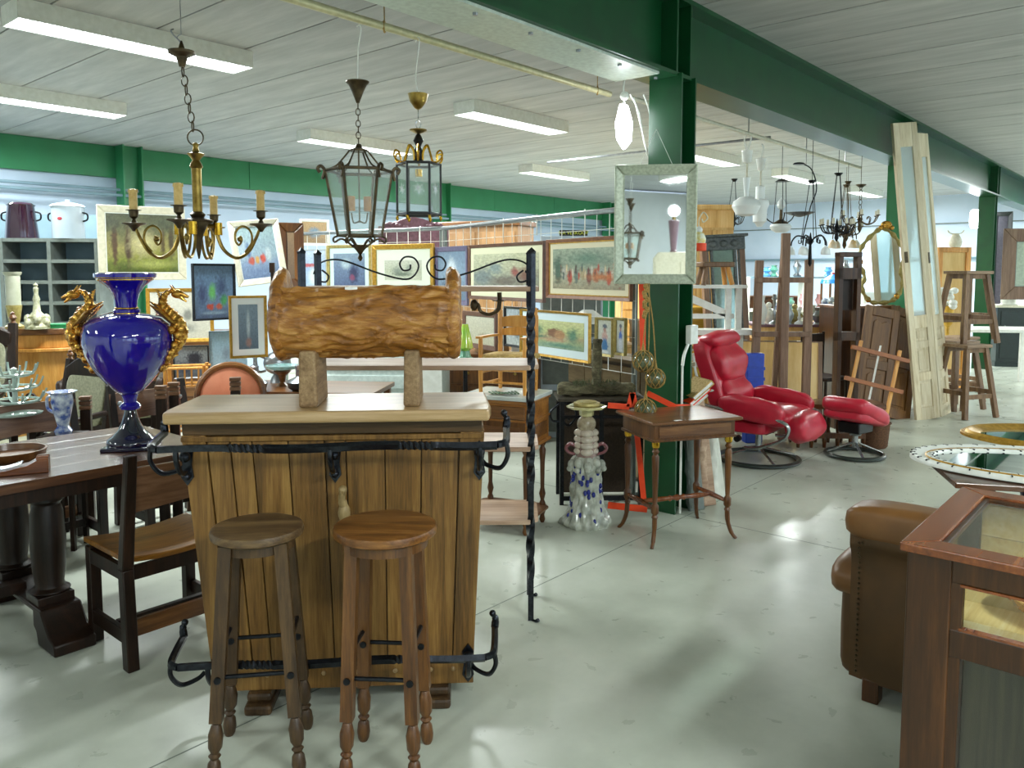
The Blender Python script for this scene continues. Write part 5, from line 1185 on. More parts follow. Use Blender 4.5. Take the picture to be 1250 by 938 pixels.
# ================= oval mirrors on small tables =================
def oval(label,c,a,b_,ang,z_,mf,groove,prof,inn):
    t=T('oval_mirror',label,'mirror',(c[0],c[1],z_),R(ang))
    vs=[];fs=[];n=96;k=len(prof)
    for j in range(n):
        an=2*PI*j/n
        for d,h in prof:
            vs.append(((a-d)*math.cos(an),(b_-d)*math.sin(an),h))
    for j in range(n):
        for i in range(k-1): fs.append((j*k+i,((j+1)%n)*k+i,((j+1)%n)*k+i+1,j*k+i+1))
    MB().add(vs,fs).build('frame',mf,t)
    MB().prism([((a-.09)*math.cos(2*PI*j/64),(b_-.09)*math.sin(2*PI*j/64)) for j in range(64)],.008,.012,'z').build('mirror_glass',M['mirror'],t,smooth=0)
    if groove:
        gm=MB().box(-.012,.012,-.0022,.0022,-.003,.003).mesh('g',0); gm.materials.append(M['iron'])
        for d,h in ((.012,.026),(.088,.02)):
            for j in range(44):
                an=2*PI*j/44; o_=link('ribbon_tie',gm,t,loc=((a-d)*math.cos(an),(b_-d)*math.sin(an),h)); o_.rotation_euler=(0,0,an+.5)
        MB().tube([((a-.066)*math.cos(2*PI*j/64),(b_-.066)*math.sin(2*PI*j/64),.02) for j in range(64)],.004,6,closed=True).build('gilt_line',M['goldf'],t)
    return t
oval('white oval mirror frame with ribbon ties lying flat on dark table',(2.437,3.436),.625,.37,-25,.755,M['white'],1,[(.02,0),(0,.004),(0,.016),(.01,.028),(.022,.026),(.045,.014),(.065,.016),(.075,.022),(.09,.022),(.1,.010)],None)
oval('gilt oval mirror lying flat behind the white oval mirror',(2.95,3.98),.60,.35,-25,.755,M['goldf'],0,[(.02,0),(0,.006),(0,.018),(.012,.026),(.018,.024),(.03,.036),(.042,.033),(.055,.026),(.075,.02),(.1,.010)],None)
def stand(label,c,a,wx,wy,h):
    t=T('low_table',label,'table',(c[0],c[1],0),R(a))
    MB().box(-wx,wx,-wy,wy,h-.025,h).build('tabletop',M['darkx'],t,smooth=0,bevel=.004)
    for sx in (-1,1):
        for s in (-1,1): MB().beam((sx*wx*.7,s*wy*.7,0),(sx*wx*.7,-s*wy*.7,h-.025),.04,.03,(1,0,0)).build('crossed_leg',solid('blue_black_leg','#10182e',.4) if (sx,s)==(-1,-1) and 'blue_black_leg' not in bpy.data.materials else bpy.data.materials['blue_black_leg'],t,smooth=0)
    MB().box(-wx*.7,wx*.7,-.015,.015,h*.48,h*.52).build('stretcher',M['dark'],t,smooth=0)
    return t
stand('dark trestle table with crossed legs carrying the white oval mirror',(2.38,3.36),-14,.50,.24,.753)
stand('dark trestle table with crossed legs under the gilt oval mirror',(3.02,3.98),-14,.50,.22,.753)
# ================= red recliner and ottoman =================
rl_=M['redl']; alu=solid('grey_aluminium','#a9adad',.25,.8); dkw=solid('dark_green_grey_ring','#2a332f',.3,0,.5,coat=.4)
def ringbase(t,r_,h,mast):
    MB().tube([(r_*math.cos(2*PI*k/48),r_*math.sin(2*PI*k/48),.022) for k in range(48)],.024,10,closed=True,flat=.8).build('ring_base',dkw,t)
    for k in range(4):
        a=PI/4+k*PI/2; MB().tube(smoothpath([(0,0,.13),(.06*math.cos(a),.06*math.sin(a),.11),(r_*math.cos(a),r_*math.sin(a),.04)],5),.013,8,flat=.6).build('base_arm',alu,t)
    MB().cyl((0,0,.08),(0,0,h),.026).lathe([(.05,h-.05),(.06,h-.02),(.06,h)],16).build('column',alu,t)
t=T('recliner','red leather swivel recliner with ring base and silver side arches','recliner',(2.13,6.81,0),R(50))
ringbase(t,.335,.30,1)
MB().box(-.16,.16,-.14,.18,.26,.32).build('mechanism',M['black'],t,bevel=.01)
def wr(s,a=.008): return lambda p: p+Vector((noise.noise(p*9+Vector((s,0,0))),noise.noise(p*9+Vector((0,s,0))),noise.noise(p*9+Vector((0,0,s)))))*a*1.6
MB().sq((0,-.08,.42),(.54,.60,.17),.6,.35,36,18,wr(1)).build('seat_cushion',rl_,t)
MB().sq((0,-.40,.35),(.53,.20,.26),.8,.4,30,14,wr(2),rot=(R(-15),0,0)).build('seat_front_roll',rl_,t)
MB().sq((0,.08,.33),(.60,.52,.12),.35,.25,24,10).build('seat_shell',rl_,t)
bk=R(-20)
MB().sq((0,.34,.72),(.60,.16,.76),.45,.3,32,20,wr(3,.004),rot=(bk,0,0)).build('back_shell',rl_,t)
def tuft(p):
    q=Vector(p); zz=q.z
    q.y-= .018*math.cos(zz*26)*(1 if q.y<0 else 0); q.y+=-.02*math.exp(-(q.x/.1)**2)*(1 if q.y<0 else 0)*-1
    return wr(7,.007)(q)
MB().sq((0,.225,.56),(.50,.15,.34),.6,.4,36,20,tuft,rot=(bk,0,0)).build('back_cushion',rl_,t)
MB().sq((0,.30,.84),(.53,.17,.34),.6,.4,36,20,tuft,rot=(bk,0,0)).build('back_cushion',rl_,t)
MB().sq((0,.375,1.03),(.54,.20,.15),.8,.4,32,16,wr(9),rot=(bk,0,0)).build('head_roll',rl_,t)
for s in (-1,1):
    MB().sq((s*.335,-.07,.50),(.14,.56,.20),.7,.45,28,16,wr(5),rot=(R(6),0,0)).build('arm_cushion',rl_,t)
    path=smoothpath([(s*.37,.34,.50),(s*.375,.1,.475),(s*.375,-.2,.46),(s*.375,-.37,.42),(s*.37,-.40,.35),(s*.365,-.33,.27),(s*.34,-.12,.18),(s*.33,-.02,.17)],6)
    MB().tube(path,[.020]*len(path),8,flat=.7).build('arm_arch',alu,t)
    MB().cyl((s*.36,.02,.25),(s*.40,.02,.25),.028).build('adjuster_knob',M['black'],t)
    MB().tube(smoothpath([(s*.28,.26,.62),(s*.31,.36,.62),(s*.31,.44,.74),(s*.31,.47,.9)],5),.012,8).build('side_seam',M['white'] if s<0 else rl_,t)
t=T('ottoman','red leather ottoman on a small ring base beside the recliner','ottoman',(3.03,6.96,0),R(38))
ringbase(t,.235,.24,1)
MB().box(-.12,.12,-.1,.1,.22,.32).build('mechanism',M['black'],t,bevel=.01)
MB().sq((0,0,.405),(.54,.44,.17),.65,.4,36,18,lambda p: wr(4)(p+Vector((0,0,-.04*(p.x/.27)))),rot=(0,R(12),0)).build('cushion',rl_,t)
MB().sq((0,-.0,.35),(.50,.40,.10),.5,.35,28,12,rot=(0,R(12),0)).build('cushion_base',rl_,t)
# ================= bench seat, basket behind ottoman =================
t=T('low_bench','low wooden bench with turned spindle legs behind the red ottoman','bench',(3.02,7.42,0),R(-2))
zb2=at(1000,487,7.6).z
MB().box(-.42,.42,-.16,.16,zb2-.045,zb2).build('seat_board',M['walnutx'],t,smooth=0,bevel=.004)
MB().box(-.38,.38,-.14,-.10,.09,.14).build('rail',M['walnut'],t,smooth=0)
for k in range(7): MB().lathe([(.014,0),(.02,.06),(.022,.10),(.013,.13),(.022,.2),(.014,.26),(.018,zb2-.04)],10,(-.36+.12*k,-.12,0)).build('spindle_leg',M['walnut'],t)
for k in range(7): MB().lathe([(.014,0),(.02,.06),(.022,.10),(.013,.13),(.022,.2),(.014,.26),(.018,zb2-.04)],10,(-.36+.12*k,.12,0)).build('spindle_leg',M['walnut'],t)
t=T('wicker_basket','small brown wicker basket on the floor behind the ottoman','basket',fl(1067,546),0)
bs=MB()
bs.lathe([(.10,0),(.115,.02),(.13,.22),(.135,.24),(.12,.235),(.1,.02)],24); bs.build('basket_body',M['woven'],t)
MB().tube([(.134*math.cos(2*PI*k/24),.134*math.sin(2*PI*k/24),.235) for k in range(24)],.009,6,closed=True).build('basket_rim',M['woven'],t)
# ================= easel, boards =================
Ye=7.7
t=T('easel','tall wooden studio easel with three uprights behind the red recliner','easel',(at(955,470,Ye).x,Ye,0),0)
X=lambda px,py: at(px,py,Ye).x-at(955,470,Ye).x
for (x0,y0,x1,y1,ww) in ((921,560,928,318,.075),(956,560,958,285,.08),(986,560,989,317,.078)):
    MB().beam((X(x0,y0)*0+X(x0,400),0.0 if x0!=956 else -.05,0),(X(x1,y1),0.02 if x0!=956 else -.03,at(x1,y1,Ye).z),ww,.05).build('upright',M['easel'],t,smooth=0,bevel=.006)
for py in (342,408,): MB().box(X(921,py),X(990,py),-.03,.0,at(950,py,Ye).z-.025,at(950,py,Ye).z+.025).build('crossbar',M['easel'],t,smooth=0,bevel=.003)
MB().box(X(921,520),X(990,520),-.03,.0,.28,.34).build('crossbar',M['easel'],t,smooth=0)
MB().beam((0,.3,0),(X(958,300),.02,1.85),.05,.04).build('rear_prop',M['easel'],t,smooth=0)
a=at(903,470,8.15); b_=at(1001,470,8.0); hz=at(950,418,8.1).z
t=T('plywood_board','pale yellow plywood board standing behind the easel feet','board',((a.x+b_.x)/2,8.08,0),math.atan2(b_.y-a.y,b_.x-a.x)); t.rotation_euler=(R(-7),0,math.atan2(b_.y-a.y,b_.x-a.x))
w_=(b_.x-a.x)/2
MB().box(-w_,w_,0,.02,0.02,hz).build('panel',M['plywood'],t,smooth=0); MB().box(w_,w_+.04,-.01,.03,0.02,hz).box(-w_,w_+.04,-.005,.025,hz,hz+.012).build('edge_batten',M['easel'],t,smooth=0)
t=T('plastic_crate','blue plastic folding crate standing beside the recliner headrest','crate',(at(922,450,7.5).x,7.55,0),R(8))
MB().box(-.085,.085,-.05,.05,.0,at(922,432,7.5).z).build('crate_body',M['blue'],t,smooth=0,bevel=.01)
for k in range(4): MB().box(-.09,.09,-.056,-.05,.4+k*.1,.43+k*.1).build('crate_rib',M['blue'],t,smooth=0)
# ================= white bench rack, small stool, wardrobe, grey mirror =================
Yw=7.9
t=T('garden_rack','white painted slatted garden rack behind the recliner','rack',(at(880,400,Yw).x,Yw,0),0)
x0=at(838,350,Yw).x-at(880,400,Yw).x; x1=at(913,350,Yw).x-at(880,400,Yw).x
zz=lambda py: at(880,py,Yw).z
MB().box(x0,x1-.03,-.1,.12,zz(352)-.0,zz(348)).build('top_board',M['white'],t,smooth=0)
for px in (888,901): MB().box(at(px,380,Yw).x-at(880,400,Yw).x-.03,at(px,380,Yw).x-at(880,400,Yw).x+.03,-.04+.01*(px>890),.0+.01*(px>890),zz(410),zz(352)).build('post',M['white'],t,smooth=0,bevel=.004)
MB().box(x0,x1+.06,-.14,.14,zz(408),zz(402)).build('shelf_board',M['white'],t,smooth=0)
for py in (386,425,445,470): MB().box(x0,.12,-.03,-.01,zz(py+3),zz(py-3)).build('slat',M['white'],t,smooth=0)
MB().beam((x0,-.02,zz(362)),(.08,-.02,zz(385)),.02,.07,(0,1,0)).build('brace',M['white'],t,smooth=0)
MB().beam((x0,-.02,zz(440)),(.05,-.02,zz(415)),.02,.06,(0,1,0)).build('brace',M['white'],t,smooth=0)
for x in (x0+.02,x1-.05): MB().box(x-.025,x+.025,.03,.08,0,zz(403)).build('leg',M['white'],t,smooth=0)
t=T('milking_stool','low brown three-slab stool standing on the white garden rack','stool',(at(872,348,Yw).x,Yw+.0,zz(348)),R(10))
hs=zz(320)-zz(348)
MB().prism([(-.16,-.10),(.16,-.10),(.19,-.05),(.19,.05),(.16,.10),(-.16,.10),(-.19,.05),(-.19,-.05)],hs-.05,hs,'z').build('seat',M['oldstool'],t,bevel=.01)
for sx in (-1,1):
    for sy in (-1,1): MB().tube([(sx*.15,sy*.08,0),(sx*.11,sy*.05,hs-.04)],.024,10).build('leg',M['oldstool'] if sx<0 else M['honey'],t)
Yq=9.6
a=at(840,250,Yq); b_=at(897,250,Yq)
t=T('pine_wardrobe','tall knotty pine wardrobe behind the grey ornate mirror','wardrobe',((a.x+b_.x)/2-.25,Yq+.3,0),0)
hz=at(870,250,Yq).z; w_=(b_.x-a.x)/2+.25
MB().box(-w_,w_,-.27,.3,0,hz-.04).build('carcass',M['pine'],t,smooth=0)
MB().box(-w_-.04,w_+.04,-.33,.32,hz-.06,hz).build('cornice',M['pine'],t,smooth=0,bevel=.012)
for k in range(5): MB().box(-w_+.07+k*(2*w_-.14)/5,-w_+.07+(k+1)*(2*w_-.14)/5-.006,-.285,-.27,.15,hz-.28).build('door_plank',M['pine'],t,smooth=0,bevel=.002)
MB().box(-w_,w_,-.292,-.27,hz-.30,hz-.27).build('rail',M['pine'],t,smooth=0)
Ym=8.8
a=at(871,520,Ym); b_=at(915,520,Ym)
P0=Vector(((a.x+b_.x)/2,Ym,0)); hz=at(893,282,Ym).z; w_=.215
t=T('trumeau_mirror','tall leaning grey carved mirror with columns and cornice beside the wardrobe','mirror',P0,0); t.rotation_euler=(R(-4),R(-3),R(6))
gm=solid('dark_grey_carved_wood','#5d6464',.45,.1,c2='#3c4242',nsc=40,bump=.2)
for s in (-1,1):
    for dx in (0,.05): MB().cyl((s*(w_-.03-dx),-.01,.85),(s*(w_-.03-dx),-.01,hz-.2),.018).build('column',gm,t)
    MB().box(s*w_-.03,s*w_+.03,-.03,.05,0,hz-.1).build('stile',M['easel'],t,smooth=0)
MB().box(-w_-.03,w_+.03,-.05,.05,hz-.2,hz-.06).box(-w_-.05,w_+.06,-.08,.06,hz-.06,hz-.03).build('cornice',gm,t,smooth=0,bevel=.005)
for k in range(3): MB().sph((-.12+.12*k,-.05,hz-.13),.045,(1.1,.5,.9)).build('boss',gm,t)
MB().box(-w_+.08,w_-.08,0,.02,.85,hz-.2).build('mirror_glass',solid('greenish_old_mirror','#8fa59a',.12,.6),t,smooth=0)
MB().box(-w_,w_,-.04,.04,.8,.87).box(-w_,w_,-.05,.05,.3,.8).build('base_panel',solid('grey_relief_plate','#9aa09c',.4,.2,c2='#6f7572',nsc=22,bump=.5),t,smooth=0,bevel=.004)
c=at(852,292,5.6)
t=T('hanging_bottle_lamp','white and yellow glass lamp with orange foot on a scroll hook','lamp',(at(853,292,5.75).x,5.75,at(853,292,5.75).z),0)
MB().lathe([(.05,-.085),(.055,-.08),(.055,-.03)],16).build('foot',M['orange'],t)
MB().lathe([(.048,-.03),(.052,0),(.04,.035),(.02,.05)],16).build('bowl',solid('yellow_white_glass','#e6d47a',.2,c2='#eef0e0'),t)
MB().sph((0,0,.065),.026).build('glass_knob',M['frost'],t)
MB().tube(smoothpath([(0,0,.08),(.0,0,.14),(.03,0,.19),(.06,0,.15),(.03,0,.12),(.02,0,.145)],6),.005,6).build('scroll_hook',M['cream'],t)
# ================= shutters =================
def oriented(t,B_,Tp,xdir):
    zx=(Tp-B_).normalized(); x=Vector(xdir); x=(x-zx*x.dot(zx)).normalized(); y=zx.cross(x)
    t.matrix_world=Matrix(((x.x,y.x,zx.x,B_.x),(x.y,y.y,zx.y,B_.y),(x.z,y.z,zx.z,B_.z),(0,0,0,1)))
def leaf(label,B_,Tp,yaw,w_):
    t=T('door_leaf',label,'door'); oriented(t,B_,Tp,(math.cos(yaw),math.sin(yaw),0)); L_=(Tp-B_).length; W=w_/2; s=.075
    m=M['shutter']
    for q in (-1,1): MB().box(min(q*W,q*(W-s)),max(q*W,q*(W-s)),-.02,.02,0,L_).build('stile',m,t,smooth=0,bevel=.003)
    for z0,z1 in ((0,.14),(.44,.53),(.80,.88),(1.02,1.16),(L_-.26,L_)): MB().box(-W+s,W-s,-.018,.018,z0,z1).build('rail',m,t,smooth=0,bevel=.002)
    for z0,z1 in ((.14,.44),(.53,.80),(.88,1.02)): MB().box(-W+s,W-s,-.008,.008,z0,z1).box(-W+s+.02,W-s-.02,-.014,.014,z0+.03,z1-.03).build('panel',m,t,smooth=0,bevel=.003)
    MB().box(-W+s,W-s,-.004,.004,1.16,L_-.26).build('obscure_pane',M['cutglass'],t,smooth=0)
    MB().box(-W+.01,-W+.05,-.026,-.02,1.75,1.87).build('lock_plate',M['bronze'],t,smooth=0)
    return t
leaf('peeling cream glazed door leaf leaning on the green beam, the wider-showing one',fl(1132,512),at(1103,150,8.82)+Vector((0,0,.0)),R(15),.31)
leaf('peeling cream glazed door leaf leaning close behind its twin',fl(1153,507),at(1124,163,9.0),R(42),.30)
# ================= stools by the shutters =================
def tstool(label,loc,rz,first=[None]):
    if first[0]: return dup(first[0],label,loc,rz)
    t=T('tall_stool',label,'stool',loc,rz,'stacked brown pine stools'); first[0]=t; h=.82
    MB().box(-.19,.19,-.17,.17,h-.035,h).build('seat',M['oldstoolt'],t,smooth=0,bevel=.006)
    MB().box(-.15,.15,-.13,-.11,h-.09,h-.035).box(-.15,.15,.11,.13,h-.09,h-.035).build('apron',M['oldstool'],t,smooth=0)
    for sx in (-1,1):
        for sy in (-1,1): MB().beam((sx*.235,sy*.215,0),(sx*.14,sy*.12,h-.035),.055,.045).build('leg',M['oldstool'],t,smooth=0,bevel=.004)
    for s in (-1,1):
        MB().box(-.20,.20,s*.185-.012,s*.185+.012,.22,.27).build('stretcher',M['oldstool'],t,smooth=0,bevel=.002)
        MB().box(s*.205-.012,s*.205+.012,-.18,.18,.26,.31).build('stretcher',M['oldstool'],t,smooth=0,bevel=.002)
    return t
rz=R(20)
tstool('tall brown stool on the floor beside the cream door leaves, first of the row',(5.13,8.97,0),rz)
tstool('tall brown stool on the floor, second of the row behind the first',(5.30,9.50,0),rz)
tstool('tall brown stool on the floor, last of the row near the black cabinet',(5.62,10.05,0),rz)
tstool('tall brown stool stacked on top of the floor stools, nearer one',(5.24,9.2,.82),R(15))
tstool('tall brown stool stacked on top of the floor stools, farther one',(5.56,9.78,.82),R(15))
# ================= leaning cabinet doors, tiny plate racks, baroque mirror, clock case =================
def leanpanel(name,label,cat,pxB,pyB,pxT,pyT,YT,w_,yaw,th,fn):
    t=T(name,label,cat); B_=fl(pxB,pyB); Tp=at(pxT,pyT,YT); oriented(t,B_,Tp,(math.cos(yaw),math.sin(yaw),0)); fn(t,w_,(Tp-B_).length,th); return t
def cdoor(t,w_,L_,th):
    W=w_/2; m=M['door']
    for q in (-1,1): MB().box(min(q*W,q*(W-.08)),max(q*W,q*(W-.08)),-th,th,0,L_).build('stile',m,t,smooth=0,bevel=.004)
    for z0,z1 in ((0,.12),(L_*.5-.05,L_*.5+.05),(L_-.1,L_)): MB().box(-W+.08,W-.08,-th,th,z0,z1).build('rail',m,t,smooth=0,bevel=.004)
    for z0,z1 in ((.12,L_*.5-.05),(L_*.5+.05,L_-.1)):
        x=W-.08
        MB().box(-x,x,-th*.3,th*.3,z0,z1).prism([(-x+.03,z0+.03),(x-.03,z0+.03),(x-.03,z1-.07),(x*.5,z1-.04),(0,z1-.07),(-x*.5,z1-.04),(-x+.03,z1-.07)],-th*.8,0,'y').build('panel',m,t,smooth=0,bevel=.006)
leanpanel('cabinet_door','carved brown oak cabinet door leaning below the baroque mirror','door',1060,516,1078,376,8.75,.42,R(12),.018,cdoor)
leanpanel('cabinet_door','second brown cabinet door leaning behind the orange plate racks','door',1092,512,1106,378,9.1,.40,R(20),.018,cdoor)
def orack(t,w_,L_,th):
    for q,m in ((-1,M['honey']),(0,M['white']),(1,M['honey'])): MB().box(q*w_*.42-(.016 if q else .006),q*w_*.42+(.016 if q else .006),-.015,.015,0,L_).build('slat',m,t,smooth=0,bevel=.004)
    for z0 in (L_*.55,L_*.9): MB().box(-w_*.62,w_*.62,-.05,-.015,z0-.02,z0+.02).build('rack_bar',solid('orange_brown_bar','#a45f28',.4) if 'orange_brown_bar' not in bpy.data.materials else bpy.data.materials['orange_brown_bar'],t,smooth=0)
leanpanel('plate_rack','slanting orange-brown slatted rack leaning against the cabinet doors','rack',1052,530,1075,422,8.1,.48,R(0),.02,orack)
Yb=8.35; c=at(1078,374,Yb)
# table carrying the mirror
t=T('mirror_shelf','dark wooden cupboard standing behind the leaning doors, under the baroque mirror','cupboard',(at(1078,440,8.9).x-.10,9.35,0),R(0))
zz=at(1078,373,9.2).z
MB().box(-.36,.36,-.2,.25,0,zz-.03).build('carcass',M['mahogz'],t,smooth=0); MB().box(-.38,.38,-.23,.27,zz-.03,zz).build('top',M['walnutx'],t,smooth=0,bevel=.004)
Yb=9.2
t=T('baroque_mirror','gilt scroll-edged baroque mirror standing on the dark cupboard','mirror',(at(1078,372,Yb).x,Yb,zz),R(-4))
X=lambda px,py:(at(px,py,Yb).x-at(1078,372,Yb).x, at(px,py,Yb).z-zz)
out=[(1078,279),(1090,287),(1099,300),(1103,314),(1099,330),(1101,345),(1096,360),(1086,368),(1070,370),(1060,366),(1053,352),(1056,338),(1051,324),(1050,312),(1054,300),(1066,286)]
pts=smoothpath([(X(*q)[0],0,X(*q)[1]) for q in out],6,closed=True)
MB().tube(pts,[.024+.008*math.sin(i*1.3) for i in range(len(pts))],8,closed=True).build('frame',M['palegold'],t)
MB().prism([(p.x,p.z) for p in pts],-.004,.006,'y').build('mirror_glass',M['mirror'],t,smooth=0)
zc_=X(1078,275)[1]
MB().sph((0,-.01,zc_),.05,(1.3,.6,1)).sph((-.06,-.01,zc_-.03),.028).sph((.06,-.01,zc_-.03),.028).build('crest',M['gold'],t)
for q in ((1103,314),(1051,320),(1060,366),(1094,362)): 
    x,z_=X(*q); MB().sph((x,-.01,z_),.03,(1,.6,1.2)).build('leaf_boss',M['gold'],t)
Yk=8.3
def clock(t,w_,L_,th):
    W=w_/2; m=M['mahogz']
    for q in (-1,1): MB().box(min(q*W,q*(W-.045)),max(q*W,q*(W-.045)),-.05,.05,0,L_).build('side_post',m,t,smooth=0,bevel=.003)
    MB().box(-W,W,-.05,.05,L_-.28,L_-.16).box(-W,W,-.05,.05,L_*.5,L_*.55).build('cross_piece',m,t,smooth=0,bevel=.003)
    MB().box(-W,W,-.06,.06,L_-.05,L_).build('crown',m,t,smooth=0,bevel=.006)
    MB().box(-W+.05,W-.05,.03,.045,L_-.6,L_-.28).build('back_board',M['dark'],t,smooth=0)
    MB().box(-W-.02,W+.02,-.07,.07,0,.12).build('plinth',m,t,smooth=0,bevel=.004)
leanpanel('clock_case','tall dark open clock case standing beside the baroque mirror','clock case',1030,522,1036,308,Yk,.24,R(5),.03,clock)
t=T('spindle_chair','small dark chair standing behind the clock case and plywood board','chair',(3.5,8.9,0),R(30))
for sx in (-1,1):
    for sy in (-1,1): MB().cyl((sx*.18,sy*.17,0),(sx*.17,sy*.16,.45 if sy<0 else .95),.016).build('leg',M['dark'],t)
MB().box(-.2,.2,-.2,.2,.43,.47).build('seat',M['dark'],t,bevel=.01); MB().box(-.19,.19,.15,.18,.8,.93).build('backrest',M['dark'],t,bevel=.01)
# ================= right end furniture =================
c=fl(1215,447)
t=T('black_sideboard','low green-black sideboard with pale top near the far column','sideboard',(c.x+.75,c.y+.1,0),R(-10))
MB().box(-.75,.75,-.3,.3,.06,1.02).build('carcass',M['dkgreen'],t,smooth=0,bevel=.006); MB().box(-.79,.79,-.34,.34,1.02,1.06).build('top',M['cream'],t,smooth=0,bevel=.006); MB().box(-.77,.77,-.32,.32,0,.08).build('plinth',M['dkgreen'],t,smooth=0)
for k in range(3): d_=MB().box(-.7+k*.47,-.7+k*.47+.44,-.312,-.3,.14,.96).build('door',M['dkgreen'],t,smooth=0,bevel=.004); MB().sph((-.7+k*.47+.06,-.33,.7),.015).build('knob',M['steel'],d_)
s_=T('plaster_figure','white plaster torso sculpture on the black sideboard','sculpture',(c.x+.17,c.y-.02,1.06),R(-20))
p_=smoothpath([(0,0,0),(0,0,.02),(-.02,0,.12),(-.05,0,.2),(0,0,.26),(.06,0,.32),(.1,0,.42),(.12,0,.5),(.11,0,.57)],5)
k=len(p_); MB().tube(p_,[.09+.03*math.sin(i/k*9) for i in range(k-3)]+[.08,.06,.02],14).sph((-.06,-.03,.17),.075,(1,1,1.2)).sph((.02,-.04,.08),.08,(1,1,.9)).build('torso',M['stone'],s_)
MB().box(-.12,.12,-.1,.1,0,.03).build('base',M['stone'],s_,bevel=.01)
pic('wide grey-brown framed pale green panel standing on the black sideboard',1221,1290,279,366,13.6,13.5,.22,M['easel'],None,name='framed_picture',cat='picture',inner=M['grey'],back=M['sage'])
t=framed('tall_mirror_frame','dark arched-top standing mirror frame beyond the farthest column','mirror',at(1204,440,14.9)[:2],at(1228,440,14.7)[:2],0.05,at(1212,262,14.8).z,.08,M['dkgreen'],None,back=solid('grey_mirror_back','#5b5966',.3,.3))
c=at(1163,345,10.9)
t=T('pine_headboard','square pine panel with frame standing behind the stacked stools','panel',(c.x,10.9,0),R(4))
hz=at(1163,302,10.9).z; w_=.20
MB().box(-w_,w_,0,.02,.3,hz-.05).build('panel',M['plywood'],t,smooth=0)
for q in (-1,1): MB().box(q*w_-.035,q*w_+.035,-.02,.035,0,hz).build('post',M['honey'],t,smooth=0,bevel=.004)
MB().box(-w_,w_,-.02,.035,hz-.07,hz).build('rail',M['honey'],t,smooth=0,bevel=.004)
t=T('white_table','long white cloth-topped table behind the stacked stools','table',(6.6,11.6,0),R(-8))
MB().box(-1.0,1.0,-.4,.4,.78,.82).build('tabletop',M['white'],t,smooth=0,bevel=.004)
for sx in (-1,1):
    for sy in (-1,1): MB().box(sx*.93-.03,sx*.93+.03,sy*.33-.03,sy*.33+.03,0,.78).build('leg',M['white'],t,smooth=0)
c=at(1167,302,11.0)
t=T('cream_jug','cream two-eared jug standing on top of the pine panel','jug',(at(1166,300,10.92).x,10.92,hz),0)
MB().lathe([(.06,0),(.075,.02),(.085,.07),(.07,.13),(.045,.17),(.05,.19),(.04,.185)],18).build('jug_body',M['cream'],t)
for s in (-1,1): MB().tube(smoothpath([(s*.045,0,.18),(s*.09,0,.2),(s*.11,0,.23)],4),[.014]*8+[.008],8,flat=.6).build('ear',M['cream'],t)
c=at(1158,385,10.2)
t=T('flower_vase','white artificial flowers with yellow ribbon behind the top stools','flowers',(at(1158,372,10.6).x,10.6,.0),0)
zz=at(1158,372,10.6).z
MB().lathe([(.10,0),(.05,.02),(.02,.1),(.02,zz-.3),(.06,zz-.25),(.07,zz-.02)],14).build('stand',M['yellowwood'],t)
rr3=random.Random(5)
for k in range(9): q=Vector((rr3.uniform(-.1,.1),rr3.uniform(-.08,.08),zz+rr3.uniform(-.02,.2))); MB().sph(q,.055,(1,1,.8),8,6).build('flower',M['white'],t)
# small aisle-side window light fixture is not needed; radiator-like wall unit
# ================= pendants and chandeliers beyond the column =================
def rp(px): # depth on the rail v=3.2
    k=(px-625)/F*1.0; return 3.2/(UX-UY*k)
def hang(name,label,px,Y=None,rz=0,cat='pendant'):
    Y=Y or rp(px); c=at(px,200,Y); t=T(name,label,cat,(c.x,c.y,0),rz); return t,(lambda y: zat(px,y,Y)),Y/F
t,z,s=hang('glass_pendant','white glass pendant with wide flattened globe, hung from the cream pipe',912)
MB().tube(smoothpath([(.02,0,2.88),(.03,0,2.84),(0,0,z(184)),(-.03,0,2.82),(-.02,0,2.88)],4),.007,6).build('cord',M['white'],t)
MB().lathe([(.02,z(200)),(5*s,z(198)),(6.5*s,z(184)),(.01,z(184))],18).build('canopy',M['white'],t)
MB().cyl((0,0,z(219)),(0,0,z(200)),.009).build('rod',M['cream'],t)
MB().lathe([(.02,z(241)),(2.5*s,z(238)),(4.5*s,z(217)),(4*s,z(217))],18).build('glass_neck',M['frost'],t)
MB().lathe([(5*s,z(264)),(12*s,z(262)),(17*s,z(252)),(15*s,z(246)),(8*s,z(241)),(3*s,z(240))],28).build('globe',M['frost'],t)
t,z,s=hang('glass_pendant','white stepped glass pendant hanging behind the flattened globe pendant',929,rp(929)+.3)
MB().tube(smoothpath([(0,0,2.88),(.02,0,2.84),(0,0,z(193))],4),.007,6).build('cord',M['white'],t)
MB().lathe([(.02,z(209)),(4*s,z(207)),(6*s,z(194)),(.01,z(193))],18).build('canopy',M['white'],t)
MB().cyl((0,0,z(228)),(0,0,z(208)),.009).build('rod',M['cream'],t)
MB().lathe([(3*s,z(277)),(6*s,z(272)),(8*s,z(271)),(8.5*s,z(256)),(11*s,z(250)),(10*s,z(245)),(5.5*s,z(243)),(5.5*s,z(228)),(.02,z(227))],28).build('stepped_shade',M['frost'],t)
t,z,s=hang('bowl_pendant','iron pendant with frosted bowl and pale flame glass on three rods',955,rp(955),0,'chandelier')
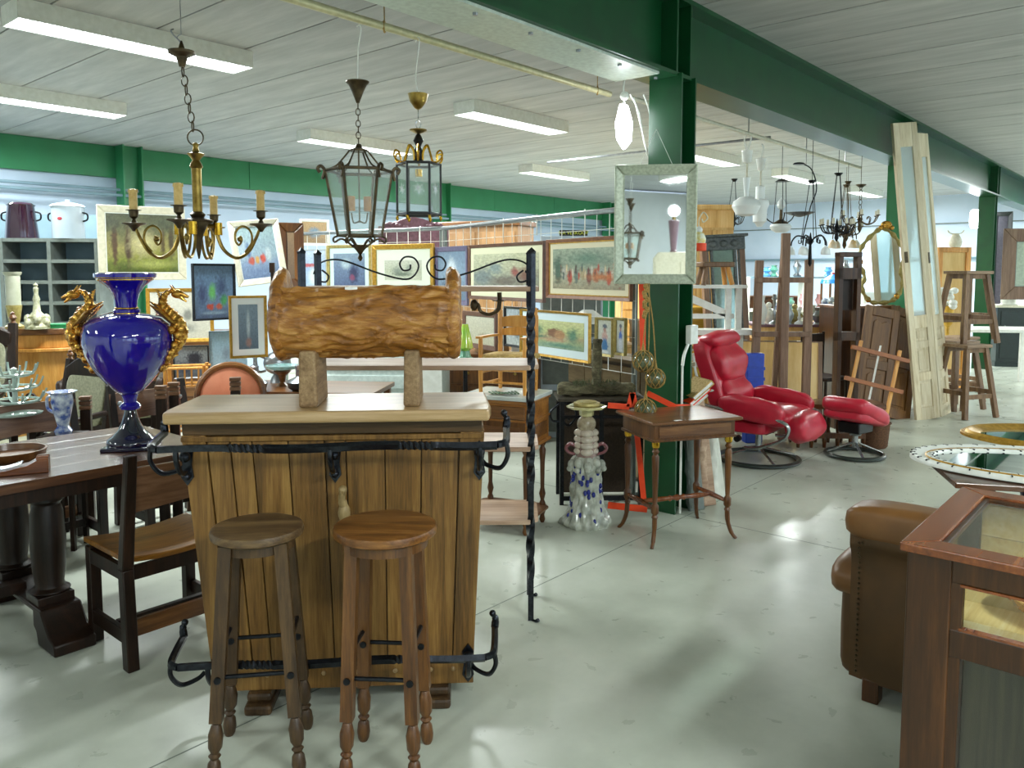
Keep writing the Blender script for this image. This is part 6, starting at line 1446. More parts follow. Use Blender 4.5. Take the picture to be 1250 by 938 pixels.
for k in range(3):
    a=2*PI*k/3+.4; MB().tube([(.05*math.cos(a),.05*math.sin(a),z(222)),(9*s*math.cos(a),9*s*math.sin(a),z(272))],.004,5).build('rod',M['iron'],t)
    MB().tube(smoothpath([(8*s*math.cos(a),8*s*math.sin(a),z(273)),(16*s*math.cos(a),16*s*math.sin(a),z(268)),(20*s*math.cos(a),20*s*math.sin(a),z(262)),(17*s*math.cos(a),17*s*math.sin(a),z(261))],4),.006,5).build('scroll_arm',M['iron'],t)
MB().cyl((0,0,2.88),(0,0,z(222)),.003,n=5).lathe([(.07,z(222)),(.03,z(219)),(.004,z(218))],14).build('canopy',M['iron'],t)
MB().lathe([(6*s,z(284)),(11*s,z(281)),(13*s,z(277)),(11*s,z(274)),(5*s,z(273))],24).build('glass_bowl',M['frost'],t)
MB().lathe([(8*s,z(275)),(9*s,z(272)),(2*s,z(268)),(1.5*s,z(256)),(3*s,z(255))],14).build('iron_cup',M['bronze'],t)
MB().lathe([(2*s,z(256)),(5*s,z(252)),(4.5*s,z(247)),(.5*s,z(241))],14).build('flame_glass',M['frost'],t)
t,z,s=hang('arc_lamp','thin black curved-arm hanging lamp with a shallow iron saucer',984,rp(984)-.1,0,'lamp')
X=lambda px: (px-984)*s
MB().tube(smoothpath([(X(980),0,z(200)),(X(990),0,z(206)),(X(996),0,z(220)),(X(997),0,z(235)),(X(991),0,z(252)),(X(982),0,z(292))],6),.007,6).build('curved_arm',M['iron'],t)
MB().lathe([(.06,z(201)),(.05,z(199)),(.005,z(198))],12,(X(975),0,0)).tube([(X(975),0,z(200)),(X(982),0,z(200))],.01,6).tube([(X(984),0,2.88),(X(984),0,z(202))],.003,4).build('cap',M['iron'],t)
MB().lathe([(2*s,z(265)),(12*s,z(262)),(18*s,z(259.5)),(12*s,z(260.5)),(0,z(261))],24,(X(978),0,0)).build('saucer',M['iron'],t)
def chand(label,px,Y,top,hub,R_,arms,m,cand,drop,shade=None,rods=3,canr=5,name='iron_chandelier',cm=None,phase=.2,chain=False):
    t,z,s=hang(name,label,px,Y,phase,'chandelier')
    MB().cyl((0,0,2.87),(0,0,z(top)),.003,n=5).lathe([(.02,z(top+3)),(canr*s,z(top)),(canr*s,z(top)+.006),(.004,z(top)+.01)],12).build('canopy',m,t)
    if chain: chainlinks(MB(),(0,0,z(top)),(0,0,z(hub-12)),.06,.018,.004).build('chain',m,t)
    else:
        for k in range(rods): a=2*PI*k/rods+.3; MB().tube([(.02*math.cos(a),.02*math.sin(a),z(top)),(.5*R_*s*math.cos(a),.5*R_*s*math.sin(a),z(hub))],.004,5).build('rod',m,t)
    MB().lathe([(.005,z(hub+drop)),(2.5*s,z(hub+drop-4)),(1.5*s,z(hub+3)),(3.5*s,z(hub)),(1.5*s,z(hub-6)),(.5*s,z(hub-12))],14).build('hub',m,t)
    for k in range(arms):
        a=2*PI*k/arms; f=lambda r_,dz:(r_*s*math.cos(a),r_*s*math.sin(a),z(hub)+dz*s)
        if shade:
            MB().tube(smoothpath([f(1,0),f(R_*.3,6),f(R_*.7,8),f(R_*.95,2),f(R_,-4)],4),.007,6).tube(smoothpath([f(R_*.5,6),f(R_*.45,0),f(R_*.6,-1),f(R_*.6,3)],3),.005,5).build('arm',m,t)
            MB().lathe([(4.8*s,-10*s),(5*s,-8*s),(4.2*s,-4*s),(2*s,-1*s),(1.2*s,0)],14,f(R_,-5)).build('glass_shade',shade,t)
        else:
            MB().tube(smoothpath([f(1,-2),f(R_*.4,-6),f(R_*.8,-4),f(R_,3)],4),.007,6).tube(smoothpath([f(R_*.55,-5),f(R_*.6,1),f(R_*.45,3),f(R_*.42,0)],3),.005,5).build('arm',m,t)
            MB().lathe([(.5*s,3*s),(2.6*s,4*s),(2.6*s,4.5*s),(1.2*s,4.8*s)],10,f(R_,0)).build('drip_pan',m,t)
            MB().cyl(f(R_,4.6),f(R_,4.6+cand),1.5*s,n=10).build('candle_sleeve',cm or M['cream'],t)
    return t
chand('black chandelier with drooping frosted tulip shades beside the easel top',992,7.7,221,296,22,5,M['iron'],0,30,M['frost'],3,5)
chand('black iron chandelier on twin chain rods with ring of cream candles',1024,8.3,212,279,19,8,M['iron'],7,16,None,4,5)
chand('small dark wrought chandelier hanging close to the clock case',1036,9.35,222,281,17,6,M['bronze'],6,14,None,3,4,phase=.6)
chand('bronze leaf-armed chandelier nearest to the cream door leaves',1052,8.7,226,268,22,6,M['bronze'],6,16,None,3,6,name='bronze_chandelier',chain=True)
chand('bronze chandelier with frosted and amber glass shades below the black ones',1034,9.6,226,288,16,4,M['bronze'],0,16,solid('amber_white_shade','#e0b040',.3,c2='#e8e8e0',nsc=8),3,4,name='glass_chandelier')
chand('faint black rod chandelier behind the white glass pendants',897,11.0,219,268,14,5,M['iron'],5,10,None,3,4,phase=.5)
p=UV(10.1,2.58); q=MB(); chainlinks(q,(p.x,p.y,2.85),(p.x,p.y,2.0),.07,.02,.005); tag(q.build('iron_chain',M['iron']),'long dark chain hanging down the second green column','chain')
# ================= left back: shelf unit, pots =================
Y=8.2; a=at(4,290,Y); b_=at(113,290,Y); hz=at(57,291,Y).z
t=T('pigeonhole_unit','grey-green open pigeonhole shelf unit standing by the back partition','shelf unit',((a.x+b_.x)/2,Y,0),R(8))
w_=(b_.x-a.x)/2
for x in (-w_,0,w_): MB().box(x-.018,x+.018,0,.4,0,hz).build('upright',M['grey'],t,smooth=0)
for k in range(10): MB().box(-w_,w_,.005,.4,max(0,hz-.035-k*.215),hz-k*.215).build('shelf_board',M['grey'],t,smooth=0)
MB().box(-w_,w_,.39,.4,0,hz).build('back_panel',M['bluegrey'],t,smooth=0)
for (px,lab,m,r0,r1,h) in ((27,'dark purple enamel pot with ring handles on the pigeonhole unit',M['purple'],.155,.125,.37),(84,'white enamel lidded pot on the pigeonhole unit',M['enamel'],.155,.155,.36)):
    p=at(px,289,Y+.15); q=T('enamel_pot',lab,'pot',(p.x,Y+.15,hz),0)
    if m is M['purple']: MB().lathe([(r0,0),(r0+.003,.02),(r1,h-.04),(r1+.01,h-.02),(r1,h-.02),(0,h-.03)],28).build('pot_body',m,q); MB().lathe([(r1+.005,h-.025),(r1*.8,h),(.02,h+.01),(.0,h+.01)],24).build('lid',m,q)
    else: MB().lathe([(r0,0),(r0,.02),(r0,h-.04),(r0+.012,h-.03),(0,h-.03)],28).build('pot_body',m,q); MB().lathe([(r0+.02,h-.03),(r0,h-.01),(.06,h+.015),(.02,h+.02),(.02,h+.04),(0,h+.045)],24).build('lid',M['enamel'],q); MB().sph((0,-r0,.2),.018,(1.4,.15,1)).build('red_emblem',solid('red_print','#b03a44',.4),q)
    for s in (-1,1): MB().tube(smoothpath([(s*r0*.95,0,h*.75),(s*(r0+.045),0,h*.7),(s*(r0+.045),0,h*.55),(s*r0,0,h*.5)],5),.009,8).build('ear_handle',M['iron'],q)
t=T('partition_panel','blue-grey partition board behind the pigeonhole unit and white pot','partition',(at(60,300,9.1).x,9.1,0),R(6))
MB().box(-1.3,.72,0,.05,0,at(60,262,9.1).z).build('board',M['bluegrey'],t,smooth=0)
# ================= half-round sideboard with lamp and obelisk =================
p=at(62,400,6.6); zz=at(62,400,6.6).z
t=T('demilune_sideboard','half-round honey wood sideboard with arched doors behind upholstered chairs','sideboard',(at(50,400,6.7).x,6.75,0),R(8))
def half(r_,z0,z1,mm,n_,par,yy=0): return MB().prism([(r_*math.cos(PI+PI*k/24),yy+r_*.75*math.sin(PI+PI*k/24)) for k in range(25)],z0,z1,'z').build(n_,mm,par,smooth=50,bevel=.006)
half(.46,zz-.05,zz,M['walnutx'],'top',t); half(.43,zz-.16,zz-.05,M['honey'],'frieze',t); half(.47,zz-.19,zz-.16,M['honey'],'moulding',t); half(.41,.08,zz-.19,M['honey'],'body',t); half(.43,0,.08,M['walnut'],'plinth',t)
for k in range(5):
    a=PI+PI*(k+.5)/5; r_=.415; x,y=r_*math.cos(a),r_*.75*math.sin(a)
    MB().at((x,y-.004,0),(0,0,math.atan2(.75*math.cos(a),-math.sin(a)) if False else 0)).tube(smoothpath([(-.1,0,.3),(-.09,0,.5),(0,-.0,.64),(.09,0,.5),(.1,0,.3)],5),.012,6).build('arch_moulding',M['dark'],t)
t2=T('onyx_lamp','pale stone column lamp base with gilt leaves on the half-round sideboard','lamp',(at(18,398,6.5).x,6.5,zz),0)
h=at(18,332,6.5).z-zz
MB().lathe([(.07,0),(.07,.02),(.035,.04),(.045,.08),(.06,.19)],18).build('leaf_foot',M['palegold'],t2); MB().lathe([(.055,.17),(.055,h-.03),(.065,h-.02),(.07,h),(.05,h)],18).build('shaft',M['onyx'],t2)
t2=T('bronze_obelisk','ornate white-gold table centrepiece with tall spire on the sideboard','ornament',(at(46,402,6.45).x,6.45,zz),0)
h=at(46,345,6.45).z-zz
rr3=random.Random(2)
b=MB().lathe([(.09,0),(.09,.02),(.06,.05),(.065,.10),(.03,.14),(.022,.22),(.028,.24),(.015,.28),(.02,.33),(.01,h-.04),(.018,h-.02),(0,h)],14)
b.build('spire',solid('white_gold_metal','#c9c9b0',.35,.3,c2='#9c9a72',nsc=40,bump=.3),t2)
for k in range(6): a=k*1.05; MB().sph((.075*math.cos(a),.075*math.sin(a),.05+.03*(k%2)),.03,(1,1,1.3),8,6).build('cherub',bpy.data.materials['white_gold_metal'],t2)
t2=T('green_box','flat green cardboard box on the half-round sideboard','box',(at(67,398,6.55).x,6.55,zz),R(10))
MB().box(-.12,.12,-.06,.06,0,.025).build('box_body',solid('green_card','#2f9a5c',.5),t2); MB().box(-.125,.125,-.065,.065,.025,.035).build('box_lid',bpy.data.materials['green_card'],t2)
# ================= upholstered carved chairs =================
def uchair(label,loc,rz,tilt=0,first=[None]):
    if first[0]: return dup(first[0],label,loc,rz)
    t=T('upholstered_chair',label,'chair',loc,rz,'carved chairs with sage brocade'); first[0]=t; m=M['dark']
    for s in (-1,1):
        MB().hexa([(s*.27-.025,.20,0),(s*.27+.025,.20,0),(s*.27+.025,.25,0),(s*.27-.025,.25,0),(s*.27-.025,.24,.5),(s*.27+.025,.24,.5),(s*.27+.025,.29,.5),(s*.27-.025,.29,.5)]).beam((s*.27,.265,.5),(s*.26,.38,1.08),.05,.045).build('rear_post',m,t,bevel=.004)
        MB().lathe([(.02,1.08),(.012,1.095),(.024,1.115),(.012,1.135),(.014,1.145),(0,1.155)],12,(s*.26,.38,0)).build('finial',M['walnutx'],t)
        MB().lathe([(.022,0),(.03,.1),(.02,.15),(.03,.3),(.026,.44)],12,(s*.26,-.24,0)).build('leg',m,t)
        MB().tube(smoothpath([(s*.27,.3,.7),(s*.29,.1,.69),(s*.30,-.12,.66),(s*.30,-.22,.67),(s*.29,-.26,.62)],5),.024,8).tube([(s*.28,-.2,.64),(s*.26,-.22,.44)],.02,8).build('armrest',m,t)
    MB().prism([(-.26,.93),(.26,.93),(.26,1.02),(.20,1.05),(.12,1.09),(.03,1.12),(0,1.13),(-.03,1.12),(-.12,1.09),(-.20,1.05),(-.26,1.02)],.33,.385,'y').build('crest_rail',m,t,bevel=.01)
    MB().beam((0,.29,.60),(0,.27,.52),.54,.04).build('back_rail',m,t)
    MB().at((0,.325,.78),(R(-11),0,0)).sq((0,0,0),(.46,.07,.40),.35,.2,28,12).build('back_pad',M['fabric'],t)
    MB().sq((0,0,.47),(.58,.52,.14),.4,.25,28,12).build('seat_pad',M['fabric'],t)
    MB().box(-.28,.28,-.25,.25,.36,.42).build('seat_frame',m,t,bevel=.004)
    return t
uchair('carved armchair in sage brocade behind the table, its crest nearest the blue vase',(-3.17,5.38,0),R(-27)).scale=(.92,.92,.92)
uchair('carved armchair in sage brocade nearest the half-round sideboard',(-3.95,5.5,0),R(12)).scale=(1.15,1.15,1.15)
uchair('carved armchair in sage brocade standing behind the blue vase',(-3.18,6.35,0),R(20)).scale=(1.16,1.16,1.16)
# glass drying stand + jug on small table
t=T('side_stand','small pale-topped stand between the dining table and brocade chairs','table',(-3.2,4.68,0),RZ)
zz=at(30,505,4.7).z
MB().box(-.3,.3,-.2,.2,zz-.03,zz).build('top',M['cream'],t,smooth=0,bevel=.004)
for sx in (-1,1):
    for sy in (-1,1): MB().box(sx*.26-.02,sx*.26+.02,sy*.16-.02,sy*.16+.02,0,zz-.03).build('leg',M['dark'],t,smooth=0)
c=at(22,508,4.65)
t=T('glass_cup_tree','pale green glass cup stand with curved prongs on the small stand','glass stand',(c.x-.03,4.68,zz),0)
gl_=solid('pale_green_glass','#aebfb6',.08,0,.6,coat=1,c2='#90a59c',nsc=6)
MB().lathe([(.14,0),(.145,.012),(.12,.02),(.03,.03),(.015,.08),(.012,.25),(.02,.27),(0,.28)],24).build('glass_foot',gl_,t)
for ring,(zr,rr_) in enumerate(((.08,.13),(.16,.115),(.24,.10))):
    MB().tube([(rr_*math.cos(2*PI*k/24),rr_*math.sin(2*PI*k/24),zr) for k in range(24)],.007,6,closed=True).build('glass_ring',gl_,t)
    for k in range(8):
        a=2*PI*k/8+ring*.4; MB().tube(smoothpath([(.01*math.cos(a),.01*math.sin(a),zr-.02),(rr_*math.cos(a),rr_*math.sin(a),zr),(1.3*rr_*math.cos(a),1.3*rr_*math.sin(a),zr+.06)],4),.006,6).build('prong',gl_,t)
c=at(78,540,4.62)
t=T('blue_white_jug','blue and white marbled porcelain vase standing on a small stool','vase',(c.x,4.62,0),0)
z0=at(78,530,4.62).z; z1=at(78,478,4.62).z; h=z1-z0
bw=solid('blue_white_glaze','#dfe8ee',.12,0,.5,coat=.8,c2='#3a55a0',nsc=22)
MB().lathe([(.045,z0),(.05,z0+.02),(.03,z0+.05),(.045,z0+h*.45),(.06,z0+h*.75),(.055,z0+h*.93),(.085,z0+h),(.08,z0+h),(.05,z0+h*.92)],24).build('jug_body',bw,t)
MB().tube(smoothpath([(-.05,0,z0+h*.5),(-.085,0,z0+h*.6),(-.085,0,z0+h*.85),(-.05,0,z0+h*.9)],5),.009,8).build('handle',bw,t)
MB().box(-.1,.1,-.1,.1,z0-.03,z0).build('stool_top',M['dark'],t,smooth=0)
for sx in (-1,1):
    for sy in (-1,1): MB().box(sx*.07-.012,sx*.07+.012,sy*.07-.012,sy*.07+.012,0,z0-.03).build('leg',M['dark'],t,smooth=0)
# notched posts (tops of ladder backed chairs behind)
for (px,py,Y,lab) in ((72,488,4.9,'notched top of dark oak post behind the tray chair'),(104,483,5.0,'notched dark oak post beside the blue white jug'),(196,470,5.0,'notched oak post just beyond the blue vase foot, first of pair'),(212,466,5.15,'notched oak post just beyond the blue vase foot, second of pair'),(287,460,5.1,'notched oak post before the salmon chair back')):
    c=at(px,py,Y); q=T('notched_post',lab,'post',(c.x,c.y,0),R(15)); 
    MB().box(-.03,.03,-.025,.025,0,c.z-.09).build('post_shaft',M['dark'],q,smooth=0,bevel=.003)
    for k in range(3): MB().box(-.034,.034,-.028,.028,c.z-.09+k*.03+.004,c.z-.09+k*.03+.026).box(-.026,.026,-.02,.02,c.z-.09+k*.03-.001,c.z-.09+k*.03+.006).build('notch_block',M['backrest'],q,bevel=.008)
# salmon chair
c=at(272,500,5.5)
t=T('salmon_chair','oval-backed chair in salmon velvet behind the bar top','chair',(c.x-.05,5.8,0),R(8)); zz=at(272,451,5.5).z
MB().at((0,0,zz-.24),(R(-6),0,0)).tube([(.235*math.cos(2*PI*k/40),0,.235*math.sin(2*PI*k/40)) for k in range(40)],.024,8,closed=True).build('back_frame',M['walnutx'],t)
MB().at((0,0,zz-.24),(R(-6),0,0)).sq((0,-.01,0),(.43,.07,.43),.35,1,32,12).build('back_pad',M['salmon'],t) if False else MB().at((0,-.0,zz-.24),(R(84),0,0)).lathe([(0,-.03),(.19,-.025),(.22,0),(.19,.025),(0,.035)],36).build('back_pad',M['salmon'],t)
MB().sq((0,-.25,.46),(.5,.48,.12),.4,.3,24,10).build('seat_pad',M['salmon'],t)
for sx in (-1,1): MB().cyl((sx*.2,-.43,0),(sx*.2,-.43,.42),.02).build('leg',M['walnut'],t); MB().cyl((sx*.19,.02,0),(sx*.17,.0,.6),.02).build('leg',M['walnut'],t)
# yellow bamboo rack
c=at(228,470,6.2)
t=T('bamboo_rack','yellow bamboo rail rack standing beside the salmon chair','rack',(c.x,6.2,0),R(15)); zz=at(228,445,6.2).z
for x in (-.14,.14):
    for y in (-.1,.1): MB().cyl((x,y,0),(x,y,zz),.014).build('post',M['honey'],t)
for z_ in (zz-.02,zz-.16,.4):
    for y in (-.1,.1): MB().cyl((-.17,y,z_),(.17,y,z_),.011,n=8).build('rail',M['honey'],t)
for k in range(5): MB().cyl((-.1+.05*k,-.1,zz-.16),(-.1+.05*k,-.1,zz-.02),.007,n=6).build('spindle',M['honey'],t)
# long cluttered table behind with pewter lamps etc
t=T('display_table','long dark display table behind the log trough carrying lamps','table',(-1.75,6.27,0),R(-6)); zz=at(330,478,6.0).z
MB().box(-.55,.75,-.3,.35,zz-.035,zz).build('tabletop',M['walnutx'],t,smooth=0,bevel=.004)
for sx in (-.5,.7):
    for sy in (-.25,.3): MB().box(sx-.025,sx+.025,sy-.025,sy+.025,0,zz-.035).build('leg',M['walnut'],t,smooth=0)
def pewter(px,Y,lab):
    c=at(px,476,Y); q=T('pewter_lamp',lab,'lamp',(c.x,Y,zz),0)
    MB().lathe([(.05,0),(.085,.02),(.095,.06),(.098,.065),(0,.068)],20).build('bowl',M['black'],q)
    MB().lathe([(.10,.066),(.085,.08),(.04,.10),(.028,.11),(.03,.17),(.036,.19),(.02,.2),(.006,.205),(.006,.25),(.012,.255),(0,.26)],20).build('cover',M['steel'],q)
pewter(311,6.0,'pewter lidded dish lamp behind the bar, beside salmon chair'); pewter(366,6.05,'pewter lidded dish lamp behind the bar, under the trough end')
c=at(345,470,6.3); q=T('pedestal_dish','pale turquoise dish on a brown foot between pewter lamps','dish',(c.x,6.3,zz),0)
MB().lathe([(.05,0),(.02,.03),(.03,.08),(.07,.12)],16).build('foot',M['walnutx'],q); MB().lathe([(.06,.12),(.12,.14),(.13,.165),(.0,.16)],24).build('dish_bowl',solid('turquoise_glaze','#9fd0cc',.2,coat=.6),q)
c=at(334,395,6.6); q=T('banjo','blue banjo-shaped instrument hung behind the trough end','banjo',(c.x,6.62,c.z),R(0))
MB().at((0,0,0),(PI/2,0,0)).lathe([(0,-.02),(.085,-.02),(.09,0),(.085,.02),(0,.02)],28).build('body',solid('blue_lacquer','#3a4a90',.2,coat=.6),q)
MB().at((0,-.022,0),(PI/2,0,0)).lathe([(0,0),(.04,0),(.04,.006),(0,.006)],20).build('soundhole_ring',M['white'],q); MB().box(-.012,.012,-.03,-.01,.06,.42).build('neck',M['dark'],q,smooth=0)
MB().box(-.02,.02,-.035,-.01,.42,.5).build('headstock',M['dark'],q,smooth=0)
c=at(338,425,6.5); q=T('silver_ewer','rounded silver ewer lying behind the pewter lamps','ewer',(c.x,6.5,zz),R(20))
MB().sph((0,0,.16),.10,(1.1,.9,.95),20,12).lathe([(.06,0),(.05,.04),(.03,.07)],16).tube([(.08,0,.2),(.16,0,.28)],[.03,.014],10).build('ewer_body',M['steel'],q)
MB().tube(smoothpath([(-.09,0,.2),(-.16,0,.22),(-.15,0,.1),(-.09,0,.1)],5),.01,8).build('handle',M['steel'],q)
# white metal cabinets seen under the trough
t=T('white_console','white and pale green low appliance cabinets under the wire grids','cabinet',(at(455,470,7.0).x,7.0,0),R(-4)); zz=at(455,432,7.0).z
W_=.62
pg=solid('pale_green_white_enamel','#cfdcd8',.3,c2='#bccbc7')
MB().box(-W_,W_,0,.45,0,zz).build('cabinet_body',pg,t,smooth=0,bevel=.01)
MB().box(W_-.26,W_-.0,-.012,0,.1,zz-.02).build('door',M['white'],t,smooth=0,bevel=.004)
for k in range(3): MB().box(-W_+.02,W_-.3,-.014,0,zz-.14-k*.17,zz-.02-k*.17).build('drawer',pg,t,smooth=0,bevel=.006)
MB().tube([(-.2,-.04,zz-.36),(.1,-.04,zz-.36)],.01,6).build('handle',M['chrome'],t)
# furniture tops behind the grids
c=at(590,295,10.8)
t=T('tall_wardrobe','tall brown wooden wardrobe behind the wire display grids','wardrobe',(at(592,295,11.2).x,11.5,0),RZ-PI/2+R(18)); hz=at(592,270,11.2).z
MB().box(-.62,.62,-.3,.3,0,hz-.05).build('carcass',wood('tan_wardrobe','#7a5a38','#94704a','#a88460','z'),t,smooth=0); MB().box(-.67,.67,-.35,.33,hz-.07,hz).build('cornice',M['walnutx'],t,smooth=0,bevel=.012)
for s in (-1,1): d_=MB().box(min(s*.02,s*.58),max(s*.02,s*.58),-.315,-.3,.2,hz-.15).build('door',bpy.data.materials['tan_wardrobe'],t,smooth=0,bevel=.006); MB().sph((s*.06,-.33,1.1),.02).build('knob',M['brass'],d_)
t=T('carved_headboard','purple-brown carved headboard crest behind the small lantern','headboard',(at(505,292,10.4).x,10.4,0),R(4)); hz=at(505,267,10.4).z
cm_=solid('purple_brown_varnish','#5a3a44',.3,c2='#43282f',coat=.4)
MB().prism([(-.42,.2),(.42,.2),(.42,hz-.12),(.36,hz-.06),(.25,hz-.05),(.12,hz),(0,hz+.02),(-.12,hz),(-.25,hz-.05),(-.36,hz-.06),(-.42,hz-.12)],-.02,.03,'y').build('board',cm_,t,bevel=.01)
for k in range(7): MB().sph((-.3+.1*k,-.03,hz-.1+.03*math.cos(k)),.035,(1.1,.5,.8)).build('carving',cm_,t)
for s in (-1,1): MB().box(s*.42-.03,s*.42+.03,-.03,.04,0,hz-.1).build('post',cm_,t)
# black and yellow board
c=at(706,283,7.2)
t=T('yellow_letter_sign','small black sign with yellow lettering behind the wire grid','sign',(c.x,7.76,at(706,288,7.76).z),R(-4))
MB().box(-.135,.135,0,.01,0,.055).build('board',M['black'],t,smooth=0)
cu=bpy.data.curves.new('lettering','FONT'); cu.body='NA VERKOOP'; cu.size=.046; cu.extrude=.001; cu.align_x='CENTER'; cu.align_y='CENTER'
tmp=bpy.data.objects.new('tmp',cu); COL.objects.link(tmp); dg=bpy.context.evaluated_depsgraph_get(); lm_=bpy.data.meshes.new_from_object(tmp.evaluated_get(dg)); bpy.data.objects.remove(tmp); lm_.materials.clear(); lm_.materials.append(solid('yellow_letters','#d8e03a',.5)); me_o=link('lettering',lm_,t,loc=(0,-.002,.027),rot=(PI/2,0,0))
t2=T('board_cabinet','grey filing cupboard that carries the black and yellow sign','cupboard',(c.x,7.95,0),R(-4)); hz=at(706,288,7.76).z
MB().box(-.3,.3,-.2,.2,0,hz-.0).build('carcass',M['enamel'],t2,smooth=0,bevel=.004)
for k in range(4): MB().box(-.28,.28,-.208,-.2,.06+k*(hz-.1)/4,(k+1)*(hz-.1)/4).build('drawer',M['grey'],t2,smooth=0,bevel=.003)
# clutter behind the lower grid: shelves with lamps, white shades, drawers
t=T('drawer_chest','yellow pine drawer chest behind the white garden rack','chest',(at(862,420,8.9).x-.30,9.27,0),R(3)); hz=at(862,376,8.9).z
MB().box(-.32,.32,-.22,.25,0,hz-.03).build('carcass',M['yellowwood'],t,smooth=0); MB().box(-.34,.34,-.25,.26,hz-.03,hz).build('top',M['yellowwood'],t,smooth=0,bevel=.004)
for k in range(4): d_=MB().box(-.29,.29,-.235,-.22,.08+k*(hz-.14)/4,.06+(k+1)*(hz-.14)/4).build('drawer',M['yellowwood'],t,smooth=0,bevel=.004); MB().sph((0,-.25,.07+(k+.5)*(hz-.14)/4),.018).build('knob',M['brass'],d_)
t=T('table_lamp','lamp with large white fabric shade behind the slim gilt pictures','lamp',(at(722,384,6.9).x,7.25,at(722,395,7.2).z),0)
MB().lathe([(.17,0),(.15,.05),(.08,.10),(.05,.12)],28).build('shade_cloth',M['white'],t); MB().lathe([(.01,-.9),(.012,.1)],8).build('stem',M['brass'],t)
MB().lathe([(.14,-1.0-.0),(.14,-.97),(.02,-.94),(.01,-.88)],20).build('lamp_foot',M['brass'],t); t.location.z=1.0+max(0,at(722,395,7.2).z-1.0)*1
t=T('lamp_table','dark round table carrying the white shaded lamp behind the grids','table',(at(722,384,6.9).x,7.25,0),0)
zt3=bpy.data.objects['table_lamp'].location.z-1.0
MB().cyl((0,0,max(.05,zt3)-.03 if zt3>.1 else .0),(0,0,max(.05,zt3)),.2).build('tabletop',M['dark'],t)
# table with porcelain and figures under the pendants
Yt=9.9
t=T('porcelain_table','purple-clothed table of porcelain seen between the easel uprights','table',(at(975,400,Yt).x,Yt+.2,0),R(-3)); zz=at(975,396,Yt).z
w_=(at(1030,396,Yt).x-at(925,396,Yt).x)/2
MB().box(-w_,w_,-.3,.4,zz-.03,zz).build('tabletop',solid('mauve_cloth','#6f4f5c',.7),t,smooth=0,bevel=.004)
MB().box(-w_+.04,w_-.04,-.26,.36,zz-.2,zz-.03).build('apron',M['pine'],t,smooth=0)
for sx in (-1,1):
    for sy in (-.22,.32): MB().box(sx*(w_-.08)-.03,sx*(w_-.08)+.03,sy-.03,sy+.03,0,zz-.03).build('leg',M['pine'],t,smooth=0)
rr3=random.Random(21)
pm=[M['stone'],M['frost'],M['palegold'],M['enamel'],bw,M['steel']]
kinds=[('porcelain_vase','vase'),('figurine','figurine'),('candlestick','candlestick'),('table_lamp','lamp')]
desc={0:'slender vase',1:'seated figurine',2:'candlestick',3:'small table lamp'}
tone=['white plaster','frosted white','pale gilt','pale blue enamel','blue and white','pewter']
n_=0
spots=[(933,.0),(941,.15),(948,.0),(957,.2),(966,.0),(973,.15),(979,.0),(993,.1),(1001,.0),(1010,.15),(1018,.0)]
where=['by the near easel upright','between the first two easel uprights','beside the middle easel upright','hidden partly by the middle upright','between middle and last uprights','behind the gilt lamp group','beside the last easel upright','just past the last easel upright','over the plywood board','near the clock case','closest to the clock case']
for i,(px,dy) in enumerate(spots):
    k=i%4; m=pm[(i*5+1)%6]; c=at(px,396,Yt+dy-.1); q=T(kinds[k][0],'%s %s on the purple table, %s'%(tone[(i*5+1)%6],desc[k],where[i]),kinds[k][1],(c.x,Yt+dy,zz),rr3.uniform(0,3)); h=rr3.uniform(.2,.42)
    if k==0: MB().lathe([(.04,0),(.03,.02),(.06,h*.35),(.065,h*.5),(.025,h*.8),(.035,h)],14).build('vase_body',m,q)
    elif k==1: MB().sph((0,0,h*.3),h*.26,(1,.8,1.1),12,8).sph((0,0,h*.75),h*.13).tube([(0,0,h*.4),(.0,0,h*.7)],[h*.2,h*.08],8).tube([(.05,-.02,h*.5),(.08,-.06,h*.3)],[.02,.015],6).build('figure_body',m,q); MB().box(-.06,.06,-.05,.05,0,.02).build('base',m,q)
    elif k==2: MB().lathe([(.06,0),(.055,.02),(.015,.05),(.022,h*.4),(.012,h*.5),(.02,h*.8),(.035,h*.85),(.02,h)],12).build('stick',m,q)
    else: MB().lathe([(.05,0),(.015,.03),(.03,h*.3),(.012,h*.55)],12).build('lamp_foot',M['brass'],q); MB().lathe([(.10,h*.55),(.05,h*.95),(.045,h*.95)],16).build('shade',m,q)
# far white shelf with blue items along the end wall
Yf=13.2
t=T('wall_shelf','long white shelf of glassware before the far blue wall','shelf',(at(985,370,Yf).x,Yf+.2,0),R(-2)); zz=at(985,378,Yf).z; zu=at(985,338,Yf).z
w_=(at(1060,370,Yf).x-at(915,370,Yf).x)/2
MB().box(-w_,w_,-.2,.2,zz-.04,zz).build('shelf_board',M['white'],t,smooth=0); MB().box(-w_,w_,-.15,.2,zu-.03,zu).build('shelf_board',M['bluegrey'],t,smooth=0)
MB().box(-w_,-w_+.05,-.2,.2,0,zu).box(w_-.05,w_,-.2,.2,0,zu).box(-.02,.02,-.2,.2,0,zu).build('upright',M['white'],t,smooth=0); MB().box(-w_,w_,.18,.2,.1,zz).build('back_panel',M['grey'],t,smooth=0)
cols=[('clear blue glass',solid('sky_blue_glass','#5fa8e0',.1,coat=1)),('white china',M['stone']),('silver',M['steel']),('green glass',solid('sea_green_glass','#5fa08c',.1,coat=1)),('pink china',solid('pink_china','#cf9aa0',.3))]
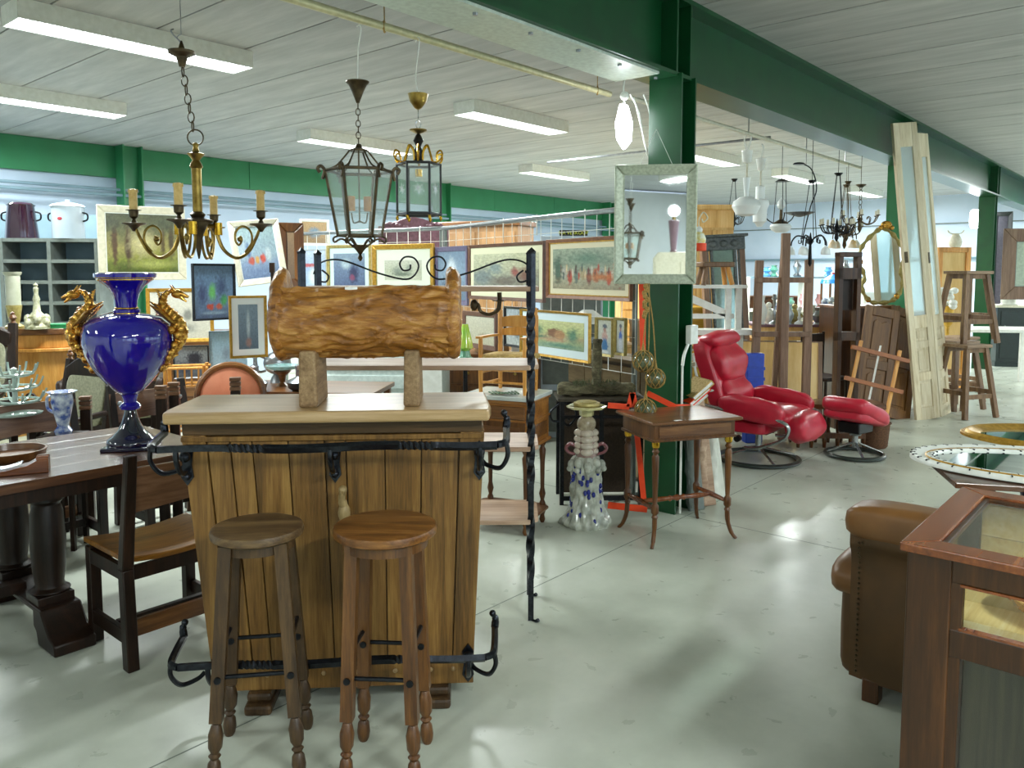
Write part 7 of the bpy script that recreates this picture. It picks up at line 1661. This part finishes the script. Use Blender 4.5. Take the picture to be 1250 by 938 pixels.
for i,(px,up) in enumerate(((935,1),(950,0),(972,1),(965,0),(1000,0),(1010,1),(1018,0),(1030,1),(944,1),(980,0),(1046,0))):
    col_=cols[i%5]; zz_=zu if up else zz; c=at(px,370,Yf+.2); q=T('glass_ornament','%s ornament on the %s of far white shelf, %s'%(col_[0],'top' if up else 'lower board',('nearest the pendants','beside the easel','beyond the middle upright','behind the gilt group','past the last upright','above the plywood','before the pipe','near clock case','left of the pink one'.replace('left of','beside'),'behind the blue lamp','by the baroque mirror')[i]),'ornament',(c.x,Yf+.2,zz_),0); h=.16+.12*((i*7)%5)/4
    MB().lathe([(.06,0),(.07,.02),(.03,.06),(.07,h*.6),(.04,h*.85),(.05,h)],14).build('ornament_body',col_[1],q)
t=T('blue_lantern','tall wooden lantern with bright blue roof near the clock case','lantern',(at(1016,378,Yf-.9).x,Yf-.9,0),R(10)); zz=at(1016,378,Yf-.9).z; z1=at(1016,335,Yf-.9).z
MB().box(-.2,.2,-.2,.2,0,zz).build('stand_box',M['pine'],t,smooth=0)
for sx in (-1,1):
    for sy in (-1,1): MB().box(sx*.12-.012,sx*.12+.012,sy*.12-.012,sy*.12+.012,zz,z1-.12).build('post',M['walnut'],t,smooth=0)
MB().lathe([(.19,z1-.14),(.17,z1-.08),(.06,z1-.02),(.02,z1)],20).build('blue_roof',solid('bright_blue_dome','#2f86d8',.3,coat=.5),t); MB().sph((0,0,z1+.01),.02).build('red_knob',solid('red_knob','#b02a2a',.4),t)
# ---- rows of stored furniture filling the hall behind the grids ----
def chest(label,x,y,rz,w_,d_,h,m,nd=3,name='drawer_chest',cat='chest'):
    t=T(name,label,cat,(x,y,0),rz); W=w_/2
    MB().box(-W,W,-d_/2,d_/2,.06,h-.03).build('carcass',m,t,smooth=0); MB().box(-W-.03,W+.03,-d_/2-.03,d_/2+.02,h-.03,h).build('top',m,t,smooth=0,bevel=.006); MB().box(-W-.01,W+.01,-d_/2-.015,d_/2,0,.08).build('plinth',m,t,smooth=0)
    for k in range(nd):
        z0=.11+k*(h-.17)/nd; z1=.09+(k+1)*(h-.17)/nd; d=MB().box(-W+.03,W-.03,-d_/2-.014,-d_/2,z0,z1).build('drawer',m,t,smooth=0,bevel=.005)
        for s in (-.5,.5): MB().sph((s*W,-d_/2-.03,(z0+z1)/2),.016,(1,1,1),8,6).build('knob',M['brass'],d)
    return t
chest('walnut drawer chest behind the lower wire grid',-.17,7.75,R(-6),.9,.42,.85,M['walnut'],3)
chest('pale pine chest behind the farmhouse watercolour',1.34,7.6,R(-10),.7,.42,.95,M['pine'],4)
chest('grey-painted chest beyond the socket column',1.35,8.3,R(-5),.7,.4,.8,M['grey'],3)
chest('brown oak chest along the back wall beneath the woodland painting',-4.2,9.9,RZ-R(40),1.2,.45,.9,M['walnutx'],3)
chest('white painted chest between back wall and wire grids',-2.6,10.6,R(10),1.0,.45,1.0,M['white'],4)
chest('honey pine cupboard behind the mirror column',1.9,10.6,R(0),1.0,.5,1.55,M['pine'],4,'pine_cupboard','cupboard')
chest('dark oak cupboard on the open floor beyond the porcelain table',4.6,14.6,R(-8),1.3,.5,1.2,M['mahogz'],3,'oak_cupboard','cupboard')
chest('tan wooden chest before the far wall behind door leaves',6.6,12.9,R(-8),1.0,.5,1.0,M['walnutx'],3)
# boxes and lamps on the chests
def crate(label,x,y,z_,rz,w_,d_,h,m):
    t=T('storage_box',label,'box',(x,y,z_),rz); MB().box(-w_/2,w_/2,-d_/2,d_/2,0,h).build('box_body',m,t,smooth=0,bevel=.004); MB().box(-w_/2-.006,w_/2+.006,-d_/2-.006,d_/2+.006,h-.04,h+.004).build('box_lid',m,t,smooth=0,bevel=.003); return t
card=solid('tan_cardboard','#b08a5c',.7); crate('tan cardboard box on the walnut drawer chest',-.2,7.75,.85,R(12),.3,.25,.2,card)
crate('white box on the walnut drawer chest beside cardboard box',.15,7.72,.85,R(-8),.28,.25,.26,M['white'])
crate('pale blue box on the white painted chest',-2.45,10.6,1.0,R(14),.4,.3,.3,M['bluegrey'])
crate('tan box on the pine cupboard behind the mirror column',1.75,10.55,1.55,R(-14),.5,.35,.3,card)
crate('cardboard box on the pale pine chest behind the watercolour',1.32,7.6,.95,R(5),.34,.28,.22,card)
t=T('green_glass_lamp','bright green and yellow glass lamp peeking out beside the log trough','lamp',(at(568,440,5.4).x,5.4,at(568,446,5.4).z),0)
MB().lathe([(.10,0),(.09,.03),(.04,.06),(.03,.1)],16).build('green_dish',solid('green_glass_dish','#6fae90',.2,coat=.6),t); MB().lathe([(.03,.1),(.055,.12),(.04,.2),(.02,.28)],14).build('glass_shade',solid('lime_yellow_glass','#9fd84a',.2,c2='#e0d83a',nsc=6,coat=.5),t)
t=T('lamp_stand','thin dark stand that carries the green and yellow lamp','stand',(at(568,440,5.4).x,5.4,0),0); zz=at(568,446,5.4).z
MB().lathe([(.16,0),(.16,.02),(.02,.04),(.015,zz-.02),(.12,zz-.02),(.12,zz)],18).build('stand_body',M['iron'],t)

# ================= behind the viewer, seen in the silver mirror =================
for x,y,lab in ((.25,-.25,'hall lantern hung behind the viewer, seen only in the silver mirror'),(.20,-1.0,'second hall lantern behind the viewer, seen only in the silver mirror')):
    dup(LAN,lab,(x,y,0),R(30)); q=MB().tube([(x,y,2.86),(x,y,H)],.002,4).build('lantern_wire',M['steel']); tag(q,'thin wire from the ceiling to the %s lantern behind the viewer'%('nearer' if y>-.5 else 'farther'),'wire')
t=T('cream_cupboard','tall cream cupboard behind the viewer, reflected low in the silver mirror','cupboard',(.80,-3.2,0),0)
MB().prism([(-.42,0),(.42,0),(.42,1.85),(.34,1.95),(-.34,1.95),(-.42,1.85)],-.25,.25,'y').build('carcass',M['cream'],t,bevel=.02)
for s in (-1,1): d_=MB().box(min(s*.02,s*.38),max(s*.02,s*.38),.25,.265,.1,1.8).build('door',M['cream'],t,smooth=0,bevel=.005); MB().sph((s*.06,.28,1.0),.02).build('knob',M['brass'],d_)
t=T('mauve_vase_lamp','mauve tapering vase lamp with lit white globe on the cream cupboard','lamp',(.70,-3.05,1.95),0)
MB().lathe([(.05,0),(.06,.02),(.045,.03),(.09,.5),(.08,.51),(0,.5)],20).build('vase_body',solid('mauve_glaze','#8a6f78',.3),t); MB().cyl((0,0,.5),(0,0,.58),.03).build('holder',M['brass'],t); MB().sph((0,0,.66),.09,(1,1,1),18,12).build('lit_globe',M['led'],t)
